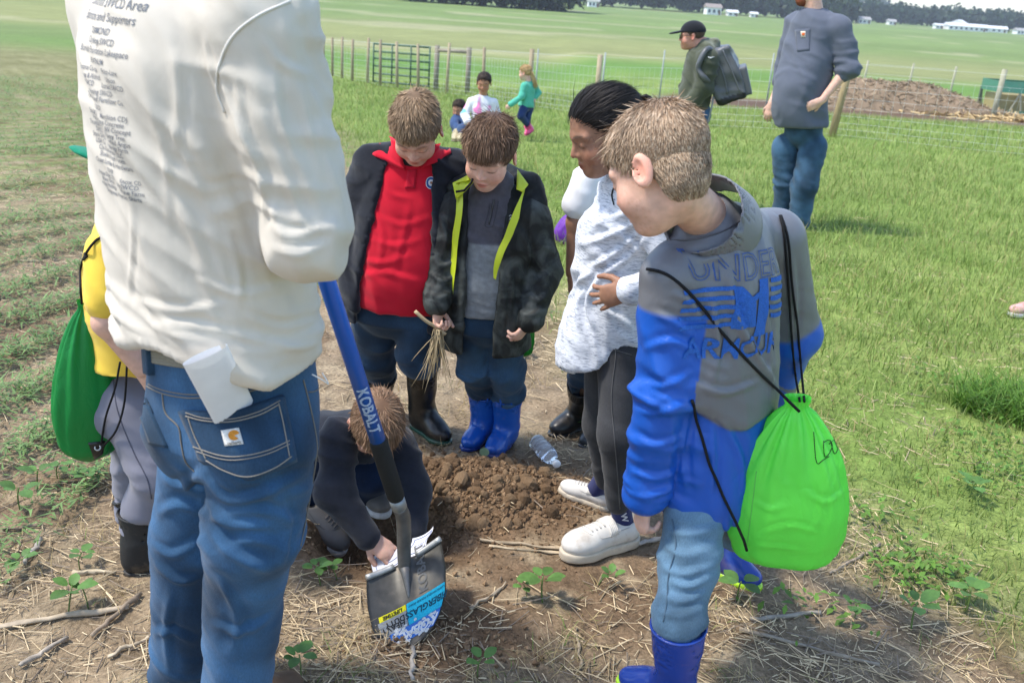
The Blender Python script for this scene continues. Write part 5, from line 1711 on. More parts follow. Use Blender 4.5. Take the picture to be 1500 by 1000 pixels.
    fade = sstep(0.45, 0.7, fbm(V * 7, 3)) * 0.6 + segw(V, legsA[1][0], legsA[1][1], -0.4, 0.8, 0.12) * 0.7 + segw(V, legsA[0][0], legsA[0][1], 0.1, 1.2, 0.14) * 0.25
    jeans = pr.part('jeans', V, Fq, 'denim', denim_col(V, A(0.024, 0.066, 0.130), fade, 0.7))
    bj = bvh_of(V, Fq)
    st = A(0.24, 0.22, 0.19)
    # pocket panels
    def bow(u, v): return (0, 10 * math.sin(math.pi * u) * (1 - v) + 30 * (1 - abs(2 * u - 1)) * v)
    c = [(268, 600), (412, 577), (430, 672), (300, 672)]
    Vp, Fp = patch(bj, c, 18, 16, 0.014, 0.008, bow)
    pk = pr.part('back_pocket', Vp, Fp, 'denim', denim_col(Vp, A(0.017, 0.044, 0.084), sstep(0.5, 0.7, fbm(Vp * 10, 3)), 0.5), jeans, label='darker blue denim pocket')
    bp = bvh_of(Vp, Fp)
    vf = [seam(bp, [(272, 609), (300, 616), (340, 617), (380, 607), (408, 592)], 0.0013, 0.001), seam(bp, [(272, 604), (300, 612), (340, 613), (380, 602), (410, 586)], 0.0011, 0.001), seam(bp, [(283, 654), (320, 666), (350, 668), (390, 660), (424, 645)], 0.0013, 0.001), seam(bp, [(283, 659), (320, 671), (350, 673), (390, 665), (424, 650)], 0.0011, 0.001),
          seam(bp, [(408, 590), (415, 620), (424, 668)], 0.0013, 0.001), seam(bp, [(276, 612), (286, 640), (302, 672)], 0.0013, 0.001), seam(bp, [(302, 674), (330, 690), (363, 698), (400, 686), (427, 668)], 0.0013, 0.001)]
    Vs, Fs = join(*vf); pr.part('stitching', Vs, Fs, 'cord', st, jeans)
    Vl, Fl = patch(bp, [(324, 630), (350, 626), (357, 650), (330, 653)], 8, 8, 0.0022, 0.002)
    lb = pr.part('label_patch', Vl, Fl, 'print', (0.62, 0.60, 0.56), jeans)
    bl = bvh_of(Vl, Fl)
    # the round emblem and small lettering on the patch
    th = np.linspace(0.7, 2 * math.pi - 0.35, 22)
    ring = []
    for a in th: ring.append(((343 + 8.5 * math.cos(a)), (637 + 7.5 * math.sin(a))))
    ctr = hit(bl, 343.5, 637.5, 0.0012)
    pts = [hit(bl, x, y, 0.0012) for x, y in ring]
    pts = [p for p in pts if p is not None]
    Vr = np.vstack([[ctr], pts]); Fr = np.array([(0, i, i + 1) for i in range(1, len(pts))])
    pr.part('emblem', Vr, Fr, 'print', (0.55, 0.22, 0.03), lb, smooth=False)
    tv, tt = text_mesh('carhartt', 0.0075, 0.0001)
    o3 = hit(bl, 343.5, 650, 0.0); ex2 = nrm(hit(bl, 354, 646) - hit(bl, 330, 649)); ey2 = nrm(np.cross(nrm(CAMP - o3), ex2)); 
    vv, t_ = project(tv[:, :2], tt, bl, o3, ex2, ey2, nrm(o3 - CAMP), 0.0012)
    if len(t_): pr.part('lettering', vv, t_, 'print', (0.12, 0.10, 0.08), lb, smooth=False)
    c = [(196, 578), (214, 582), (247, 655), (222, 650)]
    Vp, Fp = patch(bj, c, 8, 14, 0.005, 0.005)
    pr.part('back_pocket', Vp, Fp, 'denim', denim_col(Vp, A(0.025, 0.060, 0.108), sstep(0.5, 0.7, fbm(Vp * 10, 3)), 0.5), jeans)
    vf = [seam(bj, [(205, 560), (235, 575), (270, 582), (300, 582), (340, 580), (420, 556)], 0.0015, 0.001), seam(bj, [(205, 556), (235, 570), (270, 577), (300, 577), (340, 575)], 0.0013, 0.001), seam(bj, [(238, 575), (243, 605), (262, 625), (266, 650), (272, 675), (285, 690)], 0.0016, 0.001),
          seam(bj, [(444, 556), (455, 600), (464, 650), (462, 700), (448, 760), (434, 830), (420, 900), (405, 990)], 0.0016, 0.001, 50), seam(bj, [(476, 560), (462, 572), (452, 574)], 0.0013, 0.001)]
    Vs, Fs = join(*vf); pr.part('stitching', Vs, Fs, 'cord', st * 0.75, jeans)
    # belt and loop
    vf = []
    for dy in (0, 4, 8, 12, 16):
        vf.append(seam(bj, [(196, 505 + dy), (230, 513 + dy), (270, 519 + dy), (330, 525 + dy), (400, 522 + dy), (470, 508 + dy)], 0.0042, 0.003, 30, 6))
    Vs, Fs = join(*vf); pr.part('belt', Vs, Fs, 'cord', (0.24, 0.225, 0.18))
    Vp, Fp = patch(bj, [(216, 505), (225, 507), (227, 549), (219, 546)], 4, 8, 0.012, 0.01)
    pr.part('belt_loop', Vp, Fp, 'denim', denim_col(Vp, A(0.025, 0.060, 0.108)), jeans)
    # black clip case on the far hip
    vf = []
    for (x, y, w_, h_) in ((197, 545, 0.016, 0.05), (201, 570, 0.018, 0.03)):
        p = hit(bj, x + 3, y, 0.006)
        if p is not None: vf.append(box(p, (w_, 0.02, h_), frame(A(-0.1, 0, 1), yaw(28))))
    if vf:
        Vs, Fs = join(*vf); pr.part('clip_case', Vs, Fs, 'plastic', (0.015, 0.016, 0.016))
    Vs, Fs = tube(spline([W(457, 548, 1.55), W(472, 556, 1.55), W(481, 562, 1.56), W(472, 546, 1.56)], 20), 0.0012, 5)
    pr.part('loose_thread', Vs, Fs, 'cord', (0.7, 0.7, 0.68))
    # shoes, head, hands (out of frame or hidden, still there)
    for pts in legsA:
        a = pts[-1].copy(); a[2] = zg(a[0], a[1])[0]
        f = yaw(28)
        boot(pr, a - f * 0.02, a + f * 0.22, a + f * 0.05 + A(0, 0, 0.12), (0.10, 0.06, 0.035), (0.05, 0.04, 0.03), 'leather', 0.055, h=0.008, name='work_boot')
    up, fw = nod(45, 25)
    hc = neck + A(0, 0, 0.16) + yaw(40) * 0.05
    pr.head(hc, up, fw, 1.0, RUDDY, neck, 0.058, 0.006)
    make_hair(pr.root, hc, pr.hR, 1.0, A(0.10, 0.06, 0.035), n=2500, seed=3)
    sh = shovel_line()
    for k, (wr, el) in enumerate(((J['Rwr'], J['Rel']), (J['Lwr'], J['Lel']))):
        tgt = sh[0] + (sh[1] - sh[0]) * (0.30 if k == 0 else 0.18)
        d = nrm(tgt - wr)
        pr.hand(RUDDY, wr, d, A(0, 0, -1) if k else A(-0.5, 0.5, 0), 1.0, 1, h=0.005, curls=(0.9, 0.9, 0.6))
    pr.inner([([hip + A(0, 0, 0.1), neck], [0.11, 0.06]), (legsA[0], [0.06, 0.05, 0.04]), (legsA[1], [0.06, 0.05, 0.04]), ([neck - A(0, 0, 0.06), J['Rsh'], J['Rel'], J['Rwr']], [0.05, 0.05, 0.04, 0.03]), ([neck - A(0, 0, 0.06), J['Lsh'], J['Lel'], J['Lwr']], [0.05, 0.05, 0.04, 0.03])], RUDDY)
    pr.finish()
    # rolled paper standing in the pocket: a thing of its own
    base = hit(bj, 343, 603, 0.003); tip = W(300, 519, 1.44)
    ax = tip - base; ln = np.linalg.norm(ax); Rr = frame(ax, CAMP - base)
    n, m = 14, 40
    V = []
    for i in range(n):
        t = -0.02 + 1.02 * i / (n - 1)
        for j in range(m):
            a = -2.4 + 5.9 * j / (m - 1) 
            rr = 1 + 0.05 * j / m
            V.append(base + A(0.037 * math.cos(a) * rr, 0.0075 * math.sin(a) * rr, t * ln) @ Rr)
    V = np.array(V)
    i = np.arange(n - 1)[:, None] * m + np.arange(m - 1)[None]
    Fq = np.stack([i, i + 1, i + m + 1, i + m], -1).reshape(-1, 4)
    b0 = base - A(0, 0, 0.02)
    o = mk('rolled_paper', V, Fq, MT['paper'], None, (0.78, 0.79, 0.82), loc=b0)
    tag(o, 'white rolled paper sticking out of the back jeans pocket', 'paper')
def shovel_line():
    return np.array([W(424, 240, 1.90), W(588, 752, 2.19)])

# ---------------- shovel
def build_shovel():
    top, low = shovel_line()
    tip = gpt(606, 946)
    ax = nrm(low - top)
    root = empty('shovel', tip, 'long-handled shovel with blue fibreglass shaft and grey steel blade', 'shovel')
    g1 = W(549, 655, 2.09)
    s1 = top + ax * ((g1 - top) @ ax)
    V, Fq = tube(np.array([top, (top + s1) / 2, s1]), 0.0195, 16)
    sh = mk('shaft', V, Fq, MT['plastic'], root, (0.018, 0.12, 0.52))
    e = W(576, 735, 2.16); s2 = top + ax * ((e - top) @ ax)
    V, Fq = tube(np.array([s1 - ax * 0.002, s1 + ax * 0.006, (s1 + s2) / 2, s2 - ax * 0.005, s2]), [0.0195, 0.0225, 0.0235, 0.0225, 0.020], 16)
    mk('rubber_grip', V, Fq, MT['cord'], root, (0.028, 0.028, 0.026))
    s3 = s2 + ax * 0.035
    V, Fq = tube(np.array([s2, s3]), 0.0205, 16); mk('collar', V, Fq, MT['steel'], root, (0.36, 0.38, 0.38))
    # blade: dished plate with turned steps, tip in the soil
    L0, R0 = W(537, 846, 2.17), W(645, 789, 2.25)
    mid = (L0 + R0) / 2
    by = nrm(tip - mid); bx = nrm(R0 - L0); bn = np.cross(by, bx)
    if bn @ (CAMP - mid) < 0: bn = -bn
    Lb = np.linalg.norm(tip - mid); wd = np.linalg.norm(R0 - L0) / 2
    n, m = 30, 27
    Vt = []
    def surf_pt(u, v):
        w = wd * (np.interp(v, [0, 0.12, 0.35, 0.6, 0.8, 0.92, 0.985, 1.0], [1.0, 1.03, 1.04, 0.97, 0.78, 0.54, 0.26, 0.10]))
        x = u * w
        dish = -0.030 * (1 - (u * u)) * (1 - v * 0.75) + 0.012 * math.exp(-(u / 0.16) ** 2) * max(0, 1 - v * 1.6)
        return mid + bx * x + by * (v * Lb) + bn * (dish + 0.006 * v)
    for i in range(n):
        for j in range(m):
            Vt.append(surf_pt(-1 + 2 * j / (m - 1), i / (n - 1)))
    Vt = np.array(Vt)
    i = np.arange(n - 1)[:, None] * m + np.arange(m - 1)[None]
    Ft = np.stack([i, i + 1, i + m + 1, i + m], -1).reshape(-1, 4)
    Vb = Vt - bn * 0.003
    rim = list(range(m)) + [k * m + m - 1 for k in range(1, n)] + [(n - 1) * m + k for k in range(m - 2, -1, -1)] + [k * m for k in range(n - 2, 0, -1)]
    o = len(Vt); sk = [(rim[k], rim[(k + 1) % len(rim)], o + rim[(k + 1) % len(rim)], o + rim[k]) for k in range(len(rim))]
    Va = np.vstack([Vt, Vb]); Fa = np.vstack([Ft, Ft[:, ::-1] + o, sk])
    blade = mk('blade', Va, Fa, MT['steel'], root, (0.075, 0.072, 0.064))
    # turned steps along the top
    for s in (-1, 1):
        pts = [surf_pt(s * u, 0.0) + bn * 0.004 for u in np.linspace(0.30, 1.0, 8)]
        V, Fq = tube(np.array(pts), 0.008, 8); V2, F2 = tube(np.array(pts) - bn * 0.012 - by * 0.002, 0.007, 8)
        mk('step', *join((V, Fq), (V2, F2)), MT['steel'], blade, (0.42, 0.42, 0.40))
    # socket
    so = [s3, s3 + ax * 0.05, surf_pt(0, 0.02) + bn * 0.012, surf_pt(0, 0.18) + bn * 0.004, surf_pt(0, 0.45) - bn * 0.004]
    V, Fq = tube(spline(so, 24), np.interp(np.linspace(0, 1, len(spline(so, 24))), [0, 0.35, 0.6, 1], [0.0195, 0.0195, 0.017, 0.004]), 14)
    mk('socket', V, Fq, MT['steel'], root, (0.17, 0.165, 0.155))
    bb = bvh_of(Vt, Ft[:, ::-1])
    # stickers: bands across the lower blade
    def sticker(name, u0, u1, v0, v1, c, slant=0.0, off=0.0012):
        Vs = []
        k, l = 12, 6
        for a in range(l):
            for b_ in range(k):
                u = u0 + (u1 - u0) * b_ / (k - 1); v = v0 + (v1 - v0) * a / (l - 1) + slant * u
                Vs.append(surf_pt(u, v) + bn * off)
        ii = np.arange(l - 1)[:, None] * k + np.arange(k - 1)[None]
        Fs = np.stack([ii, ii + 1, ii + k + 1, ii + k], -1).reshape(-1, 4)
        return mk(name, np.array(Vs), Fs, MT['print'], blade, c, smooth=True)
    sticker('yellow_sticker', -0.80, -0.10, 0.50, 0.565, (0.75, 0.66, 0.02), 0.0)
    sticker('grey_sticker', -0.85, -0.10, 0.567, 0.80, (0.26, 0.27, 0.27))
    sticker('teal_sticker', -0.08, 0.97, 0.50, 0.745, (0.02, 0.40, 0.56))
    sticker('blue_sticker', -0.70, 0.95, 0.747, 0.90, (0.05, 0.16, 0.48), 0, 0.0016)
    rg = np.random.default_rng(2)
    # worn white lettering and scraped flakes on the lowest sticker
    def letters(s, size, u, v, c, rot=math.pi, bold=0.0006, off=0.0022, name='lettering'):
        tv, tt = text_mesh(s, size, bold)
        tv, tt = subdiv(tv, tt, 0.012)
        cs, sn = math.cos(rot), math.sin(rot)
        P = np.array([surf_pt(0, 0)] * len(tv))
        out = []
        for x, y in tv[:, :2]:
            xx, yy = x * cs - y * sn, x * sn + y * cs
            w = wd * np.interp(v, [0, 0.35, 0.6, 0.8, 0.92, 1], [1, 1.04, 0.95, 0.72, 0.46, 0.1])
            out.append(surf_pt(u + xx / w, v - yy / Lb) + bn * off)
        mk(name, np.array(out), tt, MT['print'], blade, c, smooth=False)
    letters('FIBERGLASS', 0.024, 0.46, 0.60, (0.01, 0.06, 0.10))
    letters('LONG HANDLE ROUND POINT', 0.0075, 0.46, 0.53, (0.01, 0.10, 0.16), bold=0.0002)
    letters('LIFETIME', 0.014, -0.45, 0.515, (0.05, 0.05, 0.02))
    letters('HEAVY', 0.021, -0.50, 0.655, (0.03, 0.03, 0.03))
    letters('DUTY', 0.021, -0.42, 0.60, (0.03, 0.03, 0.03))
    letters('KOBALT', 0.034, 0.12, 0.785, (0.62, 0.64, 0.66), bold=0.0012)
    letters('KOBALT', 0.036, 0.50, 0.18, (0.16, 0.155, 0.145), bold=0.001, rot=math.pi / 2 * 1.0, name='stamped_lettering')
    Vf, Ff = [], []
    for k in range(40):
        u, v = -0.6 + 1.4 * rg.random(), 0.72 + 0.2 * rg.random()
        p = surf_pt(u, v) + bn * 0.003
        n_ = 5; a0 = rg.random() * 6
        idx = len(Vf)
        for q_ in range(n_):
            a = a0 + q_ * 2 * math.pi / n_; r = 0.003 + 0.006 * rg.random()
            Vf.append(p + bx * r * math.cos(a) + by * r * math.sin(a) * 0.7)
        for q_ in range(1, n_ - 1): Ff.append((idx, idx + q_, idx + q_ + 1))
    mk('scrape_marks', np.array(Vf), np.array(Ff), MT['print'], blade, (0.58, 0.58, 0.56), smooth=False)
    # name on the shaft
    tv, tt = text_mesh('KOBALT', 0.040, 0.0012)
    tv, tt = subdiv(tv, tt, 0.008)
    c0 = top + ax * ((W(537, 610, 2.05) - top) @ ax)
    view = nrm(CAMP - c0); sd_ = nrm(np.cross(ax, view)); view = np.cross(sd_, ax); 
    if view @ (CAMP - c0) < 0: view = -view; sd_ = -sd_
    out = []
    side = np.cross(view, ax)      # text reads down the shaft
    ymid = 0.013
    for x, y in tv[:, :2]:
        a = (y - ymid) / 0.0195 
        out.append(c0 + ax * x * 0.92 + 0.0199 * (view * math.cos(a) - side * math.sin(a) * (1 if (np.cross(ax, -side) @ view) > 0 else -1)))
    mk('lettering', np.array(out), tt, MT['print'], sh, (0.45, 0.55, 0.70), smooth=False)
# ---------------- boy in the red polo
def boy_red():
    pr = Person('boy in a red polo shirt and open black jacket, head bowed', gpt(600, 640))
    hip = W(580, 462, 3.10); neck = W(606, 226, 3.10)
    J = dict(hip=hip, neck=neck, fwd=yaw(176), Rsh=W(549, 243, 3.10), Rel=W(510, 348, 3.10), Rwr=W(520, 440, 3.02),
             Lsh=W(664, 248, 3.14), Lel=W(716, 330, 3.24), Lwr=W(752, 310, 3.24))
    Rm, L = torso_frame(hip, neck, yaw(176))
    tab = [(0.08, 0.148, 0.118, 0, 0.015), (0.25, 0.148, 0.125, 0, 0.025), (0.45, 0.142, 0.120, 0, 0.02), (0.7, 0.140, 0.105, 0, 0.005), (0.88, 0.115, 0.085, 0, 0), (1.0, 0.062, 0.06, 0, 0)]
    def sd(P):
        return upper(P, J, tab, [0.05, 0.05, 0.05], 0, 0.03)
    sdp = lambda P: loft(P, hip, Rm, L, tab, 2.3)
    def sdpolo(P):
        d = sdp(P)
        for s in ('Rsh', 'Lsh'): d = smin(d, rcone(P, neck - A(0, 0, 0.03), J[s], 0.05, 0.05), 0.03)
        return smin(d, rcone(P, neck - A(0, 0, 0.02), neck + A(0, -0.01, 0.022), 0.072, 0.066), 0.02)
    dp = lambda V, N: folds(V, A(0.5, 0, 1), 13, 3.5, 0.008, 4) + folds(V, A(1, 0, 0.4), 9, 2.5, 0.006, 2)
    V, Fq = garment(sdpolo, [hip, neck, J['Rsh'], J['Lsh']], 0.19, 0.0075, dp)
    V = creases(V, Fq, [[(545, 300), (560, 340), (555, 390)], [(600, 300), (590, 350), (575, 400)], [(530, 380), (560, 385), (600, 375)], [(560, 320), (590, 330), (625, 320)], [(525, 405), (565, 400), (610, 412)], [(560, 265), (575, 285), (605, 292)], [(545, 350), (575, 360), (615, 352)]], 0.0032, 0.010)
    polo = pr.part('polo_shirt', V, Fq, 'cotton', (0.56, 0.010, 0.028))
    bp = bvh_of(V, Fq)
    red = (0.60, 0.012, 0.032)
    # collar wings and placket
    for cs in ([(574, 196), (590, 222), (594, 250), (548, 231)], [(632, 220), (646, 198), (659, 229), (616, 246)]):
        Vc, Fc = patch(bp, cs, 9, 9, 0.020, 0.012); pr.part('collar', Vc, Fc, 'cotton', red, polo)
    Vp, Fp = patch(bp, [(597, 250), (611, 248), (608, 276), (593, 276)], 5, 8, 0.003, 0.004)
    pr.part('placket', Vp, Fp, 'cotton', (0.50, 0.010, 0.028), polo)
    # school badge on the chest
    badge(pr, bp, polo, 631, 268, 9)
    # jacket
    tabj = [(-0.02, 0.174, 0.138, 0, 0.0), (0.25, 0.170, 0.142, 0, 0.015), (0.45, 0.164, 0.138, 0, 0.014), (0.7, 0.160, 0.124, 0, 0.0), (0.88, 0.138, 0.106, 0, -0.006), (1.0, 0.095, 0.085, 0, -0.012)]
    def sdj(P):
        d = upper(P, J, tabj, [0.064, 0.053, 0.043], 0, 0.03, trap=0.074)
        q = (P - hip) @ Rm.T; t = q[:, 2] / L
        lft = np.interp(t, [-0.1, 0.3, 0.6, 0.9, 1.05], [-0.125, -0.118, -0.092, -0.075, -0.05])   # his left edge lies at -x
        rgt = np.interp(t, [-0.1, 0.3, 0.6, 0.9, 1.05], [0.128, 0.125, 0.108, 0.085, 0.055])
        w = np.maximum(lft - q[:, 0], q[:, 0] - rgt)
        return smax(d, np.minimum(-w, 10) * 1.0 * 1.0 if False else -np.maximum(w, -(q[:, 1] + 0.01)), 0.006)
    dj = lambda V, N: folds(V, A(0.3, 0.2, 1), 20, 5, 0.012, 7) + folds(V, A(1, 0, 0.3), 12, 2.5, 0.007, 9)
    V, Fq = garment(sdj, [hip - A(0, 0, 0.05), neck, J['Rsh'], J['Rel'], J['Rwr'], J['Lsh'], J['Lel'], J['Lwr']], 0.19, 0.0075, dj)
    pr.part('jacket', V, Fq, 'knit', np.tile(A(0.014, 0.016, 0.022), (len(V), 1)))
    # jeans
    hA, eA = gpt(604, 622), gpt(658, 652); tA = hA + nrm(eA - hA) * 0.06 + A(-0.005, -0.045, 0.285); tB = W(557, 548, 3.32)
    legs = [[W(612, 478, 3.08), W(614, 525, 3.10), tA + A(0, 0, 0.01), tA + A(0, 0.015, -0.07)], [W(547, 475, 3.16), W(548, 522, 3.24), tB + A(0, 0, 0.01), tB - A(0, 0, 0.1)]]
    hp = W(581, 452, 3.11); RmH = frame(A(0, 0, 1), yaw(176))
    def sdl(P):
        d = legs_sdf(P, hp, RmH, (0.150, 0.115, 0.10), legs, [0.078, 0.068, 0.052, 0.022], 0.02)
        d = smin(d, loft(P, hp, RmH, 0.1, [(-0.3, 0.148, 0.115, 0, 0), (1.0, 0.14, 0.112, 0, 0.01)]), 0.02)
        return tuck(d, P, [(tA + A(0, 0.04, -0.25), tA, 0.060), (W(556, 640, 3.40), W(557, 548, 3.32), 0.062)])
    V, Fq = garment(sdl, [hp, hp + A(0, 0, 0.1)] + legs[0] + legs[1], 0.17, 0.0085, lambda V, N: leg_folds(V, legs, 0.014, 2))
    fade = segw(V, legs[0][0], legs[0][1], 0.1, 0.9, 0.07) * 0.6 * fbm(V * 9, 2)
    pr.part('jeans', V, Fq, 'denim', denim_col(V, A(0.028, 0.062, 0.115), fade))
    blk = (0.012, 0.013, 0.013)
    boot(pr, hA, eA, tA, blk, (0.02, 0.08, 0.05), 'rubber', 0.060)
    b2 = W(556, 640, 3.40); b2[2] = zg(b2[0], b2[1])[0]
    boot(pr, b2 + A(0.0, 0.06, 0), b2 + A(-0.05, -0.17, 0), W(557, 548, 3.32), blk, (0.02, 0.08, 0.05), 'rubber', 0.062)
    # head bowed
    up, fw = nod(182, 47, 0)
    hc = W(609, 190, 2.985)
    pr.head(hc, up, fw, 0.93, FAIR, neck + A(0, 0, 0.0), 0.05, brow=A(0.10, 0.06, 0.035))
    make_hair(pr.root, hc, pr.hR, 0.93, A(0.20, 0.125, 0.068), n=11500, length=(0.024, 0.042), seed=5, hc2=A(0.36, 0.25, 0.15), curl=0.22, lift=0.16, cap=0.008)
    blk2 = [([hip, neck], [0.09, 0.05]), (legs[0], [0.05, 0.045, 0.04, 0.015]), (legs[1], [0.05, 0.045, 0.04, 0.015])]
    for s in 'RL': blk2.append(([neck - A(0, 0, 0.05), J[s + 'sh'], J[s + 'el'], J[s + 'wr']], [0.04, 0.035, 0.03, 0.025]))
    pr.inner(blk2, FAIR)
    # undershirt at the throat
    V, Fq = garment(lambda P: rcone(P, neck - A(0, 0.0, 0.02), neck + A(0, -0.035, 0.012), 0.068, 0.056), [neck], 0.12, 0.007)
    pr.part('undershirt', V, Fq, 'knit', (0.012, 0.012, 0.014))
    pr.hand(FAIR, J['Rel'] + (J['Rwr'] - J['Rel']) * 0.55, J['Rwr'] - J['Rel'], A(1, 0.3, 0), 0.62, 1, h=0.004, curls=(0.5, 0.9, 0.6))
    pr.hand(FAIR, J['Lwr'], J['Lwr'] - J['Lel'], A(0, -1, 0), 0.78, 1, h=0.004)
    pr.finish()
def collar_wing(pts, th=0.005):
    """a stiff cloth leaf through an outline, with thickness"""
    p = np.array(pts); c = p.mean(0)
    pc = np.vstack([p, p[:1]]); ring = np.concatenate([pc[i] + (pc[i + 1] - pc[i]) * np.linspace(0, 1, 6)[:-1, None] for i in range(len(p))])
    n = nrm(np.cross(ring[0] - c, ring[len(ring) // 3] - c))
    if n @ (CAMP - c) < 0: n = -n
    m = len(ring)
    c2 = c + n * 0.001
    mid = (ring + c2) / 2 + n * 0.001
    V = np.vstack([[c2], mid, ring, ring - n * th])
    Fq = []
    for i in range(m):
        j = (i + 1) % m
        Fq += [(0, 1 + i, 1 + j, 0), (1 + i, 1 + m + i, 1 + m + j, 1 + j), (1 + m + i, 1 + 2 * m + i, 1 + 2 * m + j, 1 + m + j)]
    Fq = np.array(Fq)
    N = np.cross(V[Fq[0][1]] - V[0], V[Fq[0][2]] - V[0])
    if N @ n < 0: Fq = Fq[:, ::-1]
    return V, Fq
def badge(pr, bv, parent, px, py, r):
    def disc(name, r0, r1, c, off):
        V = []; k = 26
        for a in np.linspace(0, 2 * math.pi, k):
            for rr in (r0, r1):
                p = hit(bv, px + rr * 0.85 * math.cos(a), py + rr * math.sin(a), off)
                V.append(p if p is not None else V[-1])
        i = np.arange(k - 1) * 2
        Fq = np.stack([i, i + 1, i + 3, i + 2], 1)
        mk(name, np.array(V), Fq, MT['print'], parent, c)
    disc('badge', 0.01, r, (0.03, 0.10, 0.30), 0.002)
    disc('badge_ring', r * 0.9, r, (0.72, 0.74, 0.76), 0.003)
    disc('badge_centre', 0.01, r * 0.55, (0.70, 0.70, 0.70), 0.003)
    disc('badge_mark', 0.01, r * 0.22, (0.35, 0.16, 0.08), 0.004)

# ---------------- boy in the dark patterned jacket
def boy_camo():
    pr = Person('boy in a dark patterned jacket with lime lining and blue rain boots', gpt(712, 668))
    hip = W(713, 492, 3.06); neck = W(722, 283, 3.03)
    fy = 186
    J = dict(hip=hip, neck=neck, fwd=yaw(fy), Rsh=W(672, 305, 3.03), Rel=W(648, 385, 3.02), Rwr=W(640, 444, 2.95),
             Lsh=W(778, 312, 3.03), Lel=W(799, 398, 3.03), Lwr=W(776, 468, 2.95))
    Rm, L = torso_frame(hip, neck, yaw(fy))
    tab = [(0.20, 0.112, 0.092, 0, 0.004), (0.45, 0.110, 0.094, 0, 0.006), (0.7, 0.116, 0.09, 0, 0.002), (0.88, 0.10, 0.075, 0, 0), (1.0, 0.062, 0.058, 0, 0)]
    def sdf_(P):
        d = loft(P, hip, Rm, L, tab)
        d = smin(d, rcone(P, neck - A(0, 0, 0.02), neck + A(0, -0.008, 0.028), 0.068, 0.062), 0.02)
        for s in ('Rsh', 'Lsh'): d = smin(d, rcone(P, neck - A(0, 0, 0.03), J[s], 0.045, 0.042), 0.03)
        return d
    V, Fq = garment(sdf_, [hip, neck + A(0, 0, 0.06), J['Rsh'], J['Lsh']], 0.15, 0.0068, lambda V, N: folds(V, A(0.3, 0, 1), 16, 5, 0.009, 4))
    q = (V - hip) @ Rm.T / L
    C = np.tile(A(0.20, 0.215, 0.225), (len(V), 1)) * (0.85 + 0.3 * vnoise(V * A(60, 60, 260)))[:, None]
    w = sstep(0.70, 0.72, q[:, 2] + 0.35 * np.abs(q[:, 0]) * 0)
    C = C + (A(0.075, 0.072, 0.085) - C) * w[:, None]
    fl = pr.part('fleece', V, Fq, 'knit', C)
    bf = bvh_of(V, Fq)
    Vs, Fs = seam(bf, [(724, 292), (720, 310), (716, 328)], 0.0035, 0.001); pr.part('zip', Vs, Fs, 'plastic', (0.03, 0.03, 0.035), fl)
    Vs, Fs = join(seam(bf, [(718, 298), (714, 315), (710, 330)], 0.0012, 0.001), seam(bf, [(730, 295), (726, 315), (722, 330)], 0.0012, 0.001), seam(bf, [(710, 331), (716, 333), (722, 331)], 0.0012, 0.001))
    pr.part('stitching', Vs, Fs, 'cord', (0.06, 0.06, 0.07), fl)
    tabj = [(-0.06, 0.150, 0.118, 0, 0.0), (0.2, 0.142, 0.116, 0, 0.004), (0.45, 0.138, 0.114, 0, 0.004), (0.7, 0.140, 0.106, 0, 0), (0.88, 0.120, 0.088, 0, -0.006), (1.0, 0.082, 0.070, 0, -0.014), (1.06, 0.078, 0.068, 0, -0.016)]
    def edges(t):
        l = np.interp(t, [-0.1, 0.25, 0.5, 0.8, 1.0], [-0.035, -0.044, -0.050, -0.052, -0.060])
        r = np.interp(t, [-0.1, 0.25, 0.5, 0.8, 1.0], [0.070, 0.062, 0.060, 0.066, 0.070])
        return l, r
    def cut(P, grow=0.0):
        q = (P - hip) @ Rm.T; t = q[:, 2] / L
        l, r = edges(t)
        w = np.maximum(l - grow - q[:, 0], q[:, 0] - r - grow)
        return np.maximum(w, -(q[:, 1] + 0.01))
    def sdj(P):
        d = upper(P, J, tabj, [0.058, 0.050, 0.041], 0, 0.028, trap=0.056)
        d = smax(d, -cut(P), 0.005)
        q = (P - hip) @ Rm.T
        inn = loft(P, hip, Rm, L, [(a, b - 0.014, c - 0.014, e, f) for a, b, c, e, f in tabj], 2.3, 0, -0.3, 1.2)
        return np.maximum(d, -inn)
    dj = lambda V, N: folds(V, A(0.4, 0.2, 1), 17, 5, 0.006, 3) + folds(V, A(1, 0, 0.3), 11, 3, 0.005, 6)
    V, Fq = garment(sdj, [hip - A(0, 0, 0.06), neck + A(0, 0, 0.05)] + [J[s + k] for s in 'RL' for k in ('sh', 'el', 'wr')], 0.17, 0.0062, dj)
    V = creases(V, Fq, [[(635, 380), (650, 390), (668, 380)], [(630, 400), (648, 412), (665, 405)], [(630, 430), (645, 436), (660, 428)], [(775, 400), (790, 410), (806, 398)], [(770, 430), (788, 440), (802, 430)], [(760, 455), (775, 462), (792, 455)], [(745, 380), (750, 430), (745, 470)], [(765, 340), (775, 370), (770, 400)], [(645, 320), (655, 350), (650, 375)], [(735, 400), (740, 450), (735, 480)]], 0.007, 0.009)
    q = (V - hip) @ Rm.T; t = q[:, 2] / L
    dark = sstep(0.62, 0.66, t) * (np.abs(q[:, 0]) < 0.13)
    C = np.tile(A(1.0, 1.0, 1.0), (len(V), 1)) * (1 - 0.75 * dark)[:, None]
    jk = pr.part('jacket', V, Fq, 'camo', C)
    bj = bvh_of(V, Fq)
    # lime lining turned out along both fronts and at the collar
    lime = (0.52, 0.60, 0.025)
    def strip(px, r=0.010, Y=2.93, off=0.002):
        pts = []
        for x, y in [(a, b) for a, b, _ in spline([(a, b, 0) for a, b in px], 24)]:
            p = hit(bf, x, y, 0.012)
            pts.append(p if p is not None else W(x, y, Y))
        return np.array(lap_line(np.array(pts)))
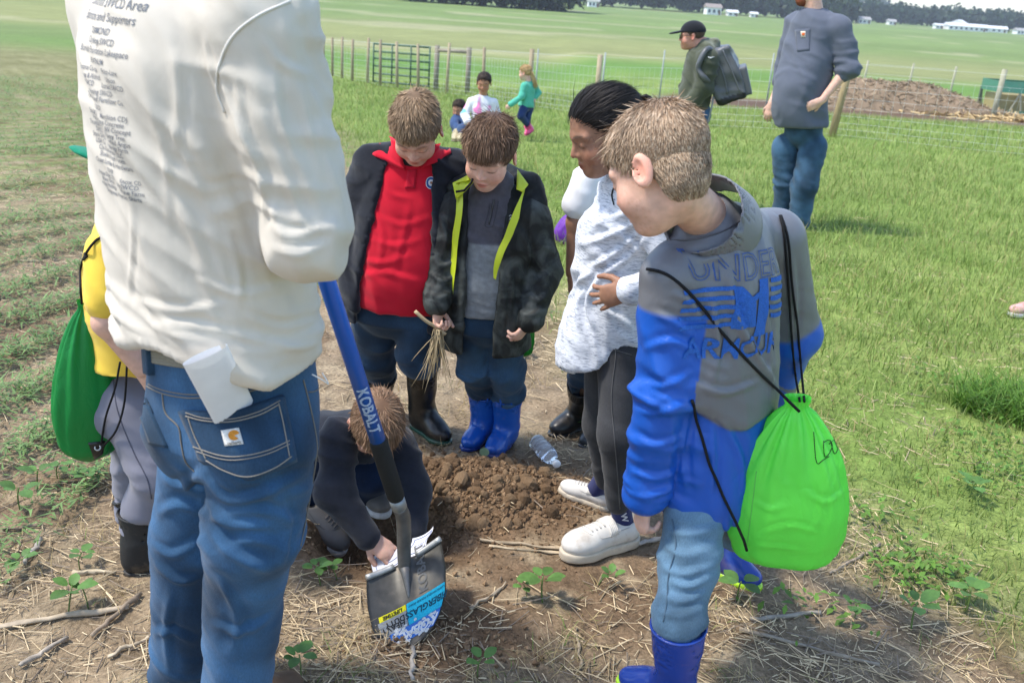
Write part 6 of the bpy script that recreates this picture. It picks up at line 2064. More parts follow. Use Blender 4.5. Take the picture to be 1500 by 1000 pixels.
    def ribbon(px0, px1, off=0.030, fallback=2.93):
        n = 16; V = []
        a = spline([(x, y, 0) for x, y in px0], n)[:n]; b = spline([(x, y, 0) for x, y in px1], n)[:n]
        k = min(len(a), len(b)); m = 5
        for i in range(k):
            for j in range(m):
                x, y = (a[i] + (b[i] - a[i]) * j / (m - 1))[:2]
                p = hit(bf, x, y, off)
                if p is None or (len(V) and np.linalg.norm(p - V[-1]) > 0.08): p = W(x, y, fallback)
                V.append(p)
        V = np.array(V).reshape(k, m, 3)
        V[1:-1] = (V[:-2] + 2 * V[1:-1] + V[2:]) / 4
        V = V.reshape(-1, 3)
        nn = nrm(CAMP - V.mean(0))
        i = np.arange(k - 1)[:, None] * m + np.arange(m - 1)[None]
        Fq = np.stack([i, i + m, i + m + 1, i + 1], -1).reshape(-1, 4)
        V2 = np.vstack([V, V - nn * 0.004]); F2 = np.vstack([Fq, Fq[:, ::-1] + len(V)])
        return V2, F2
    pr.part('lining', *ribbon([(694, 262), (684, 300), (680, 350), (676, 400), (674, 440)], [(668, 268), (672, 300), (673, 350), (670, 400), (668, 440)]), 'nylon', lime, jk)
    pr.part('lining', *ribbon([(758, 285), (748, 310), (736, 345), (725, 380), (722, 410)], [(762, 288), (755, 318), (744, 350), (731, 385), (724, 412)]), 'nylon', lime, jk)
    # turned-back collar leaves, lime inside
    V1, F1 = collar_wing([W(663, 268, 2.93), W(690, 254, 2.96), W(693, 268, 2.93), W(680, 282, 2.925), W(668, 292, 2.92)])
    pr.part('collar', V1, F1, 'nylon', lime, jk)
    V1, F1 = collar_wing([W(758, 248, 3.03), W(774, 270, 2.99), W(766, 280, 2.965), W(757, 276, 2.96)])
    pr.part('collar', V1, F1, 'nylon', lime, jk)
    hd = [W(790, 296, 3.02), W(775, 272, 3.06), W(740, 262, 3.14), W(700, 262, 3.13), W(668, 276, 3.05)]
    V1, F1 = garment(lambda P: limb(P, hd, [0.03, 0.042, 0.05, 0.046, 0.03], 0.02), hd, 0.08, 0.008, lambda V, N: folds(V, A(0.5, 0, 1), 18, 5, 0.012, 2)); pr.part('hood', V1, F1, 'camo', A(0.3, 0.3, 0.3) * np.ones((len(V1), 1)), jk)
    Vs, Fs = tube(np.array([W(668, 281, 2.915), W(680, 279, 2.91), W(690, 268, 2.91), W(694, 258, 2.93)]), 0.004, 6); pr.part('collar_trim', Vs, Fs, 'cord', (0.01, 0.01, 0.012), jk)
    vf = [seam(bj, [(735, 330), (735, 345), (730, 375), (722, 415), (720, 460)], 0.003, 0.002)]
    Vs, Fs = join(*vf); pr.part('zip', Vs, Fs, 'plastic', (0.02, 0.02, 0.02), jk)
    o3 = hit(bj, 748, 322, 0.0)
    if o3 is not None:
        vf = []
        for k in range(3):
            a = [hit(bj, 746 + x, 316 + 5 * k + y, 0.002) for x, y in ((0, 1), (1.5, -1), (4, 0), (4, 3), (1, 3))]
            a = [p for p in a if p is not None]
            if len(a) > 2: vf.append(tube(np.array(a), 0.0015, 5))
        if vf: pr.part('chest_mark', *join(*vf), 'print', (0.6, 0.62, 0.6), jk)
    # jeans
    feet = []
    for t, yw in ((gpt(680, 668), 204), (gpt(716, 677), 202)):
        h = heel_of(t, yw, 0.19); feet.append((h, t, yw, h + yaw(yw) * 0.06 + A(0, -0.01, 0.215)))
    tA, tB = feet[0][3], feet[1][3]
    legs = [[W(690, 495, 3.07), (W(690, 500, 3.08) + tA) / 2 + A(0, -0.02, 0), tA + A(0, 0, 0.01), tA - A(0, 0, 0.06)], [W(738, 495, 3.07), (W(740, 500, 3.08) + tB) / 2 + A(0.005, -0.03, 0), tB + A(0, 0, 0.01), tB - A(0, 0, 0.06)]]
    hp = W(713, 470, 3.06); RmH = frame(A(0, 0, 1), yaw(fy))
    def sdl(P):
        d = legs_sdf(P, hp, RmH, (0.115, 0.095, 0.085), legs, [0.065, 0.056, 0.046, 0.022], 0.016)
        d = smin(d, loft(P, hp, RmH, 0.08, [(-0.3, 0.113, 0.093, 0, 0), (1.0, 0.108, 0.09, 0, 0)]), 0.02)
        return tuck(d, P, [(tp - A(0, 0, 0.2), tp, 0.058) for h, t, yw, tp in feet])
    V, Fq = garment(sdl, [hp + A(0, 0, 0.1)] + legs[0] + legs[1], 0.13, 0.007, lambda V, N: leg_folds(V, legs, 0.015, 8))
    mud = segw(V, legs[1][1], legs[1][2], -0.1, 0.8, 0.1) * sstep(0.4, 0.6, fbm(V * 12, 3)) * (V[:, 1] < 3.03)
    C = denim_col(V, A(0.026, 0.060, 0.108), segw(V, legs[0][0], legs[0][1], 0.1, 0.9, 0.07) * 0.5)
    C = C + (A(0.16, 0.13, 0.10) - C) * (mud * 0.7)[:, None]
    pr.part('jeans', V, Fq, 'denim', C)
    blue = A(0.010, 0.090, 0.42)
    for h, t, yw, tp in feet:
        bo = boot(pr, h, t, tp, blue, A(0.012, 0.04, 0.22), 'rubber_blue', 0.058, sole_h=0.02)
        pts = spline([tp + A(-0.02, -0.056, -0.02), tp + A(-0.021, -0.062, 0.045), tp + A(0.012, -0.062, 0.05), tp + A(0.018, -0.056, -0.02)], 16)
        pr.part('pull_loop', *tube(pts, 0.0045, 6), 'rubber_blue', blue, bo)
    up, fw = nod(196, 30, -6)
    hc = W(717, 224, 2.955)
    pr.head(hc, up, fw, 0.95, FAIR, neck + A(0, 0, 0.0), 0.046, brow=A(0.09, 0.05, 0.03))
    make_hair(pr.root, hc, pr.hR, 0.95, A(0.105, 0.058, 0.032), n=11500, length=(0.035, 0.055), seed=6, hc2=A(0.21, 0.13, 0.078), curl=0.12, lift=0.10, cap=0.010, front=1.3)
    pr.hand(FAIR, J['Rwr'] + A(0, -0.005, -0.012), nrm(A(0.15, -0.2, -1)), A(0.9, -0.4, 0), 0.75, -1, curls=(1.1, 1.2, 0.8), tcurl=0.35)
    pr.hand(FAIR, J['Lwr'] + A(0, 0, -0.008), nrm(A(-0.55, -0.25, -0.75)), A(-0.7, 0.5, 0.3), 0.75, 1, curls=(0.6, 0.8, 0.5), tcurl=0.3)
    bl = [([hip, neck], [0.08, 0.045]), (legs[0], [0.045, 0.04, 0.035, 0.015]), (legs[1], [0.045, 0.04, 0.035, 0.015])]
    for s in 'RL': bl.append(([neck - A(0, 0, 0.05), J[s + 'sh'], J[s + 'el'], J[s + 'wr']], [0.035, 0.032, 0.028, 0.024]))
    pr.inner(bl, FAIR)
    pr.finish()
    # dried roots in his right hand
    hp0 = J['Rwr'] + A(0.01, -0.03, -0.075)
    rg = np.random.default_rng(3)
    root = empty('dried_roots', hp0, 'bunch of dry straw-coloured roots held in the boy\'s hand', 'roots')
    V, Fq = tube(spline([hp0 + A(-0.075, -0.02, 0.06), hp0 + A(-0.04, -0.02, 0.03), hp0 + A(0, 0, 0.0), hp0 + A(0.025, 0, -0.02)], 14), 0.006, 7)
    mk('stem', V, Fq, MT['straw'], root, (0.48, 0.37, 0.22))
    vf = []; cs = []
    for k in range(46):
        e = A(rg.normal() * 0.035 - 0.01, rg.normal() * 0.025, -0.09 - 0.13 * rg.random())
        pts = bez(hp0 + A(rg.normal() * 0.008, rg.normal() * 0.008, 0), hp0 + e * 0.5 + rg.normal(size=3) * 0.012, hp0 + e, 6)
        t_ = tube(pts, np.linspace(0.0022, 0.0007, 6), 4); vf.append(t_)
    V, Fq = join(*vf); mk('root_fibres', V, Fq, MT['straw'], root, A(0.40, 0.31, 0.18) * (0.7 + 0.6 * vnoise(V * 80))[:, None])
    # green sack glimpsed behind his hip
    tp = W(764, 430, 3.22)
    root = empty('drawstring_bag', W(766, 520, 3.22), 'small dark green drawstring bag hanging behind the boy with blue rain boots', 'bag')
    bag(root, tp, W(764, 522, 3.24), 0.045, 0.05, A(0, -1, 0.01), (0.015, 0.30, 0.03), seed=4)

# ---------------- girl in the flecked top
def girl_heather():
    pr = Person('girl with dark tied-back hair in a flecked white top and black jeans', gpt(890, 800))
    hip = W(902, 505, 2.62); neck = W(922, 258, 2.60)
    fy = -98
    J = dict(hip=hip, neck=neck, fwd=yaw(fy), Lsh=W(935, 300, 2.50), Lel=W(998, 392, 2.46), Lwr=W(925, 424, 2.40),
             Rsh=W(905, 285, 2.72), Rel=W(880, 380, 2.78), Rwr=W(880, 450, 2.78))
    Rm, L = torso_frame(hip, neck, yaw(fy))
    tab = [(-0.04, 0.118, 0.124, 0, 0.036), (0.1, 0.114, 0.120, 0, 0.034), (0.3, 0.112, 0.114, 0, 0.028), (0.5, 0.116, 0.110, 0, 0.024), (0.7, 0.120, 0.106, 0, 0.018), (0.88, 0.108, 0.082, 0, 0), (1.0, 0.055, 0.055, 0, 0)]
    def sd(P):
        d = upper(P, J, tab, [0.056, 0.046, 0.036], 0, 0.03)
        q = (P - hip) @ Rm.T
        hem = -0.005 - 0.045 * sstep(0.03, 0.14, q[:, 1]) + 0.055 * np.exp(-((q[:, 1] + 0.01) / 0.05) ** 2) - 0.045 * sstep(0.02, 0.12, -q[:, 1]) + 0.008 * np.sin(q[:, 1] * 60)
        return np.maximum(d, hem - q[:, 2])
    def disp(V, N):
        q = (V - hip) @ Rm.T
        lo = 1 - sstep(0.16, 0.34, q[:, 2])
        o = folds(V, A(0.55, 0.3, 0.75), 15, 3, 0.012, 3)
        o += lo * folds(V, A(1, 0.3, 0.15), 13, 2, 0.014, 5)
        # gathers running up from the hand on her hip
        f = W(905, 425, 2.45)
        w = np.exp(-(np.linalg.norm(V - f, axis=1) / 0.16) ** 2)
        return o - 0.014 * w * (0.3 + vnoise(V * 25))
    tabs = tab
    tabs[0] = (-0.15,) + tab[0][1:]
    V, Fq = garment(sd, [hip - A(0, 0, 0.08), neck] + [J[s + k] for s in 'RL' for k in ('sh', 'el', 'wr')], 0.19, 0.0065, disp)
    V = creases(V, Fq, [[(835, 360), (880, 350), (935, 325)], [(850, 400), (895, 375), (945, 335)], [(870, 410), (915, 380), (950, 345)], [(832, 440), (850, 410), (880, 395)], [(1.5,), (868, 478), (860, 440), (880, 405)], [(848, 478), (846, 445), (860, 420)], [(832, 470), (834, 440), (845, 420)], [(885, 455), (905, 465), (925, 480)], [(870, 330), (890, 320), (920, 312)]], 0.008, 0.009)
    top = mk('top', V, Fq, MT['heather'], pr.root)
    bt = bvh_of(V, Fq)
    legs = [[W(912, 520, 2.56), W(905, 640, 2.50), W(905, 736, 2.53)], [W(893, 520, 2.68), W(880, 620, 2.70), W(888, 702, 2.75)]]
    hp = W(902, 488, 2.62); RmH = frame(A(0, 0, 1), yaw(fy))
    def sdl(P):
        d = legs_sdf(P, hp, RmH, (0.115, 0.10, 0.09), legs, [0.074, 0.052, 0.036], 0.016)
        return smin(d, loft(P, hp, RmH, 0.1, [(-0.3, 0.112, 0.098, 0, 0), (1.0, 0.10, 0.088, 0, 0)]), 0.02)
    V, Fq = garment(sdl, [hp + A(0, 0, 0.1)] + legs[0] + legs[1], 0.13, 0.0068, lambda V, N: leg_folds(V, legs, 0.009, 5))
    C = A(0.033, 0.034, 0.037) * (0.75 + 0.6 * fbm(V * 7, 3) + 0.5 * segw(V, legs[0][0], legs[0][1], 0.1, 1.0, 0.06))[:, None]
    je = pr.part('jeans', V, Fq, 'denim', C)
    bj = bvh_of(V, Fq)
    Vs, Fs = join(seam(bj, [(900, 492), (902, 520), (896, 580), (900, 640), (905, 700), (908, 745)], 0.0016, 0.001, 40), seam(bj, [(872, 500), (880, 506), (900, 512), (925, 520)], 0.0014, 0.001))
    pr.part('stitching', Vs, Fs, 'cord', (0.10, 0.10, 0.10), je)
    wh = A(0.62, 0.59, 0.54); sc = A(0.52, 0.45, 0.35)
    shoes = []
    for k, (h, t, ak) in enumerate(((gpt(932, 795), gpt(822, 826), legs[0][2]), (gpt(893, 752), gpt(815, 736), legs[1][2]))):
        sneaker(pr, h, t, ak, wh, sc)
        f = nrm(t - h)
        a0 = h + f * 0.055 + A(0, 0, 0.075); a1 = ak + A(0, 0, 0.02)
        V, Fq = garment(lambda P: rcone(P, a0 - A(0, 0, 0.02), a1, 0.031, 0.033), [a0, a1], 0.05, 0.006)
        so = pr.part('sock', V, Fq, 'knit', (0.012, 0.018, 0.10))
        bs = bvh_of(V, Fq)
        if k == 0:
            tv, tt = text_mesh('RAW', 0.024, 0.0008); tv, tt = subdiv(tv, tt, 0.008)
            c0 = a0 + (a1 - a0) * 0.40
            vd = nrm(c0 - CAMP); dn = -nrm(a1 - a0); ex = nrm(dn - (dn @ vd) * vd); ey = np.cross(ex, vd); ey = -ey if ey @ A(1, 0, 0) < 0 else ey
            Vp, Tp = project(tv[:, :2] - A(0, 0.006), tt, bs, c0, ex, ey, vd, 0.0012)
            if len(Tp): mk('lettering', Vp, Tp, MT['print'], so, (0.55, 0.58, 0.65), smooth=False)
        else:
            tv, tt = text_mesh('R', 0.024, 0.0008); c0 = a0 + (a1 - a0) * 0.3
            vd = nrm(c0 - CAMP); dn = -nrm(a1 - a0); ex = nrm(dn - (dn @ vd) * vd); ey = np.cross(ex, vd); ey = -ey if ey @ A(1, 0, 0) < 0 else ey
            Vp, Tp = project(tv[:, :2] - A(0, 0.006), tt, bs, c0, ex, ey, vd, 0.0012)
            if len(Tp): mk('lettering', Vp, Tp, MT['print'], so, (0.55, 0.58, 0.65), smooth=False)
    up, fw = nod(-108, 22, 0)
    hc = W(884, 193, 2.555)
    pr.head(hc, up, fw, 0.98, BROWN, neck, 0.044, brow=A(0.02, 0.014, 0.012))
    make_hair(pr.root, hc, pr.hR, 0.98, A(0.014, 0.011, 0.010), GIRLCUT, n=8000, length=(0.05, 0.09), whorl=(0, -0.125, 0.045), pull=True, cap=0.007, seed=8, hc2=A(0.024, 0.019, 0.017), curl=0.02, width=0.0006)
    # low ponytail
    b0 = hc + (A(0, -0.112, 0.03) * 0.98) @ pr.hR
    vf = []
    rg = np.random.default_rng(9)
    for k in range(60):
        o_ = rg.normal(size=3) * 0.010
        vf.append(tube(bez(b0 + o_, b0 + nrm(-fw) * 0.05 + o_ * 1.5, b0 + nrm(-fw) * 0.05 + A(0, 0, -0.16) + o_ * 2, 7), [0.005, 0.006, 0.006, 0.005, 0.004, 0.003, 0.001], 5))
    V, Fq = join(*vf); pr.part('ponytail', V, Fq, 'hair', (0.016, 0.012, 0.011))
    vf = []
    for k in range(7):     # loose wisps
        q0 = hc + (nrm(rg.normal(size=3) * A(0.5, 1, 0.5) + A(-0.6, 0, 0.6)) * 0.098) @ pr.hR
        vf.append(tube(bez(q0, q0 + rg.normal(size=3) * 0.03 + A(0, -0.01, 0.02), q0 + rg.normal(size=3) * 0.03 + A(0.03, 0, 0), 8), 0.0005, 4))
    V, Fq = join(*vf); pr.part('wisps', V, Fq, 'hair', (0.10, 0.08, 0.065))
    # hand on the hip
    wr = J['Lwr'] + A(-0.004, -0.002, 0)
    pr.hand(BROWN, wr, W(868, 440, 2.44) - wr, A(0.15, 1, -0.1), 0.86, -1, per=[(0.35, 0.45, 0.3), (0.25, 0.35, 0.25), (0.15, 0.3, 0.2), (0.1, 0.25, 0.2)], spread=0.16, tcurl=0.1)
    bl = [([hip, neck], [0.08, 0.04]), (legs[0], [0.045, 0.035, 0.028]), (legs[1], [0.045, 0.035, 0.028])]
    for s in 'RL': bl.append(([neck - A(0, 0, 0.05), J[s + 'sh'], J[s + 'el'], J[s + 'wr']], [0.035, 0.03, 0.026, 0.022]))
    pr.inner(bl, BROWN)
    pr.finish()
    Vs, Fs = seam(bt, [(908, 258), (902, 270), (897, 285), (900, 300)], 0.002, 0.002); pr.part('bag_cord', Vs, Fs, 'cord', (0.015, 0.015, 0.015))

# ---------------- child almost hidden behind the girl
def child_hidden():
    pr = Person('child in a white T-shirt and black boots mostly hidden behind the girl', gpt(858, 625))
    hip = W(885, 470, 3.18); neck = W(892, 262, 3.14)
    fy = 205
    J = dict(hip=hip, neck=neck, fwd=yaw(fy), Rsh=W(862, 262, 3.10), Rel=W(843, 325, 3.10), Rwr=W(838, 400, 3.10), Rshort=W(849, 296, 3.10),
             Lsh=W(932, 285, 3.12), Lel=W(985, 340, 3.02), Lwr=W(950, 385, 2.98), Lshort=W(965, 318, 3.06))
    Rm, L = torso_frame(hip, neck, yaw(fy))
    tab = [(0.0, 0.112, 0.10, 0, 0), (0.4, 0.11, 0.095, 0, 0), (0.7, 0.115, 0.09, 0, 0), (0.88, 0.10, 0.075, 0, 0), (1.0, 0.055, 0.055, 0, 0)]
    V, Fq = garment(lambda P: upper(P, J, tab, [0.050, 0.056, 0.04], 0, 0.025), [hip, neck] + [J[s + 'sh'] for s in 'RL'] + [J['Rshort'], J['Lshort']], 0.15, 0.009, lambda V, N: folds(V, A(0.4, 0, 1), 16, 5, 0.008, 2))
    pr.part('tee_shirt', V, Fq, 'cotton', (0.76, 0.76, 0.77))
    tA, tB = W(853, 562, 3.28), W(880, 580, 3.18)
    legs = [[W(868, 490, 3.16), W(858, 530, 3.20), tA, tA + A(0, 0.02, -0.07)], [W(900, 490, 3.16), W(888, 540, 3.16), tB, tB + A(0, 0.02, -0.07)]]
    hp = W(886, 468, 3.18)
    V, Fq = garment(lambda P: tuck(legs_sdf(P, hp, frame(A(0, 0, 1), yaw(fy)), (0.115, 0.095, 0.09), legs, [0.065, 0.056, 0.046, 0.022]), P, [(gpt(855, 622), W(853, 562, 3.28), 0.056), (gpt(882, 642), W(880, 580, 3.18), 0.054)]), [hp] + legs[0] + legs[1], 0.13, 0.009, lambda V, N: leg_folds(V, legs, 0.012, 3))
    pr.part('jeans', V, Fq, 'denim', denim_col(V, A(0.026, 0.060, 0.11)))
    blk = (0.014, 0.015, 0.016)
    boot(pr, gpt(862, 620), gpt(806, 640), W(853, 562, 3.28), blk, blk, 'rubber', 0.056)
    boot(pr, gpt(890, 640), gpt(850, 656), W(880, 580, 3.18), (0.03, 0.033, 0.036), (0.05, 0.05, 0.05), 'rubber', 0.054)
    up, fw = nod(200, 25)
    hc = W(893, 195, 3.10)
    pr.head(hc, up, fw, 0.9, BROWN, neck, 0.045, 0.006)
    make_hair(pr.root, hc, pr.hR, 0.9, A(0.02, 0.015, 0.012), n=1500, seed=12)
    V, Fq = garment(lambda P: limb(P, [J['Rsh'], J['Rel'], J['Rwr']], [0.034, 0.029, 0.022]), [J['Rsh'], J['Rwr']], 0.06, 0.006); pr.add_skin(V, Fq, BROWN)
    V, Fq = garment(lambda P: limb(P, [J['Lsh'], J['Lel'], J['Lwr']], [0.034, 0.030, 0.024]), [J['Lsh'], J['Lel'], J['Lwr']], 0.06, 0.006); pr.add_skin(V, Fq, RUDDY * A(0.95, 0.9, 0.85))
    pr.hand(BROWN, J['Rwr'], J['Rwr'] - J['Rel'], A(1, 0, 0), 0.75, -1, h=0.004)
    pr.hand(RUDDY * A(0.95, 0.9, 0.85), J['Lwr'], A(-0.8, 0, -0.6), A(0, 1, 0), 0.75, 1, h=0.004)
    pr.inner([([hip, neck], [0.08, 0.04]), (legs[0], [0.045, 0.04, 0.03, 0.015]), (legs[1], [0.045, 0.04, 0.03, 0.015])], BROWN)
    pr.finish()
# ---------------- blond boy with the grey and blue jacket
def boy_blond():
    pr = Person('blond boy in a grey and blue jacket looking down, seen from behind', gpt(1020, 940))
    hip = W(1043, 690, 2.04); neck = W(1046, 318, 1.98)
    fy = -38
    J = dict(hip=hip, neck=neck, fwd=yaw(fy), Lsh=W(990, 405, 1.92), Lel=W(968, 585, 1.92), Lwr=W(945, 722, 1.96),
             Rsh=W(1132, 352, 2.13), Rel=W(1160, 490, 2.22), Rwr=W(1120, 600, 2.36))
    Rm, L = torso_frame(hip, neck, yaw(fy))
    tab = [(-0.13, 0.128, 0.108, 0.0, 0), (-0.08, 0.136, 0.116, 0, 0), (0.1, 0.140, 0.120, 0, 0), (0.35, 0.140, 0.118, 0, 0), (0.6, 0.143, 0.115, 0, -0.008), (0.8, 0.138, 0.105, 0, -0.012), (0.92, 0.105, 0.085, 0, -0.008), (1.0, 0.072, 0.068, 0, 0)]
    def arm_t(V):
        a, b = J['Lsh'], J['Lel']; t = (V - a) @ (b - a) / ((b - a) @ (b - a))
        a2, b2 = J['Rsh'], J['Rel']; t2 = (V - a2) @ (b2 - a2) / ((b2 - a2) @ (b2 - a2))
        inL = np.linalg.norm(V - a - np.outer(np.clip(t, 0, 1.0), b - a), axis=1) < 0.088
        c_ = J['Lwr']; tf = (V - b) @ (c_ - b) / ((c_ - b) @ (c_ - b)); inL |= (np.linalg.norm(V - b - np.outer(np.clip(tf, 0, 1.0), c_ - b), axis=1) < 0.088)
        inL |= ((V - hip) @ Rm[0]) < -0.148
        t = np.where((tf > 0.1) & inL, 1.0, t)
        inR = np.linalg.norm(V - a2 - np.outer(np.clip(t2, 0, 1.3), b2 - a2), axis=1) < 0.078
        return t, inL, t2, inR
    def yoke(V):
        q = (V - hip) @ Rm.T
        line = 0.29 * L - 0.05 * (q[:, 0] / 0.14) + 0.02 * np.sin(q[:, 0] * 30)
        return q[:, 2] - line
    def sd(P):
        d = upper(P, J, tab, [0.068, 0.062, 0.047], 0, 0.03, trap=0.055)
        # loose grey back panel stands a little off the blue body
        y = yoke(P); q = (P - hip) @ Rm.T
        fl = 0.008 * sstep(-0.001, 0.006, y) * sstep(0.0, 0.06, -q[:, 1]) * (1 - sstep(0.05, 0.22, y))
        return d - fl
    def disp(V, N):
        q = (V - hip) @ Rm.T
        o = folds(V, A(0.9, 0.3, 0.35), 12, 2.2, 0.007, 4)
        o += folds(V, A(0.4, 0.2, 1), 16, 4, 0.004, 7)
        o += segw(V, J['Lsh'], J['Lel'], 0.5, 1.2, 0.1) * folds(V, A(0.3, 0, 1), 18, 4, 0.012, 2)
        o += segw(V, J['Lel'], J['Lwr'], 0.2, 1.1, 0.1) * folds(V, A(0.2, 0, 1), 22, 5, 0.012, 3)
        o += (1 - sstep(-0.12, 0.0, q[:, 2])) * 0.005 * np.sin(np.arctan2(q[:, 1], q[:, 0]) * 26)
        return o
    V, Fq = garment(sd, [hip - A(0, 0, 0.08), neck] + [J[s + k] for s in 'RL' for k in ('sh', 'el', 'wr')], 0.19, 0.0062, disp)
    V = creases(V, Fq, [[(930, 640), (960, 652), (1000, 640)], [(925, 690), (960, 700), (998, 688)], [(940, 560), (975, 565), (1015, 545)], [(935, 600), (965, 606), (1005, 590)], [(945, 510), (985, 500), (1020, 515)], [(1.4,), (1068, 395), (1082, 470), (1140, 570)], [(1040, 420), (1052, 500), (1045, 560)], [(1120, 430), (1128, 500), (1130, 560)],
        [(1160, 380), (1165, 440), (1160, 490)], [(1010, 600), (1000, 660), (1005, 720)], [(1060, 620), (1085, 670), (1090, 720)], [(1040, 610), (1045, 670), (1040, 730)], [(985, 430), (1010, 440), (1030, 470)], [(960, 460), (985, 470), (1010, 490)], [(1000, 370), (1030, 380), (1060, 372)], [(925, 720), (950, 728), (985, 715)], [(1015, 560), (1060, 575), (1110, 560)]], 0.006, 0.008)
    grey = A(0.150, 0.155, 0.172); blue = A(0.009, 0.092, 0.46)
    t, inL, t2, inR = arm_t(V)
    y = yoke(V)
    g = sstep(-0.003, 0.003, y)
    q_ = (V - hip) @ Rm.T
    side = sstep(0.02, 0.05, q_[:, 1])                  # front of the body stays grey-blue split lower
    ga = 1 - sstep(0.22, 0.25, t + 0.10 * np.sin(V[:, 0] * 40) * 0)
    g = np.where(inL, ga, g)
    g = np.where(inR & ~inL, 1 - sstep(0.85, 0.9, t2), g)
    C = blue + (grey - blue) * g[:, None]
    jk = pr.part('jacket', V, Fq, 'nylon', C)
    bj = bvh_of(V, Fq)
    # standing collar
    cz = nrm(neck - hip); up, fw = nod(-72, 30, 0)
    c0 = neck + A(0.004, 0.0, -0.022); up, fw = nod(-56, 32, 4); n0_ = W(964, 246, 1.87) + (A(0, -0.03, -0.06)) @ frame(up, fw); cax = nrm(n0_ - c0)
    def sdc(P):
        a = c0; b = c0 + cax * 0.088
        o_ = rcone(P, a, b, 0.098, 0.086); i_ = rcone(P, a - cax * 0.02, b + (b - a) * 0.5, 0.091, 0.078)
        d = np.maximum(o_, -i_)
        ax = nrm(b - a)
        qf = (P - a) @ yaw(-60)
        d = np.maximum(d, (P - b) @ ax + 0.012 * sstep(-0.02, 0.08, qf))
        return smax(d, -((P - a) @ ax) - 0.03, 0.004)
    V, Fq = garment(sdc, [c0, c0 + A(0, 0, 0.09)], 0.13, 0.0045, lambda V, N: folds(V, A(0.6, 0, 0.8), 16, 4, 0.0015, 6))
    pr.part('collar', V, Fq, 'nylon', A(0.155, 0.16, 0.178) * np.ones((len(V), 1)), jk)
    pr.part('seam', *seam(bj, [(975, 350), (1010, 352), (1055, 340), (1085, 322), (1100, 300)], 0.002, 0.001), 'nylon', (0.10, 0.10, 0.115), jk)
    # printed back: lettering and emblem follow the cloth
    fyb = fy - 2
    ex = A(math.cos(R(fyb)), -math.sin(R(fyb)), 0); dirn = yaw(fyb)
    ey = nrm(nrm(neck - hip) - (nrm(neck - hip) @ ex) * ex)
    O = hit(bj, 1095, 445)
    pb = A(0.03, 0.115, 0.42)
    def letters(s, size, x, y_, rot=0.0, sx=1.0, outline=None, name='printed_lettering', c=pb):
        tv, tt = text_mesh(s, size, 0.0012)
        tv, tt = subdiv(tv, tt, 0.014)
        cs, sn = math.cos(rot), math.sin(rot)
        p = tv[:, :2] * A(sx, 1)
        p = np.stack([p[:, 0] * cs - p[:, 1] * sn + x, p[:, 0] * sn + p[:, 1] * cs + y_], 1)
        Vp, Tp = project(p, tt, bj, O, ex, ey, dirn, 0.003)
        if len(Tp): mk(name, Vp, Tp, MT['print'], jk, c, smooth=False)
    def outline(s, size, x, y_, rot, sx):
        cu = bpy.data.curves.new('t', 'FONT'); cu.body = s; cu.size = size; cu.align_x = 'CENTER'; cu.resolution_u = 3; cu.fill_mode = 'NONE'; cu.bevel_depth = 0.0010; cu.bevel_resolution = 0
        o = bpy.data.objects.new('t', cu); col.objects.link(o)
        dg = bpy.context.evaluated_depsgraph_get(); me = o.evaluated_get(dg).to_mesh()
        tv = np.array([v.co[:] for v in me.vertices]).reshape(-1, 3); me.calc_loop_triangles(); tt = np.array([t_.vertices[:] for t_ in me.loop_triangles]).reshape(-1, 3)
        o.evaluated_get(dg).to_mesh_clear(); bpy.data.objects.remove(o); bpy.data.curves.remove(cu)
        cs, sn = math.cos(rot), math.sin(rot)
        p = tv[:, :2] * A(sx, 1)
        p = np.stack([p[:, 0] * cs - p[:, 1] * sn + x, p[:, 0] * sn + p[:, 1] * cs + y_], 1)
        Vp, Tp = project(p, tt, bj, O, ex, ey, dirn, 0.003)
        if len(Tp): mk('outlined_lettering', Vp, Tp, MT['print'], jk, A(0.05, 0.10, 0.28), smooth=False)
    outline('UNDER', 0.075, 0.0, 0.048, 0.0, 0.92)
    letters('ARMOUR', 0.064, 0.0, -0.118, 0.0, 0.82)
    # emblem: two crossed arches built of bars
    def shape(pts, name='emblem'):
        tv = np.array(pts, float); tt = np.array([(0, i, i + 1) for i in range(1, len(tv) - 1)])
        tv3 = np.c_[tv, np.zeros(len(tv))]
        tv3, tt = subdiv(tv3, tt, 0.012)
        Vp, Tp = project(tv3[:, :2], tt, bj, O, ex, ey, dirn, 0.0026)
        if len(Tp): mk(name, Vp, Tp, MT['print'], jk, pb, smooth=False)
    for k in range(5):
        y0 = 0.030 - k * 0.019
        shape([(-0.125, y0 - 0.012), (-0.03, y0), (-0.03, y0 + 0.009), (-0.125, y0 - 0.003)])
        shape([(0.075, y0 + 0.004), (0.135, y0 - 0.002), (0.135, y0 + 0.008), (0.075, y0 + 0.014)])
    shape([(-0.03, -0.052), (0.03, -0.052), (0.025, 0.0), (-0.012, 0.036), (-0.035, 0.036)])
    shape([(0.03, -0.075), (0.066, -0.075), (0.066, 0.045), (0.036, 0.045)])
    shape([(-0.01, 0.005), (0.05, 0.026), (0.05, 0.015), (0.0, -0.008)])
    # cuff trim
    wr = J['Lwr']; ad = nrm(J['Lwr'] - J['Lel'])
    sx_ = nrm(np.cross(ad, A(0, 1, 0))); sy_ = np.cross(ad, sx_)
    ring = np.array([wr + ad * 0.034 + 0.034 * (math.cos(a) * sx_ + math.sin(a) * sy_) for a in np.linspace(0, 2 * math.pi, 22)])
    pr.part('cuff', *tube(ring, 0.005, 6, False), 'nylon', (0.16, 0.17, 0.19), jk)
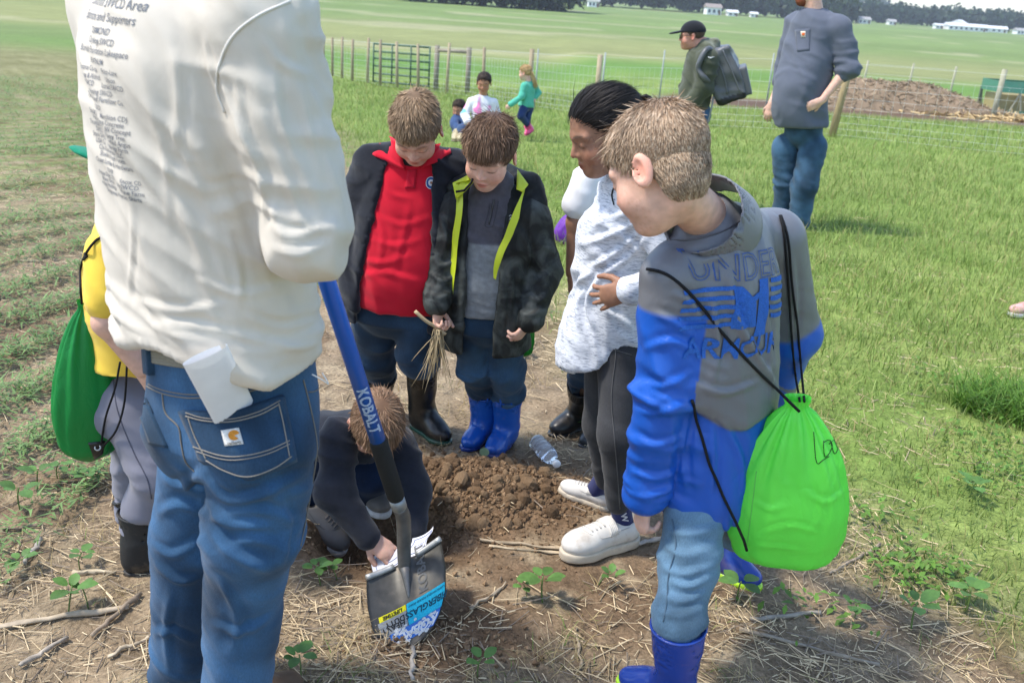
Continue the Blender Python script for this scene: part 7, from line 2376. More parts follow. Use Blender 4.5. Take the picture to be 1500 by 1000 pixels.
    # jeans
    t2_ = gpt(1114, 864); h2 = heel_of(t2_, 125, 0.21); tA = W(994, 914, 1.85); tB = h2 + yaw(125) * 0.06 + A(0, 0.02, 0.23)
    legs = [[W(1020, 735, 1.98), W(1010, 825, 1.92), tA + A(0, 0, 0.01), tA + A(0, 0.02, -0.08)], [W(1075, 735, 2.14), W(1085, 770, 2.22), tB, tB - A(0, 0, 0.06)]]
    hp = W(1043, 710, 2.05); RmH = frame(A(0, 0, 1), yaw(fy))
    V, Fq = garment(lambda P: tuck(legs_sdf(P, hp, RmH, (0.125, 0.105, 0.10), legs, [0.074, 0.064, 0.054, 0.024], 0.016), P, [(gpt(1005, 1040), W(994, 914, 1.85), 0.064), (h2 + yaw(125) * 0.06, h2 + yaw(125) * 0.06 + A(0, 0.02, 0.23), 0.058)]), [hp] + legs[0] + legs[1], 0.14, 0.0065, lambda V, N: leg_folds(V, legs, 0.012, 6))
    V = creases(V, Fq, [[(975, 800), (1005, 812), (1050, 800)], [(970, 830), (1000, 842), (1045, 830)], [(975, 775), (1010, 782), (1055, 770)], [(968, 870), (1000, 880), (1030, 870)], [(965, 895), (995, 902), (1028, 890)], [(1.3,), (980, 850), (1010, 858), (1040, 845)]], 0.006, 0.009)
    je = pr.part('jeans', V, Fq, 'denim', denim_col(V, A(0.085, 0.155, 0.225), sstep(0.45, 0.7, fbm(V * 8, 3)), 0.35))
    bl_ = bvh_of(V, Fq)
    pr.part('stitching', *seam(bl_, [(985, 760), (990, 800), (980, 840), (977, 880), (972, 910)], 0.0016, 0.001, 30), 'cord', (0.08, 0.13, 0.18), je)
    navy = A(0.012, 0.046, 0.28); limec = A(0.42, 0.72, 0.03)
    g0 = W(965, 990, 1.99); g0[2] = 0
    h_ = gpt(1012, 1052); t_ = gpt(905, 996)
    boot(pr, h_, t_, W(994, 914, 1.85), navy, limec, 'rubber_blue', 0.064, hollow=0.08, sole_h=0.022)
    t2_ = gpt(1114, 864); h2 = heel_of(t2_, 125, 0.21)
    boot(pr, h2, t2_, h2 + yaw(125) * 0.06 + A(0, 0.02, 0.23), navy, limec, 'rubber_blue', 0.058, sole_h=0.024)
    # head turned to the left and down
    up, fw = nod(-56, 32, 4)
    hc = W(964, 246, 1.87)
    pr.head(hc, up, fw, 1.06, FAIR * A(1.04, 1.05, 1.05), neck + A(-0.01, 0, -0.01), 0.043, 0.0037, brow=A(0.30, 0.20, 0.12))
    cut = dict(ang=BOYCUT['ang'], z=BOYCUT['z'][:5] + [-0.012, -0.055, -0.072, -0.078])
    make_hair(pr.root, hc, pr.hR, 1.06, A(0.30, 0.195, 0.118), cut, n=14000, length=(0.016, 0.032), whorl=(0.01, -0.045, 0.11), seed=9, hc2=A(0.52, 0.40, 0.28), curl=0.14, lift=0.10, cap=0.0055, front=1.9, width=0.00075, nape=True)
    pr.hand(FAIR, J['Lwr'] + ad * 0.02, nrm(A(0.02, -0.05, -1)), A(0.8, 0.3, -0.1), 0.84, -1, per=[(0.5, 0.5, 0.4), (0.8, 0.8, 0.5), (1.0, 0.9, 0.6), (1.1, 1.0, 0.6)], tcurl=0.3)
    pr.hand(FAIR, J['Rwr'], J['Rwr'] - J['Rel'], A(-1, 0, 0), 0.84, 1, h=0.004)
    b_ = [([hip, neck], [0.085, 0.045]), (legs[0], [0.05, 0.045, 0.04, 0.015]), (legs[1], [0.05, 0.045, 0.04, 0.015])]
    for s in 'RL': b_.append(([neck - A(0, 0, 0.05), J[s + 'sh'], J[s + 'el'], J[s + 'wr']], [0.04, 0.035, 0.03, 0.025]))
    pr.inner(b_, FAIR)
    pr.finish()
    # lime sack on his back
    top = W(1168, 582, 1.93); bot = W(1146, 826, 1.99)
    root = empty('drawstring_bag', bot, 'bright lime green drawstring bag hanging on the blond boy\'s back', 'bag')
    nb, Vb, Fb, Rb = bag(root, top, bot, 0.136, 0.082, nrm(CAMP - top) * A(1, 1, 0.0) + A(0.1, 0, 0), (0.18, 0.92, 0.10), pleats=15, seed=2, wide=0.60)
    bb = bvh_of(Vb, Fb)
    Vc = creases(Vb, Fb, [[(1150, 605), (1125, 660), (1108, 720)], [(1158, 610), (1145, 680), (1135, 750)], [(1170, 610), (1175, 680), (1170, 750)], [(1180, 600), (1205, 650), (1225, 710)], [(1105, 735), (1130, 745), (1160, 735)], [(1120, 780), (1160, 770), (1200, 780)], [(1180, 720), (1210, 735), (1235, 720)], [(1140, 690), (1155, 720), (1150, 760)], [(1195, 690), (1205, 740), (1190, 780)], [(1110, 800), (1140, 800), (1170, 805)]], 0.004, 0.006)
    nb.data.vertices.foreach_set('co', (Vc - np.array(root.location)).astype(np.float32).ravel()); bb = bvh_of(Vc, Fb)
    vf = []
    for ch, px in (('L', [(1192, 632), (1196, 676), (1206, 673), (1214, 668)]), ('d', [(1206, 645), (1208, 668), (1214, 664), (1219, 652), (1214, 644), (1207, 647)]), ('d', [(1216, 644), (1222, 664), (1228, 654), (1227, 640), (1214, 650)])):
        pts = [hit(bb, x, y, 0.001) for x, y, _ in spline([(x, y, 0) for x, y in px], 18)]
        pts = [p for p in pts if p is not None]
        if len(pts) > 3: vf.append(tube(np.array(pts), 0.0009, 5))
    if vf: mk('pen_mark', *join(*vf), MT['print'], nb, (0.02, 0.03, 0.02))
    vf = [seam(bb, [(1108, 690), (1102, 740), (1094, 800)], 0.001, 0.0005)]
    mk('seam', *join(*vf), MT['nylon_bag'], nb, (0.20, 0.70, 0.15))
    def oncloth(px): 
        out = []
        for x, y, _ in spline([(x, y, 0) for x, y in px], 26):
            p = hit(bj, x, y, 0.005)
            out.append(p)
        out = np.array([p for p in out if p is not None])
        for _ in range(6): out = lap_line(out)
        return list(out)
    a = oncloth([(950, 395), (962, 397), (985, 405), (1020, 440), (1060, 490), (1100, 535), (1135, 568)]) + [W(1160, 592, 1.90), top + A(0.0, -0.03, -0.02)]
    drawstring(root, a, 0.0034)
    a = oncloth([(1012, 585), (1022, 620), (1040, 680), (1060, 730)]) + [W(1078, 765, 1.90), W(1090, 792, 1.905), W(1094, 806, 1.91)]
    drawstring(root, a, 0.0034)
    a = oncloth([(1140, 318), (1146, 340), (1150, 380), (1156, 440), (1160, 500), (1164, 550)]) + [top + A(0, -0.02, 0.0)]
    drawstring(root, a, 0.0028)
    a = oncloth([(1142, 318), (1152, 350), (1158, 400), (1166, 470), (1172, 530)]) + [top + A(0.01, -0.02, 0.0)]
    drawstring(root, a, 0.0028)

# ---------------- crouching boy
def boy_crouch():
    pr = Person('boy in a dark navy jumper crouching with both hands in the hole', gpt(490, 740))
    neck = W(535, 640, 2.60); hip = W(440, 700, 2.84)
    fy = 150
    J = dict(hip=hip, neck=neck, fwd=nrm(A(0.45, -0.75, -0.6)), Rsh=W(497, 640, 2.52), Rel=W(490, 722, 2.44), Rwr=W(538, 786, 2.385),
             Lsh=W(582, 650, 2.64), Lel=W(606, 715, 2.56), Lwr=W(606, 782, 2.44))
    Rm, L = torso_frame(hip, neck, J['fwd'])
    tab = [(-0.1, 0.13, 0.115, 0, 0), (0.3, 0.125, 0.11, 0, -0.03), (0.6, 0.125, 0.10, 0, -0.04), (0.85, 0.105, 0.085, 0, -0.02), (1.0, 0.06, 0.06, 0, 0)]
    V, Fq = garment(lambda P: upper(P, J, tab, [0.058, 0.050, 0.034], 0, 0.03), [hip, neck] + [J[s + k] for s in 'RL' for k in ('sh', 'el', 'wr')], 0.18, 0.0075, lambda V, N: folds(V, A(0.3, 0.3, 1), 20, 5, 0.010, 4))
    pr.part('jumper', V, Fq, 'knit', (0.015, 0.018, 0.027))
    legs = [[hip + A(0.03, -0.03, -0.02), W(545, 690, 2.66), W(520, 750, 2.80)], [hip + A(-0.08, -0.05, -0.02), W(478, 660, 2.66), W(468, 742, 2.72)]]
    V, Fq = garment(lambda P: legs_sdf(P, hip, frame(A(0, 0, 1), yaw(fy)), (0.13, 0.12, 0.11), legs, [0.078, 0.066, 0.05]), [hip] + legs[0] + legs[1], 0.15, 0.009, lambda V, N: leg_folds(V, legs, 0.010, 4))
    pr.part('jeans', V, Fq, 'denim', denim_col(V, A(0.012, 0.026, 0.065)))
    h = gpt(440, 752); t = gpt(503, 769)
    sneaker(pr, h + A(-0.05, 0.02, 0.0), t, legs[1][2], A(0.16, 0.15, 0.14), A(0.72, 0.72, 0.72), strap=False)
    h = gpt(520, 735); t = gpt(560, 748)
    sneaker(pr, h + A(0, 0.06, 0), h + A(0.12, -0.12, 0), legs[0][2], A(0.16, 0.15, 0.14), A(0.72, 0.72, 0.72), strap=False)
    up, fw = nod(160, 62, 0)
    hc = W(551, 622, 2.515)
    pr.head(hc, up, fw, 0.93, FAIR, neck, 0.047, brow=A(0.15, 0.08, 0.045))
    short = dict(ang=BOYCUT['ang'], z=[0.058, 0.054, 0.045, 0.012, 0.010, 0.030, -0.005, -0.03, -0.05])
    make_hair(pr.root, hc, pr.hR, 0.93, A(0.185, 0.105, 0.060), short, n=10000, length=(0.024, 0.045), seed=14, hc2=A(0.31, 0.20, 0.125), curl=0.10, lift=0.04, cap=0.007, front=1.2)
    pr.hand(FAIR, J['Rwr'] + A(0.004, 0, -0.002), nrm(W(585, 822, 2.36) - J['Rwr']), A(0.2, 0.55, -0.8), 0.82, -1, curls=(0.35, 0.4, 0.3), tcurl=0.2)
    pr.hand(FAIR, J['Lwr'], nrm(A(-0.10, -0.15, -0.5)), A(-0.6, 0.5, -0.4), 0.82, 1, curls=(0.4, 0.5, 0.3))
    pr.inner([([hip, neck], [0.08, 0.045]), (legs[0], [0.05, 0.045, 0.035]), (legs[1], [0.05, 0.045, 0.035])] + [([neck, J[s + 'sh'], J[s + 'el'], J[s + 'wr']], [0.04, 0.035, 0.03, 0.024]) for s in 'RL'], FAIR)
    pr.finish()
    # paper sheets under his hands
    def sheet(c, ex, ey, w, h_, label, curl_=0.02, seed=0):
        n = 10
        V = []
        for i in range(n):
            for j in range(n):
                u, v = i / (n - 1) - 0.5, j / (n - 1) - 0.5
                V.append(c + ex * w * u + ey * h_ * v + np.cross(ex, ey) * (curl_ * (u * u * 3 + 0.5 * math.sin(5 * v + seed))))
        V = np.array(V)
        i = np.arange(n - 1)[:, None] * n + np.arange(n - 1)[None]
        Fq = np.stack([i, i + n, i + n + 1, i + 1], -1).reshape(-1, 4)
        o = mk('paper_sheet', V, Fq, MT['paper'], None, (0.74, 0.75, 0.80), loc=c)
        tag(o, label, 'paper')
        # printed border line
        vf = []
        for a, b in (((0.1, 0.1), (0.9, 0.1)), ((0.1, 0.1), (0.1, 0.9)), ((0.9, 0.1), (0.9, 0.9)), ((0.1, 0.9), (0.9, 0.9)), ((0.3, 0.3), (0.7, 0.3)), ((0.3, 0.45), (0.7, 0.45))):
            pts = []
            for t in np.linspace(0, 1, 8):
                u, v = a[0] + (b[0] - a[0]) * t - 0.5, a[1] + (b[1] - a[1]) * t - 0.5
                pts.append(c + ex * w * u + ey * h_ * v + np.cross(ex, ey) * (curl_ * (u * u * 3 + 0.5 * math.sin(5 * v + seed)) + 0.001))
            vf.append(tube(np.array(pts), 0.0008, 4))
        mk('printed_lines', *join(*vf), MT['print'], o, (0.10, 0.14, 0.35))
    e1 = nrm(W(620, 790, 2.36) - W(560, 825, 2.36)); e2 = nrm(A(0.15, 0.9, 0.45) - (A(0.15, 0.9, 0.45) @ e1) * e1)
    sheet(W(575, 822, 2.36), e1, e2, 0.115, 0.10, 'white printed sheet under the crouching boy\'s right hand', 0.02, 1)
    sheet(W(617, 796, 2.37), e1, nrm(e2 + A(0.3, 0, 0.3)), 0.075, 0.07, 'white paper corner showing right of the shovel socket', 0.015, 3)

# ---------------- child in yellow
def child_yellow():
    pr = Person('child in a yellow T-shirt, grey trousers and muddy black boots', gpt(205, 835))
    hip = W(196, 590, 2.34); neck = W(178, 330, 2.34)
    fy = 62
    J = dict(hip=hip, neck=neck, fwd=yaw(fy), Rsh=W(160, 370, 2.22), Rel=W(156, 472, 2.17), Rwr=W(208, 540, 2.20), Rshort=W(156, 440, 2.18),
             Lsh=W(215, 350, 2.46), Lel=W(230, 450, 2.5), Lwr=W(260, 520, 2.5), Lshort=W(225, 420, 2.48))
    tab = [(0.24, 0.115, 0.105, 0, 0), (0.4, 0.112, 0.10, 0, 0), (0.7, 0.115, 0.095, 0, -0.008), (0.88, 0.10, 0.08, 0, -0.006), (1.0, 0.055, 0.055, 0, 0)]
    V, Fq = garment(lambda P: upper(P, J, tab, [0.050, 0.054, 0.04], 0, 0.025), [hip, neck] + [J[s + 'sh'] for s in 'RL'] + [J['Rshort'], J['Lshort']], 0.15, 0.0075, lambda V, N: folds(V, A(0.5, 0, 1), 16, 4, 0.009, 2))
    tee = pr.part('tee_shirt', V, Fq, 'cotton', (0.80, 0.55, 0.07))
    bt = bvh_of(V, Fq)
    o3 = hit(bt, 125, 375, 0.002)
    if o3 is not None:
        vf = []
        for px in ([(121, 371), (126, 371), (128, 376), (124, 381), (120, 377)],):
            pts = [hit(bt, x, y, 0.002) for x, y in px]; pts = [p for p in pts if p is not None]
            if len(pts) > 2: vf.append(tube(np.array(pts + pts[:1]), 0.004, 6))
        if vf: pr.part('shirt_print', *join(*vf), 'print', (0.02, 0.02, 0.02), tee)
    legs = [[W(196, 610, 2.30), W(232, 690, 2.26), W(205, 765, 2.28)], [W(190, 610, 2.42), W(205, 680, 2.44), W(192, 745, 2.46)]]
    hp = W(190, 582, 2.35); RmH = frame(A(0, 0, 1), yaw(fy))
    def sdl(P):
        d = legs_sdf(P, hp, RmH, (0.115, 0.11, 0.10), legs, [0.078, 0.064, 0.052])
        d = smin(d, ell(P, hp + (A(0, -0.04, -0.02)) @ RmH, (0.10, 0.08, 0.08), RmH), 0.02)
        return tuck(d, P, [(gpt(195, 832), W(206, 748, 2.28), 0.060), (gpt(196, 785), W(193, 722, 2.46), 0.058)])
    V, Fq = garment(sdl, [hp] + legs[0] + legs[1], 0.14, 0.0075, lambda V, N: leg_folds(V, legs, 0.010, 5) + folds(V, A(0.5, 0, 1), 12, 3, 0.006, 2))
    tr = pr.part('trousers', V, Fq, 'cotton', np.tile(A(0.185, 0.185, 0.225), (len(V), 1)))
    bl = bvh_of(V, Fq)
    pr.part('stitching', *seam(bl, [(165, 545), (172, 600), (195, 660), (215, 700), (222, 730)], 0.0016, 0.001), 'cord', (0.11, 0.11, 0.14), tr)
    blk = (0.02, 0.021, 0.022)
    h = gpt(178, 838)
    boot(pr, h, h + yaw(72) * 0.21, W(206, 748, 2.28), blk, (0.03, 0.028, 0.025), 'rubber_muddy', 0.060)
    h = gpt(186, 790)
    boot(pr, h, h + yaw(60) * 0.21, W(193, 722, 2.46), blk, (0.03, 0.028, 0.025), 'rubber_muddy', 0.058)
    up, fw = nod(70, 20)
    hc = W(200, 268, 2.36)
    pr.head(hc, up, fw, 0.92, FAIR, neck, 0.046, 0.006)
    make_hair(pr.root, hc, pr.hR, 0.92, A(0.25, 0.16, 0.09), n=2000, seed=21)
    # green cap worn with the brim to the back
    def sdcap(P):
        q = (P - hc) @ pr.hR.T / 0.92
        d = np.maximum(ell(q, CR_C, CR_R + 0.012), 0.035 - q[:, 2])
        b = np.maximum(ell(q, A(0, -0.10, 0.035), A(0.062, 0.085, 0.012)), -0.2 - q[:, 2])
        return smin(d, b, 0.006) * 0.92
    V, Fq = garment(sdcap, [hc], 0.2, 0.007); pr.part('cap', V, Fq, 'cotton', (0.01, 0.22, 0.12))
    V, Fq = garment(lambda P: limb(P, [J['Rsh'], J['Rel'], J['Rwr']], [0.034, 0.032, 0.024]), [J['Rsh'], J['Rel'], J['Rwr']], 0.06, 0.0055); pr.add_skin(V, Fq, FAIR)
    V, Fq = garment(lambda P: limb(P, [J['Lsh'], J['Lel'], J['Lwr']], [0.034, 0.032, 0.024]), [J['Lsh'], J['Lel'], J['Lwr']], 0.06, 0.009); pr.add_skin(V, Fq, FAIR)
    pr.hand(FAIR, J['Rwr'], J['Rwr'] - J['Rel'], A(0, 1, 0), 0.78, 1, h=0.004)
    pr.hand(FAIR, J['Lwr'], J['Lwr'] - J['Lel'], A(0, -1, 0), 0.78, 1, h=0.004)
    pr.inner([([hip, neck], [0.08, 0.04]), (legs[0], [0.05, 0.045, 0.035]), (legs[1], [0.05, 0.045, 0.035])], FAIR)
    pr.finish()
    top = W(124, 440, 2.27); bot = W(132, 672, 2.31)
    root = empty('drawstring_bag', bot, 'dark green drawstring bag on the back of the child in yellow', 'bag')
    nb, Vb, Fb, Rb = bag(root, top, bot, 0.062, 0.085, yaw(fy) + A(0, 0, 0.001), (0.008, 0.27, 0.055), pleats=12, seed=6, wide=0.66)
    bb = bvh_of(Vb, Fb)
    Vp, Fp = patch(bb, [(129, 648), (154, 645), (150, 664), (138, 672)], 6, 6, 0.003, 0.003); mk('corner_patch', Vp, Fp, MT['plastic'], nb, (0.015, 0.015, 0.015))
    p = hit(bvh_of(Vp, Fp), 143, 655, 0.001)
    if p is not None:
        d = nrm(CAMP - p); a_ = nrm(np.cross(d, A(0, 0, 1))); b_ = np.cross(d, a_)
        ring = np.array([p + 0.007 * (math.cos(t) * a_ + math.sin(t) * b_) for t in np.linspace(0, 2 * math.pi, 16)])
        mk('eyelet', *tube(ring, 0.0022, 6, False), MT['steel'], nb, (0.6, 0.6, 0.58))
    a = [hit(bt, x, y, 0.004) for x, y in ((150, 348), (140, 355), (128, 372), (121, 392))]
    a = [p for p in a if p is not None] + [W(118, 420, 2.24), W(120, 445, 2.25)]
    drawstring(root, a, 0.0032)
    drawstring(root, [W(176, 530, 2.20), W(168, 570, 2.20), W(155, 610, 2.22), W(148, 650, 2.24)], 0.0028)
    drawstring(root, [W(186, 535, 2.20), W(182, 590, 2.20), W(170, 630, 2.21), W(150, 655, 2.24)], 0.0028)
# ---------------- grown-ups and girls behind
def base_at(px, Y):
    p = W(px, 300, Y); p[2] = zg(p[0], p[1])[0]; return p
def man_grey():
    Y = 7.75
    pr = Person('man in a grey long-sleeved shirt and blue jeans standing on the grass', base_at(1160, Y))
    hip = W(1176, 195, Y); neck = W(1192, 14, Y)
    fy = -122
    J = dict(hip=hip, neck=neck, fwd=yaw(fy), Lsh=W(1227, 44, Y - 0.12), Lel=W(1243, 100, Y - 0.18), Lwr=W(1203, 148, Y - 0.24), Lshort=None,
             Rsh=W(1166, 36, Y + 0.18), Rel=W(1150, 105, Y + 0.24), Rwr=W(1130, 152, Y + 0.10))
    tab = [(0.07, 0.205, 0.175, 0, 0.02), (0.2, 0.20, 0.18, 0, 0.06), (0.4, 0.20, 0.185, 0, 0.06), (0.65, 0.20, 0.15, 0, 0.02), (0.85, 0.185, 0.125, 0, 0), (0.95, 0.13, 0.1, 0, 0), (1.0, 0.08, 0.08, 0, 0)]
    Rm, L = torso_frame(hip, neck, yaw(fy))
    def sd(P):
        Jx = dict(J); Jx['Lwr'] = J['Lel'] + (J['Lwr'] - J['Lel']) * 0.12; Jx['Rwr'] = J['Rel'] + (J['Rwr'] - J['Rel']) * 0.3
        return upper(P, Jx, tab, [0.085, 0.072, 0.060], 0, 0.05)
    def disp(V, N):
        arm = segw(V, J['Lsh'], J['Lel'], 0.3, 1.2, 0.12)
        return folds(V, A(0.5, 0, 1), 9, 2.5, 0.016, 3) + arm * folds(V, A(0.3, 0, 1), 16, 4, 0.02, 4) + folds(V, A(1, 0.3, 0.2), 8, 2, 0.012, 6)
    V, Fq = garment(sd, [hip, neck, J['Rsh'], J['Rel'], J['Lsh'], J['Lel']], 0.26, 0.0125, disp)
    sh = pr.part('shirt', V, Fq, 'cotton', (0.105, 0.118, 0.152))
    bs = bvh_of(V, Fq)
    Vp, Fp = patch(bs, [(1165, 44), (1187, 42), (1186, 74), (1168, 76)], 8, 10, 0.006, 0.006); pk = pr.part('chest_pocket', Vp, Fp, 'cotton', (0.098, 0.110, 0.143), sh)
    Vl, Fl = patch(bvh_of(Vp, Fp), [(1173, 46), (1180, 46), (1180, 55), (1174, 55)], 4, 4, 0.004, 0.003); pr.part('label_patch', Vl, Fl, 'print', (0.62, 0.55, 0.45), sh)
    Vl2, Fl2 = patch(bvh_of(Vl, Fl), [(1175, 48), (1179, 48), (1179, 52.5), (1175, 52.5)], 4, 4, 0.003, 0.002); pr.part('emblem', Vl2, Fl2, 'print', (0.60, 0.13, 0.04), sh)
    legs = [[W(1150, 215, Y + 0.08), W(1152, 275, Y + 0.08), W(1143, 335, Y + 0.12)], [W(1192, 215, Y - 0.06), W(1178, 275, Y - 0.10), W(1168, 338, Y - 0.06)]]
    hp = W(1177, 190, Y); RmH = frame(A(0, 0, 1), yaw(fy))
    V, Fq = garment(lambda P: legs_sdf(P, hp, RmH, (0.155, 0.140, 0.14), legs, [0.106, 0.094, 0.084]), [hp] + legs[0] + legs[1], 0.2, 0.0135, lambda V, N: leg_folds(V, legs, 0.02, 3))
    pr.part('jeans', V, Fq, 'denim', denim_col(V, A(0.032, 0.072, 0.12), sstep(0.45, 0.7, fbm(V * 4, 3)), 0.4))
    for pts in legs:
        a = pts[-1].copy(); a[2] = zg(a[0], a[1])[0]; f = yaw(-125)
        boot(pr, a - f * 0.08, a + f * 0.20, a + A(0, 0, 0.17), (0.09, 0.06, 0.04), (0.04, 0.03, 0.03), 'leather', 0.06, h=0.012, name='work_boot')
    up, fw = nod(-75, 0)
    hc = neck + A(-0.05, 0, 0.145)
    pr.head(hc, up, fw, 1.02, FAIR, neck, 0.06, 0.007)
    make_hair(pr.root, hc, pr.hR, 1.02, A(0.14, 0.07, 0.04), n=1500, seed=31)
    c = hc + (A(0, 0.045, -0.085) * 1.02) @ pr.hR
    V, Fq = garment(lambda P: ell(P, c, (0.055, 0.052, 0.045), pr.hR), [c], 0.08, 0.008, lambda V, N: 0.006 * (vnoise(V * 90) - 0.5))
    pr.part('beard', V, Fq, 'hair', (0.19, 0.055, 0.025))
    pr.hand(FAIR, J['Lwr'], W(1178, 160, Y - 0.24) - J['Lwr'], A(-0.2, 1, 0), 1.05, 1, fore=J['Lel'], fr=0.048, h=0.005, curls=(0.5, 0.8, 0.6), tcurl=0.1)
    pr.hand(FAIR, J['Rwr'], A(-0.1, 0, -1), A(0.6, 0.8, 0), 1.05, -1, fore=J['Rel'], fr=0.048, h=0.005, curls=(0.3, 0.5, 0.4))
    pr.inner([([hip, neck], [0.14, 0.06]), (legs[0], [0.08, 0.07, 0.05]), (legs[1], [0.08, 0.07, 0.05])], FAIR)
    pr.finish()
def man_cap():
    Y = 8.5
    pr = Person('man in a black cap and olive hooded jacket facing left', base_at(1015, Y))
    hip = W(1019, 172, Y); neck = W(1030, 66, Y)
    fy = -80
    J = dict(hip=hip, neck=neck, fwd=yaw(fy), Lsh=W(1037, 86, Y - 0.18), Lel=W(1032, 128, Y - 0.2), Lwr=W(1012, 151, Y - 0.18),
             Rsh=W(1022, 84, Y + 0.2), Rel=W(1008, 130, Y + 0.22), Rwr=W(1006, 155, Y + 0.15))
    tab = [(0.12, 0.17, 0.125, 0, 0.02), (0.3, 0.175, 0.135, 0, 0.02), (0.6, 0.185, 0.13, 0, 0.01), (0.85, 0.17, 0.115, 0, 0), (1.0, 0.08, 0.08, 0, 0)]
    V, Fq = garment(lambda P: smin(upper(P, J, tab, [0.085, 0.075, 0.052], 0, 0.045), rcone(P, neck + A(0.02, 0, -0.03), neck + A(0.08, 0, 0.0), 0.08, 0.07), 0.03), [hip, neck + A(0.1, 0, 0)] + [J[s + k] for s in 'RL' for k in ('sh', 'el', 'wr')], 0.24, 0.0125,
                    lambda V, N: folds(V, A(0.5, 0, 1), 11, 3, 0.02, 3))
    C = np.tile(A(0.062, 0.070, 0.045), (len(V), 1))
    hood = sstep(0.02, -0.02, np.linalg.norm(V - neck - A(0.05, 0, -0.01), axis=1) - 0.11)
    C = C + (A(0.16, 0.17, 0.12) * (0.4 + 1.2 * vnoise(V * 30))[:, None] - C) * hood[:, None]
    jk = pr.part('jacket', V, Fq, 'knit', C)
    bs = bvh_of(V, Fq)
    pts = [hit(bs, x, y, 0.004) for x, y in ((1037, 84), (1040, 85.5), (1046, 83.5))]
    pts = [p for p in pts if p is not None]
    if len(pts) == 3: pr.part('sleeve_mark', *tube(np.array(pts), [0.003, 0.006, 0.002], 6), 'print', (0.7, 0.7, 0.7), jk)
    legs = [[W(1012, 180, Y - 0.09), W(1003, 240, Y - 0.09), W(1008, 300, Y - 0.05)], [W(1016, 180, Y + 0.10), W(1012, 240, Y + 0.12), W(1020, 295, Y + 0.15)]]
    hp = W(1018, 168, Y)
    V, Fq = garment(lambda P: legs_sdf(P, hp, frame(A(0, 0, 1), yaw(fy)), (0.175, 0.14, 0.14), legs, [0.11, 0.09, 0.075]), [hp] + legs[0] + legs[1], 0.2, 0.015, lambda V, N: leg_folds(V, legs, 0.018, 3))
    pr.part('jeans', V, Fq, 'denim', denim_col(V, A(0.045, 0.10, 0.19), sstep(0.45, 0.7, fbm(V * 4, 3)), 0.4))
    for pts in legs:
        a = pts[-1].copy(); a[2] = zg(a[0], a[1])[0]; f = yaw(fy)
        boot(pr, a - f * 0.08, a + f * 0.20, a + A(0, 0, 0.17), (0.05, 0.045, 0.04), (0.03, 0.03, 0.03), 'leather', 0.055, h=0.014, name='work_boot')
    up, fw = nod(-82, 4)
    hc = W(1013, 53, Y)
    pr.head(hc, up, fw, 1.0, RUDDY, neck, 0.058, 0.006)
    make_hair(pr.root, hc, pr.hR, 1.0, A(0.10, 0.065, 0.045), n=1200, seed=33, length=(0.006, 0.012))
    Rh = pr.hR
    def sdcap(P):
        q = (P - hc) @ Rh.T
        d = np.maximum(ell(q, CR_C, CR_R + 0.013), 0.030 - q[:, 2])
        b = ell(q, A(0, 0.125, 0.030), A(0.068, 0.070, 0.010), frame(A(0, 0.18, 1), A(0, 1, 0)))
        return smin(d, b, 0.006)
    V, Fq = garment(sdcap, [hc], 0.24, 0.0065); pr.part('cap', V, Fq, 'cotton', (0.013, 0.014, 0.018))
    gp = [hc + A(s * 0.062, 0.07, 0.004) @ Rh for s in (-1, 1)]
    vf = [tube(np.array([hc + A(0.075, -0.01, 0.008) @ Rh, hc + A(0.066, 0.06, 0.006) @ Rh]), 0.003, 5), tube(np.array([hc + A(-0.075, -0.01, 0.008) @ Rh, hc + A(-0.066, 0.06, 0.006) @ Rh]), 0.003, 5)]
    for s in (-1, 1): vf.append(box(hc + A(s * 0.034, 0.097, -0.002) @ Rh, (0.055, 0.006, 0.032), Rh))
    pr.part('glasses', *join(*vf), 'plastic', (0.012, 0.012, 0.014))
    pr.hand(RUDDY, J['Lwr'], W(1002, 158, Y - 0.18) - J['Lwr'], A(0, 1, 0), 1.0, 1, h=0.005, curls=(0.5, 0.6, 0.4))
    pr.hand(RUDDY, J['Rwr'], A(-0.5, 0, -1), A(0, -1, 0), 1.0, 1, h=0.007)
    pr.inner([([hip, neck], [0.12, 0.06]), (legs[0], [0.07, 0.06, 0.05]), (legs[1], [0.07, 0.06, 0.05])], RUDDY)
    pr.finish()
    # backpack: worn, but a thing of its own
    c = W(1064, 108, Y - 0.02)
    root = empty('backpack', W(1066, 148, Y), 'grey backpack with black base on the capped man\'s back', 'backpack')
    z = nrm(W(1055, 70, Y) - W(1072, 146, Y)); f = yaw(100)
    Rb = frame(z, f)
    def sdb(P):
        q = (P - c) @ Rb.T
        k = np.maximum.reduce([np.abs(q[:, 0]) - 0.12, np.abs(q[:, 1]) - np.interp(q[:, 2], [-0.25, -0.1, 0.1, 0.25], [0.085, 0.10, 0.07, 0.035]), np.abs(q[:, 2]) - 0.195])
        return k - 0.028
    V, Fq = garment(sdb, [c], 0.32, 0.0125, lambda V, N: folds(V, A(0.3, 0, 1), 10, 4, 0.02, 4), 2)
    q = (V - c) @ Rb.T
    C = np.where((q[:, 2] < -0.17)[:, None], A(0.012, 0.012, 0.014), A(0.115, 0.12, 0.125))
    pk = mk('sack', V, Fq, MT['nylon'], root, C)
    def sdp(P):
        q = (P - c - (A(0, 0.13, -0.09)) @ Rb) @ Rb.T
        return np.maximum.reduce([np.abs(q[:, 0]) - 0.10, np.abs(q[:, 1]) - 0.025, np.abs(q[:, 2]) - 0.10]) - 0.02
    V, Fq = garment(sdp, [c + (A(0, 0.13, -0.09)) @ Rb], 0.2, 0.012, None, 2); mk('front_pocket', V, Fq, MT['nylon'], root, (0.12, 0.125, 0.13))
    bb = bvh_of(*garment(sdb, [c], 0.32, 0.02))
    vf = []
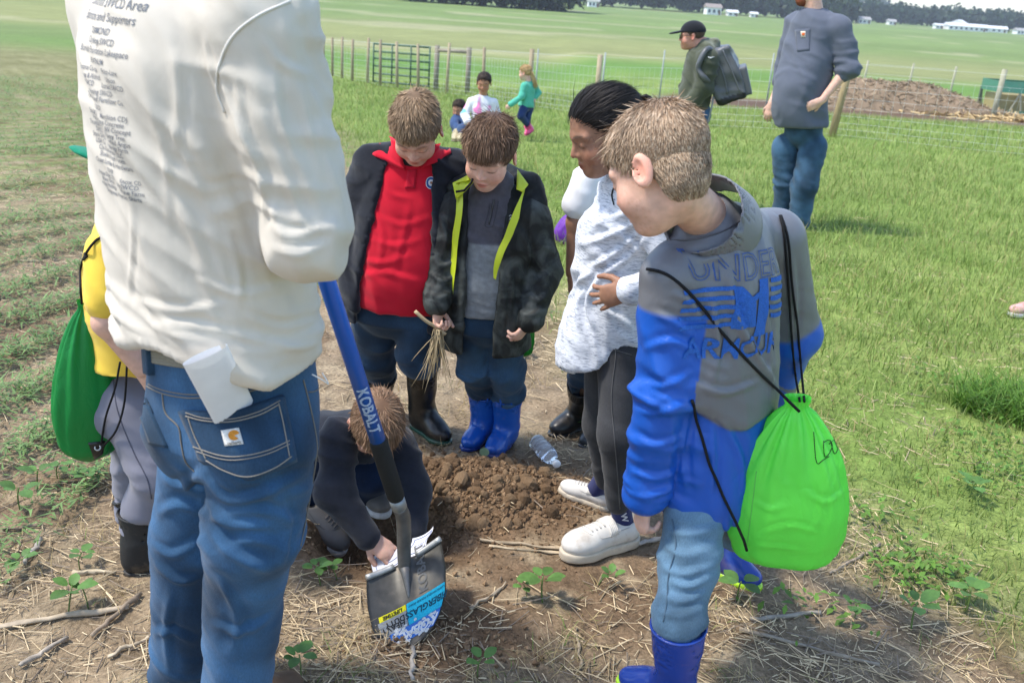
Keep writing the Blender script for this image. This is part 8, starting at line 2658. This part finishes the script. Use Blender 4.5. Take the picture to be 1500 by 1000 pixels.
    for pts in ([(1050, 88), (1056, 100), (1062, 118), (1066, 138)], [(1058, 72), (1068, 95), (1078, 118), (1084, 135)]):
        try: vf.append(seam(bb, pts, 0.006, 0.012, 14))
        except Exception: pass
    if vf: mk('zip', *join(*vf), MT['plastic'], root, (0.16, 0.165, 0.17))
    V, Fq = tube(spline([W(1046, 76, Y - 0.12), W(1036, 72, Y - 0.24), W(1026, 88, Y - 0.27), W(1023, 102, Y - 0.26), W(1034, 116, Y - 0.28), W(1046, 124, Y - 0.15)], 24), 0.022, 8)
    mk('shoulder_strap', V, Fq, MT['nylon'], root, (0.10, 0.105, 0.11))
    V, Fq = tube(spline([W(1045, 142, Y - 0.15), W(1042, 160, Y - 0.16), W(1037, 180, Y - 0.14)], 10), 0.008, 6)
    mk('strap_end', V, Fq, MT['nylon'], root, (0.30, 0.31, 0.32))
def simple_girl(label, Y, px, hipp, neckp, fy, legs_px, arms_px, headp, hyaw, hdown, skin, hair, topc, legc, bootc, hs=0.92, boots=True, pony=None, hair_style=GIRLCUT, top_mat='cotton', sleeve=0.036, tabk=1.0, print_=None):
    pr = Person(label, base_at(px, Y))
    hip = W(*hipp, Y); neck = W(*neckp, Y)
    J = dict(hip=hip, neck=neck, fwd=yaw(fy))
    for s, (a, b, c) in arms_px.items():
        J[s + 'sh'] = W(a[0], a[1], Y + a[2]); J[s + 'el'] = W(b[0], b[1], Y + b[2]); J[s + 'wr'] = W(c[0], c[1], Y + c[2])
    tab = [(-0.02, 0.125 * tabk, 0.105, 0, 0), (0.4, 0.105 * tabk, 0.09, 0, 0), (0.75, 0.11 * tabk, 0.085, 0, 0), (0.9, 0.095, 0.07, 0, 0), (1.0, 0.05, 0.05, 0, 0)]
    V, Fq = garment(lambda P: upper(P, J, tab, [0.045, 0.040, sleeve], 0, 0.03), [hip, neck] + [J[s + k] for s in arms_px for k in ('sh', 'el', 'wr')], 0.17, 0.012, lambda V, N: folds(V, A(0.6, 0, 1), 14, 4, 0.012, 3))
    C = np.tile(topc, (len(V), 1)).astype(float)
    if print_: C = print_(V, C, J)
    pr.part('top', V, Fq, top_mat, C)
    legs = [[W(x, y, Y + d) for x, y, d in l] for l in legs_px]
    V, Fq = garment(lambda P: legs_sdf(P, hip, frame(A(0, 0, 1), yaw(fy)), (0.11, 0.095, 0.085), legs, [0.068, 0.052, 0.042]), [hip] + [p for l in legs for p in l], 0.13, 0.012)
    pr.part('leggings', V, Fq, 'denim', np.tile(legc, (len(V), 1)))
    up, fw = nod(hyaw, hdown)
    hc = W(*headp, Y)
    pr.head(hc, up, fw, hs, skin, neck, 0.044, 0.0065, brow=A(0.03, 0.02, 0.015))
    make_hair(pr.root, hc, pr.hR, hs, hair, hair_style, n=2500, length=(0.05, 0.08), whorl=(0, -0.12, 0.05), pull=True, cap=0.010, seed=41, hc2=np.asarray(hair) * 1.6, curl=0.08, width=0.0018)
    if pony is not None:
        b0 = hc + (A(*pony[0]) * hs) @ pr.hR; rg = np.random.default_rng(5); vf = []
        for k in range(26):
            o_ = rg.normal(size=3) * 0.012
            e = A(*pony[1]) + rg.normal(size=3) * 0.02
            vf.append(tube(bez(b0 + o_, b0 + e * 0.5 + A(0.02, 0, 0.0), b0 + e, 6), [0.008, 0.010, 0.010, 0.008, 0.006, 0.002], 5))
        V, Fq = join(*vf); pr.part('ponytail', V, Fq, 'hair', np.asarray(hair) * (0.8 + 0.6 * vnoise(V * 60))[:, None])
    for s in arms_px:
        pr.hand(skin, J[s + 'wr'], J[s + 'wr'] - J[s + 'el'], A(0.3, 1, 0), 0.75, 1 if s == 'L' else -1, h=0.0055, curls=(0.6, 0.8, 0.5))
    for k, l in enumerate(legs):
        b = boots[k]
        heel, toe, top = (W(x, y, Y + d) for x, y, d in b)
        upv = nrm(top - (heel + toe) / 2)
        boot(pr, heel, toe, top, bootc, np.asarray(bootc) * 0.4, 'rubber', 0.056, up=upv, h=0.012)
    pr.inner([([hip, neck], [0.07, 0.04])] + [(l, [0.045, 0.035, 0.03]) for l in legs], skin)
    pr.finish()
    return pr, J
def girls_back():
    def splash(V, C, J):
        for k, (c, s) in enumerate(((A(0.05, 0.42, 0.45), 9), (A(0.75, 0.12, 0.40), 10), (A(0.30, 0.30, 0.40), 14))):
            w = sstep(0.60, 0.66, fbm(V * s + k * 13.1, 2)) * (0.8 if k < 2 else 0.6)
            C = C + (c - C) * w[:, None]
        return C
    simple_girl('girl in a white paint-splash top holding sticks on the grass', 10.4, 703, (704, 196), (707, 143), 190,
                [[(695, 200, 0.0), (693, 235, 0), (694, 262, 0.05)], [(714, 200, 0), (716, 236, 0), (716, 263, 0.03)]],
                {'R': ((689, 150, 0), (681, 168, -0.05), (685, 178, -0.14)), 'L': ((724, 150, 0), (729, 168, 0), (727, 184, -0.1))},
                (709, 122), 185, 14, BROWN * A(1.25, 1.2, 1.15), A(0.035, 0.022, 0.016), A(0.72, 0.72, 0.73), A(0.05, 0.06, 0.10), (0.10, 0.06, 0.05), 0.90,
                boots=[((694, 275, 0.08), (692, 281, -0.14), (694, 262, 0.05)), ((716, 276, 0.08), (718, 282, -0.14), (716, 262, 0.05))], pony=((0.06, -0.08, -0.01), (0.07, -0.06, -0.17)), print_=splash)
    Y = 10.25
    root = empty('stick_bundle', W(690, 185, Y), 'bundle of dark sticks held by the girl in the paint-splash top', 'sticks')
    rg = np.random.default_rng(6)
    for a, b in (((682, 178), (752, 172)), ((684, 182), (705, 172)), ((686, 186), (720, 182)), ((688, 190), (758, 197)), ((684, 176), (700, 180))):
        p, q = W(*a, Y), W(*b, Y + rg.normal() * 0.1)
        V, Fq = tube(spline([p, (p + q) / 2 + rg.normal(size=3) * 0.012, q], 10), [0.010, 0.009, 0.009, 0.008, 0.008, 0.007, 0.007, 0.006, 0.005, 0.004, 0.003][:len(spline([p, p, q], 10))], 6)
        mk('stick', V, Fq, MT['wood'], root, (0.10, 0.075, 0.055))
    vf = []
    for k in range(26):
        t = rg.random(); p = W(738 + 14 * rg.random(), 173 + 2 * rg.random(), Y)
        vf.append(tube(np.array([p, p + A(rg.normal() * 0.03, rg.normal() * 0.02, 0.02 + 0.02 * rg.random())]), 0.004, 4))
    mk('twigs', *join(*vf), MT['wood'], root, (0.13, 0.095, 0.065))
    simple_girl('blonde girl in a teal top and pink boots running on the grass', 14.2, 770, (770, 155), (775, 122), -60,
                [[(767, 160, -0.08), (763, 170, -0.14), (772, 182, -0.02)], [(775, 160, 0.08), (772, 172, 0.02), (774, 190, 0.1)]],
                {'L': ((768, 126, -0.1), (764, 142, -0.14), (748, 153, -0.2)), 'R': ((783, 126, 0.1), (788, 136, 0.12), (784, 143, 0.05))},
                (769, 107), -68, 8, FAIR, A(0.42, 0.28, 0.13), A(0.09, 0.42, 0.30), A(0.02, 0.04, 0.12), (0.72, 0.07, 0.22), 0.92,
                boots=[((781, 193, 0.06), (774, 197, -0.06), (772, 183, -0.02)), ((776, 196, 0.16), (770, 199, -0.02), (774, 188, 0.12))], pony=((0, -0.11, 0.0), (0.07, 0.03, -0.20)))
    # girl sitting low behind the others
    simple_girl('dark-haired girl in a blue top and tan boots sitting on the grass', 10.9, 672, (678, 190), (671, 170), 150,
                [[(681, 194, -0.1), (677, 189, -0.32), (676, 201, -0.36)], [(678, 194, -0.05), (672, 191, -0.25), (669, 200, -0.30)]],
                {'R': ((667, 174, -0.05), (666, 183, -0.16), (671, 190, -0.28)), 'L': ((679, 174, -0.02), (683, 182, -0.1), (680, 188, -0.24))},
                (672, 160), 200, 15, BROWN * 1.3, A(0.035, 0.022, 0.015), A(0.035, 0.07, 0.16), A(0.05, 0.09, 0.18), (0.42, 0.35, 0.20), 0.85,
                boots=[((676, 205, -0.30), (674, 208, -0.52), (676, 198, -0.34)), ((669, 205, -0.26), (666, 208, -0.48), (669, 199, -0.29))], pony=((0.05, -0.06, -0.02), (0.0, -0.05, -0.26)))
def leg_edge():
    pr = Person('person in pale teal leggings and pink sneakers cut off by the right edge', base_at(1505, 5.3))
    g = gpt(1508, 462)
    legs = [[g + A(0.05, 0.05, 0.78), g + A(0.04, 0.02, 0.44), g + A(0.02, 0, 0.10)], [g + A(0.20, 0.12, 0.78), g + A(0.22, 0.1, 0.44), g + A(0.22, 0.14, 0.10)]]
    hip = g + A(0.13, 0.08, 0.80)
    V, Fq = garment(lambda P: legs_sdf(P, hip, np.eye(3), (0.15, 0.11, 0.12), legs, [0.085, 0.06, 0.042]), [hip] + legs[0] + legs[1], 0.18, 0.014)
    pr.part('leggings', V, Fq, 'cotton', (0.35, 0.58, 0.58))
    for l in legs:
        a = l[2].copy(); a[2] = zg(a[0], a[1])[0]
        sneaker(pr, a + A(0.05, 0.03, 0), a + A(-0.17, -0.06, 0), l[2], A(0.68, 0.36, 0.33), A(0.66, 0.62, 0.6), strap=False, h=0.008)
    neck = hip + A(0, 0, 0.5)
    J = dict(hip=hip, neck=neck, fwd=yaw(-110), Rsh=neck + A(0.02, 0.17, -0.05), Rel=neck + A(0.06, 0.22, -0.3), Rwr=neck + A(0, 0.2, -0.5), Lsh=neck + A(0.02, -0.15, -0.05), Lel=neck + A(0.06, -0.2, -0.3), Lwr=neck + A(0, -0.2, -0.5))
    V, Fq = garment(lambda P: upper(P, J, [(0, 0.15, 0.12, 0, 0), (0.8, 0.14, 0.10, 0, 0), (1, 0.06, 0.06, 0, 0)], [0.05, 0.045, 0.035]), [hip, neck] + [J[s + k] for s in 'RL' for k in ('sh', 'el', 'wr')], 0.18, 0.016)
    pr.part('top', V, Fq, 'cotton', (0.6, 0.3, 0.3))
    up, fw = nod(-110, 10); hc = neck + A(-0.02, 0, 0.14)
    pr.head(hc, up, fw, 0.95, FAIR, neck, 0.046, 0.008)
    make_hair(pr.root, hc, pr.hR, 0.95, A(0.2, 0.12, 0.06), GIRLCUT, n=1200, seed=51)
    for s in 'RL': pr.hand(FAIR, J[s + 'wr'], A(0, 0, -1), A(-1, 0, 0), 0.85, 1, h=0.008)
    pr.finish()
# ------------------------------------------------------------------ people
man_white()
build_shovel()
boy_red()
boy_camo()
girl_heather()
child_hidden()
boy_blond()
boy_crouch()
child_yellow()
man_grey()
man_cap()
girls_back()
leg_edge()
# ------------------------------------------------------------------ air
def build_haze():
    V, Fq = box((0, 1100, 24), (3600, 2600, 64))
    m = bpy.data.materials.new('haze_air'); m.use_nodes = True
    N = m.node_tree.nodes; N.remove(N['Principled BSDF'])
    pv = N.new('ShaderNodeVolumePrincipled')
    pv.inputs['Color'].default_value = (0.86, 0.92, 1.0, 1); pv.inputs['Density'].default_value = 0.00026; pv.inputs['Anisotropy'].default_value = 0.2
    m.node_tree.links.new(pv.outputs[0], N['Material Output'].inputs['Volume'])
    o = mk('haze', V, Fq, m, smooth=False)
    tag(o, 'pale bluish air over the distant fields and trees', 'haze', None, 'stuff')
build_haze()
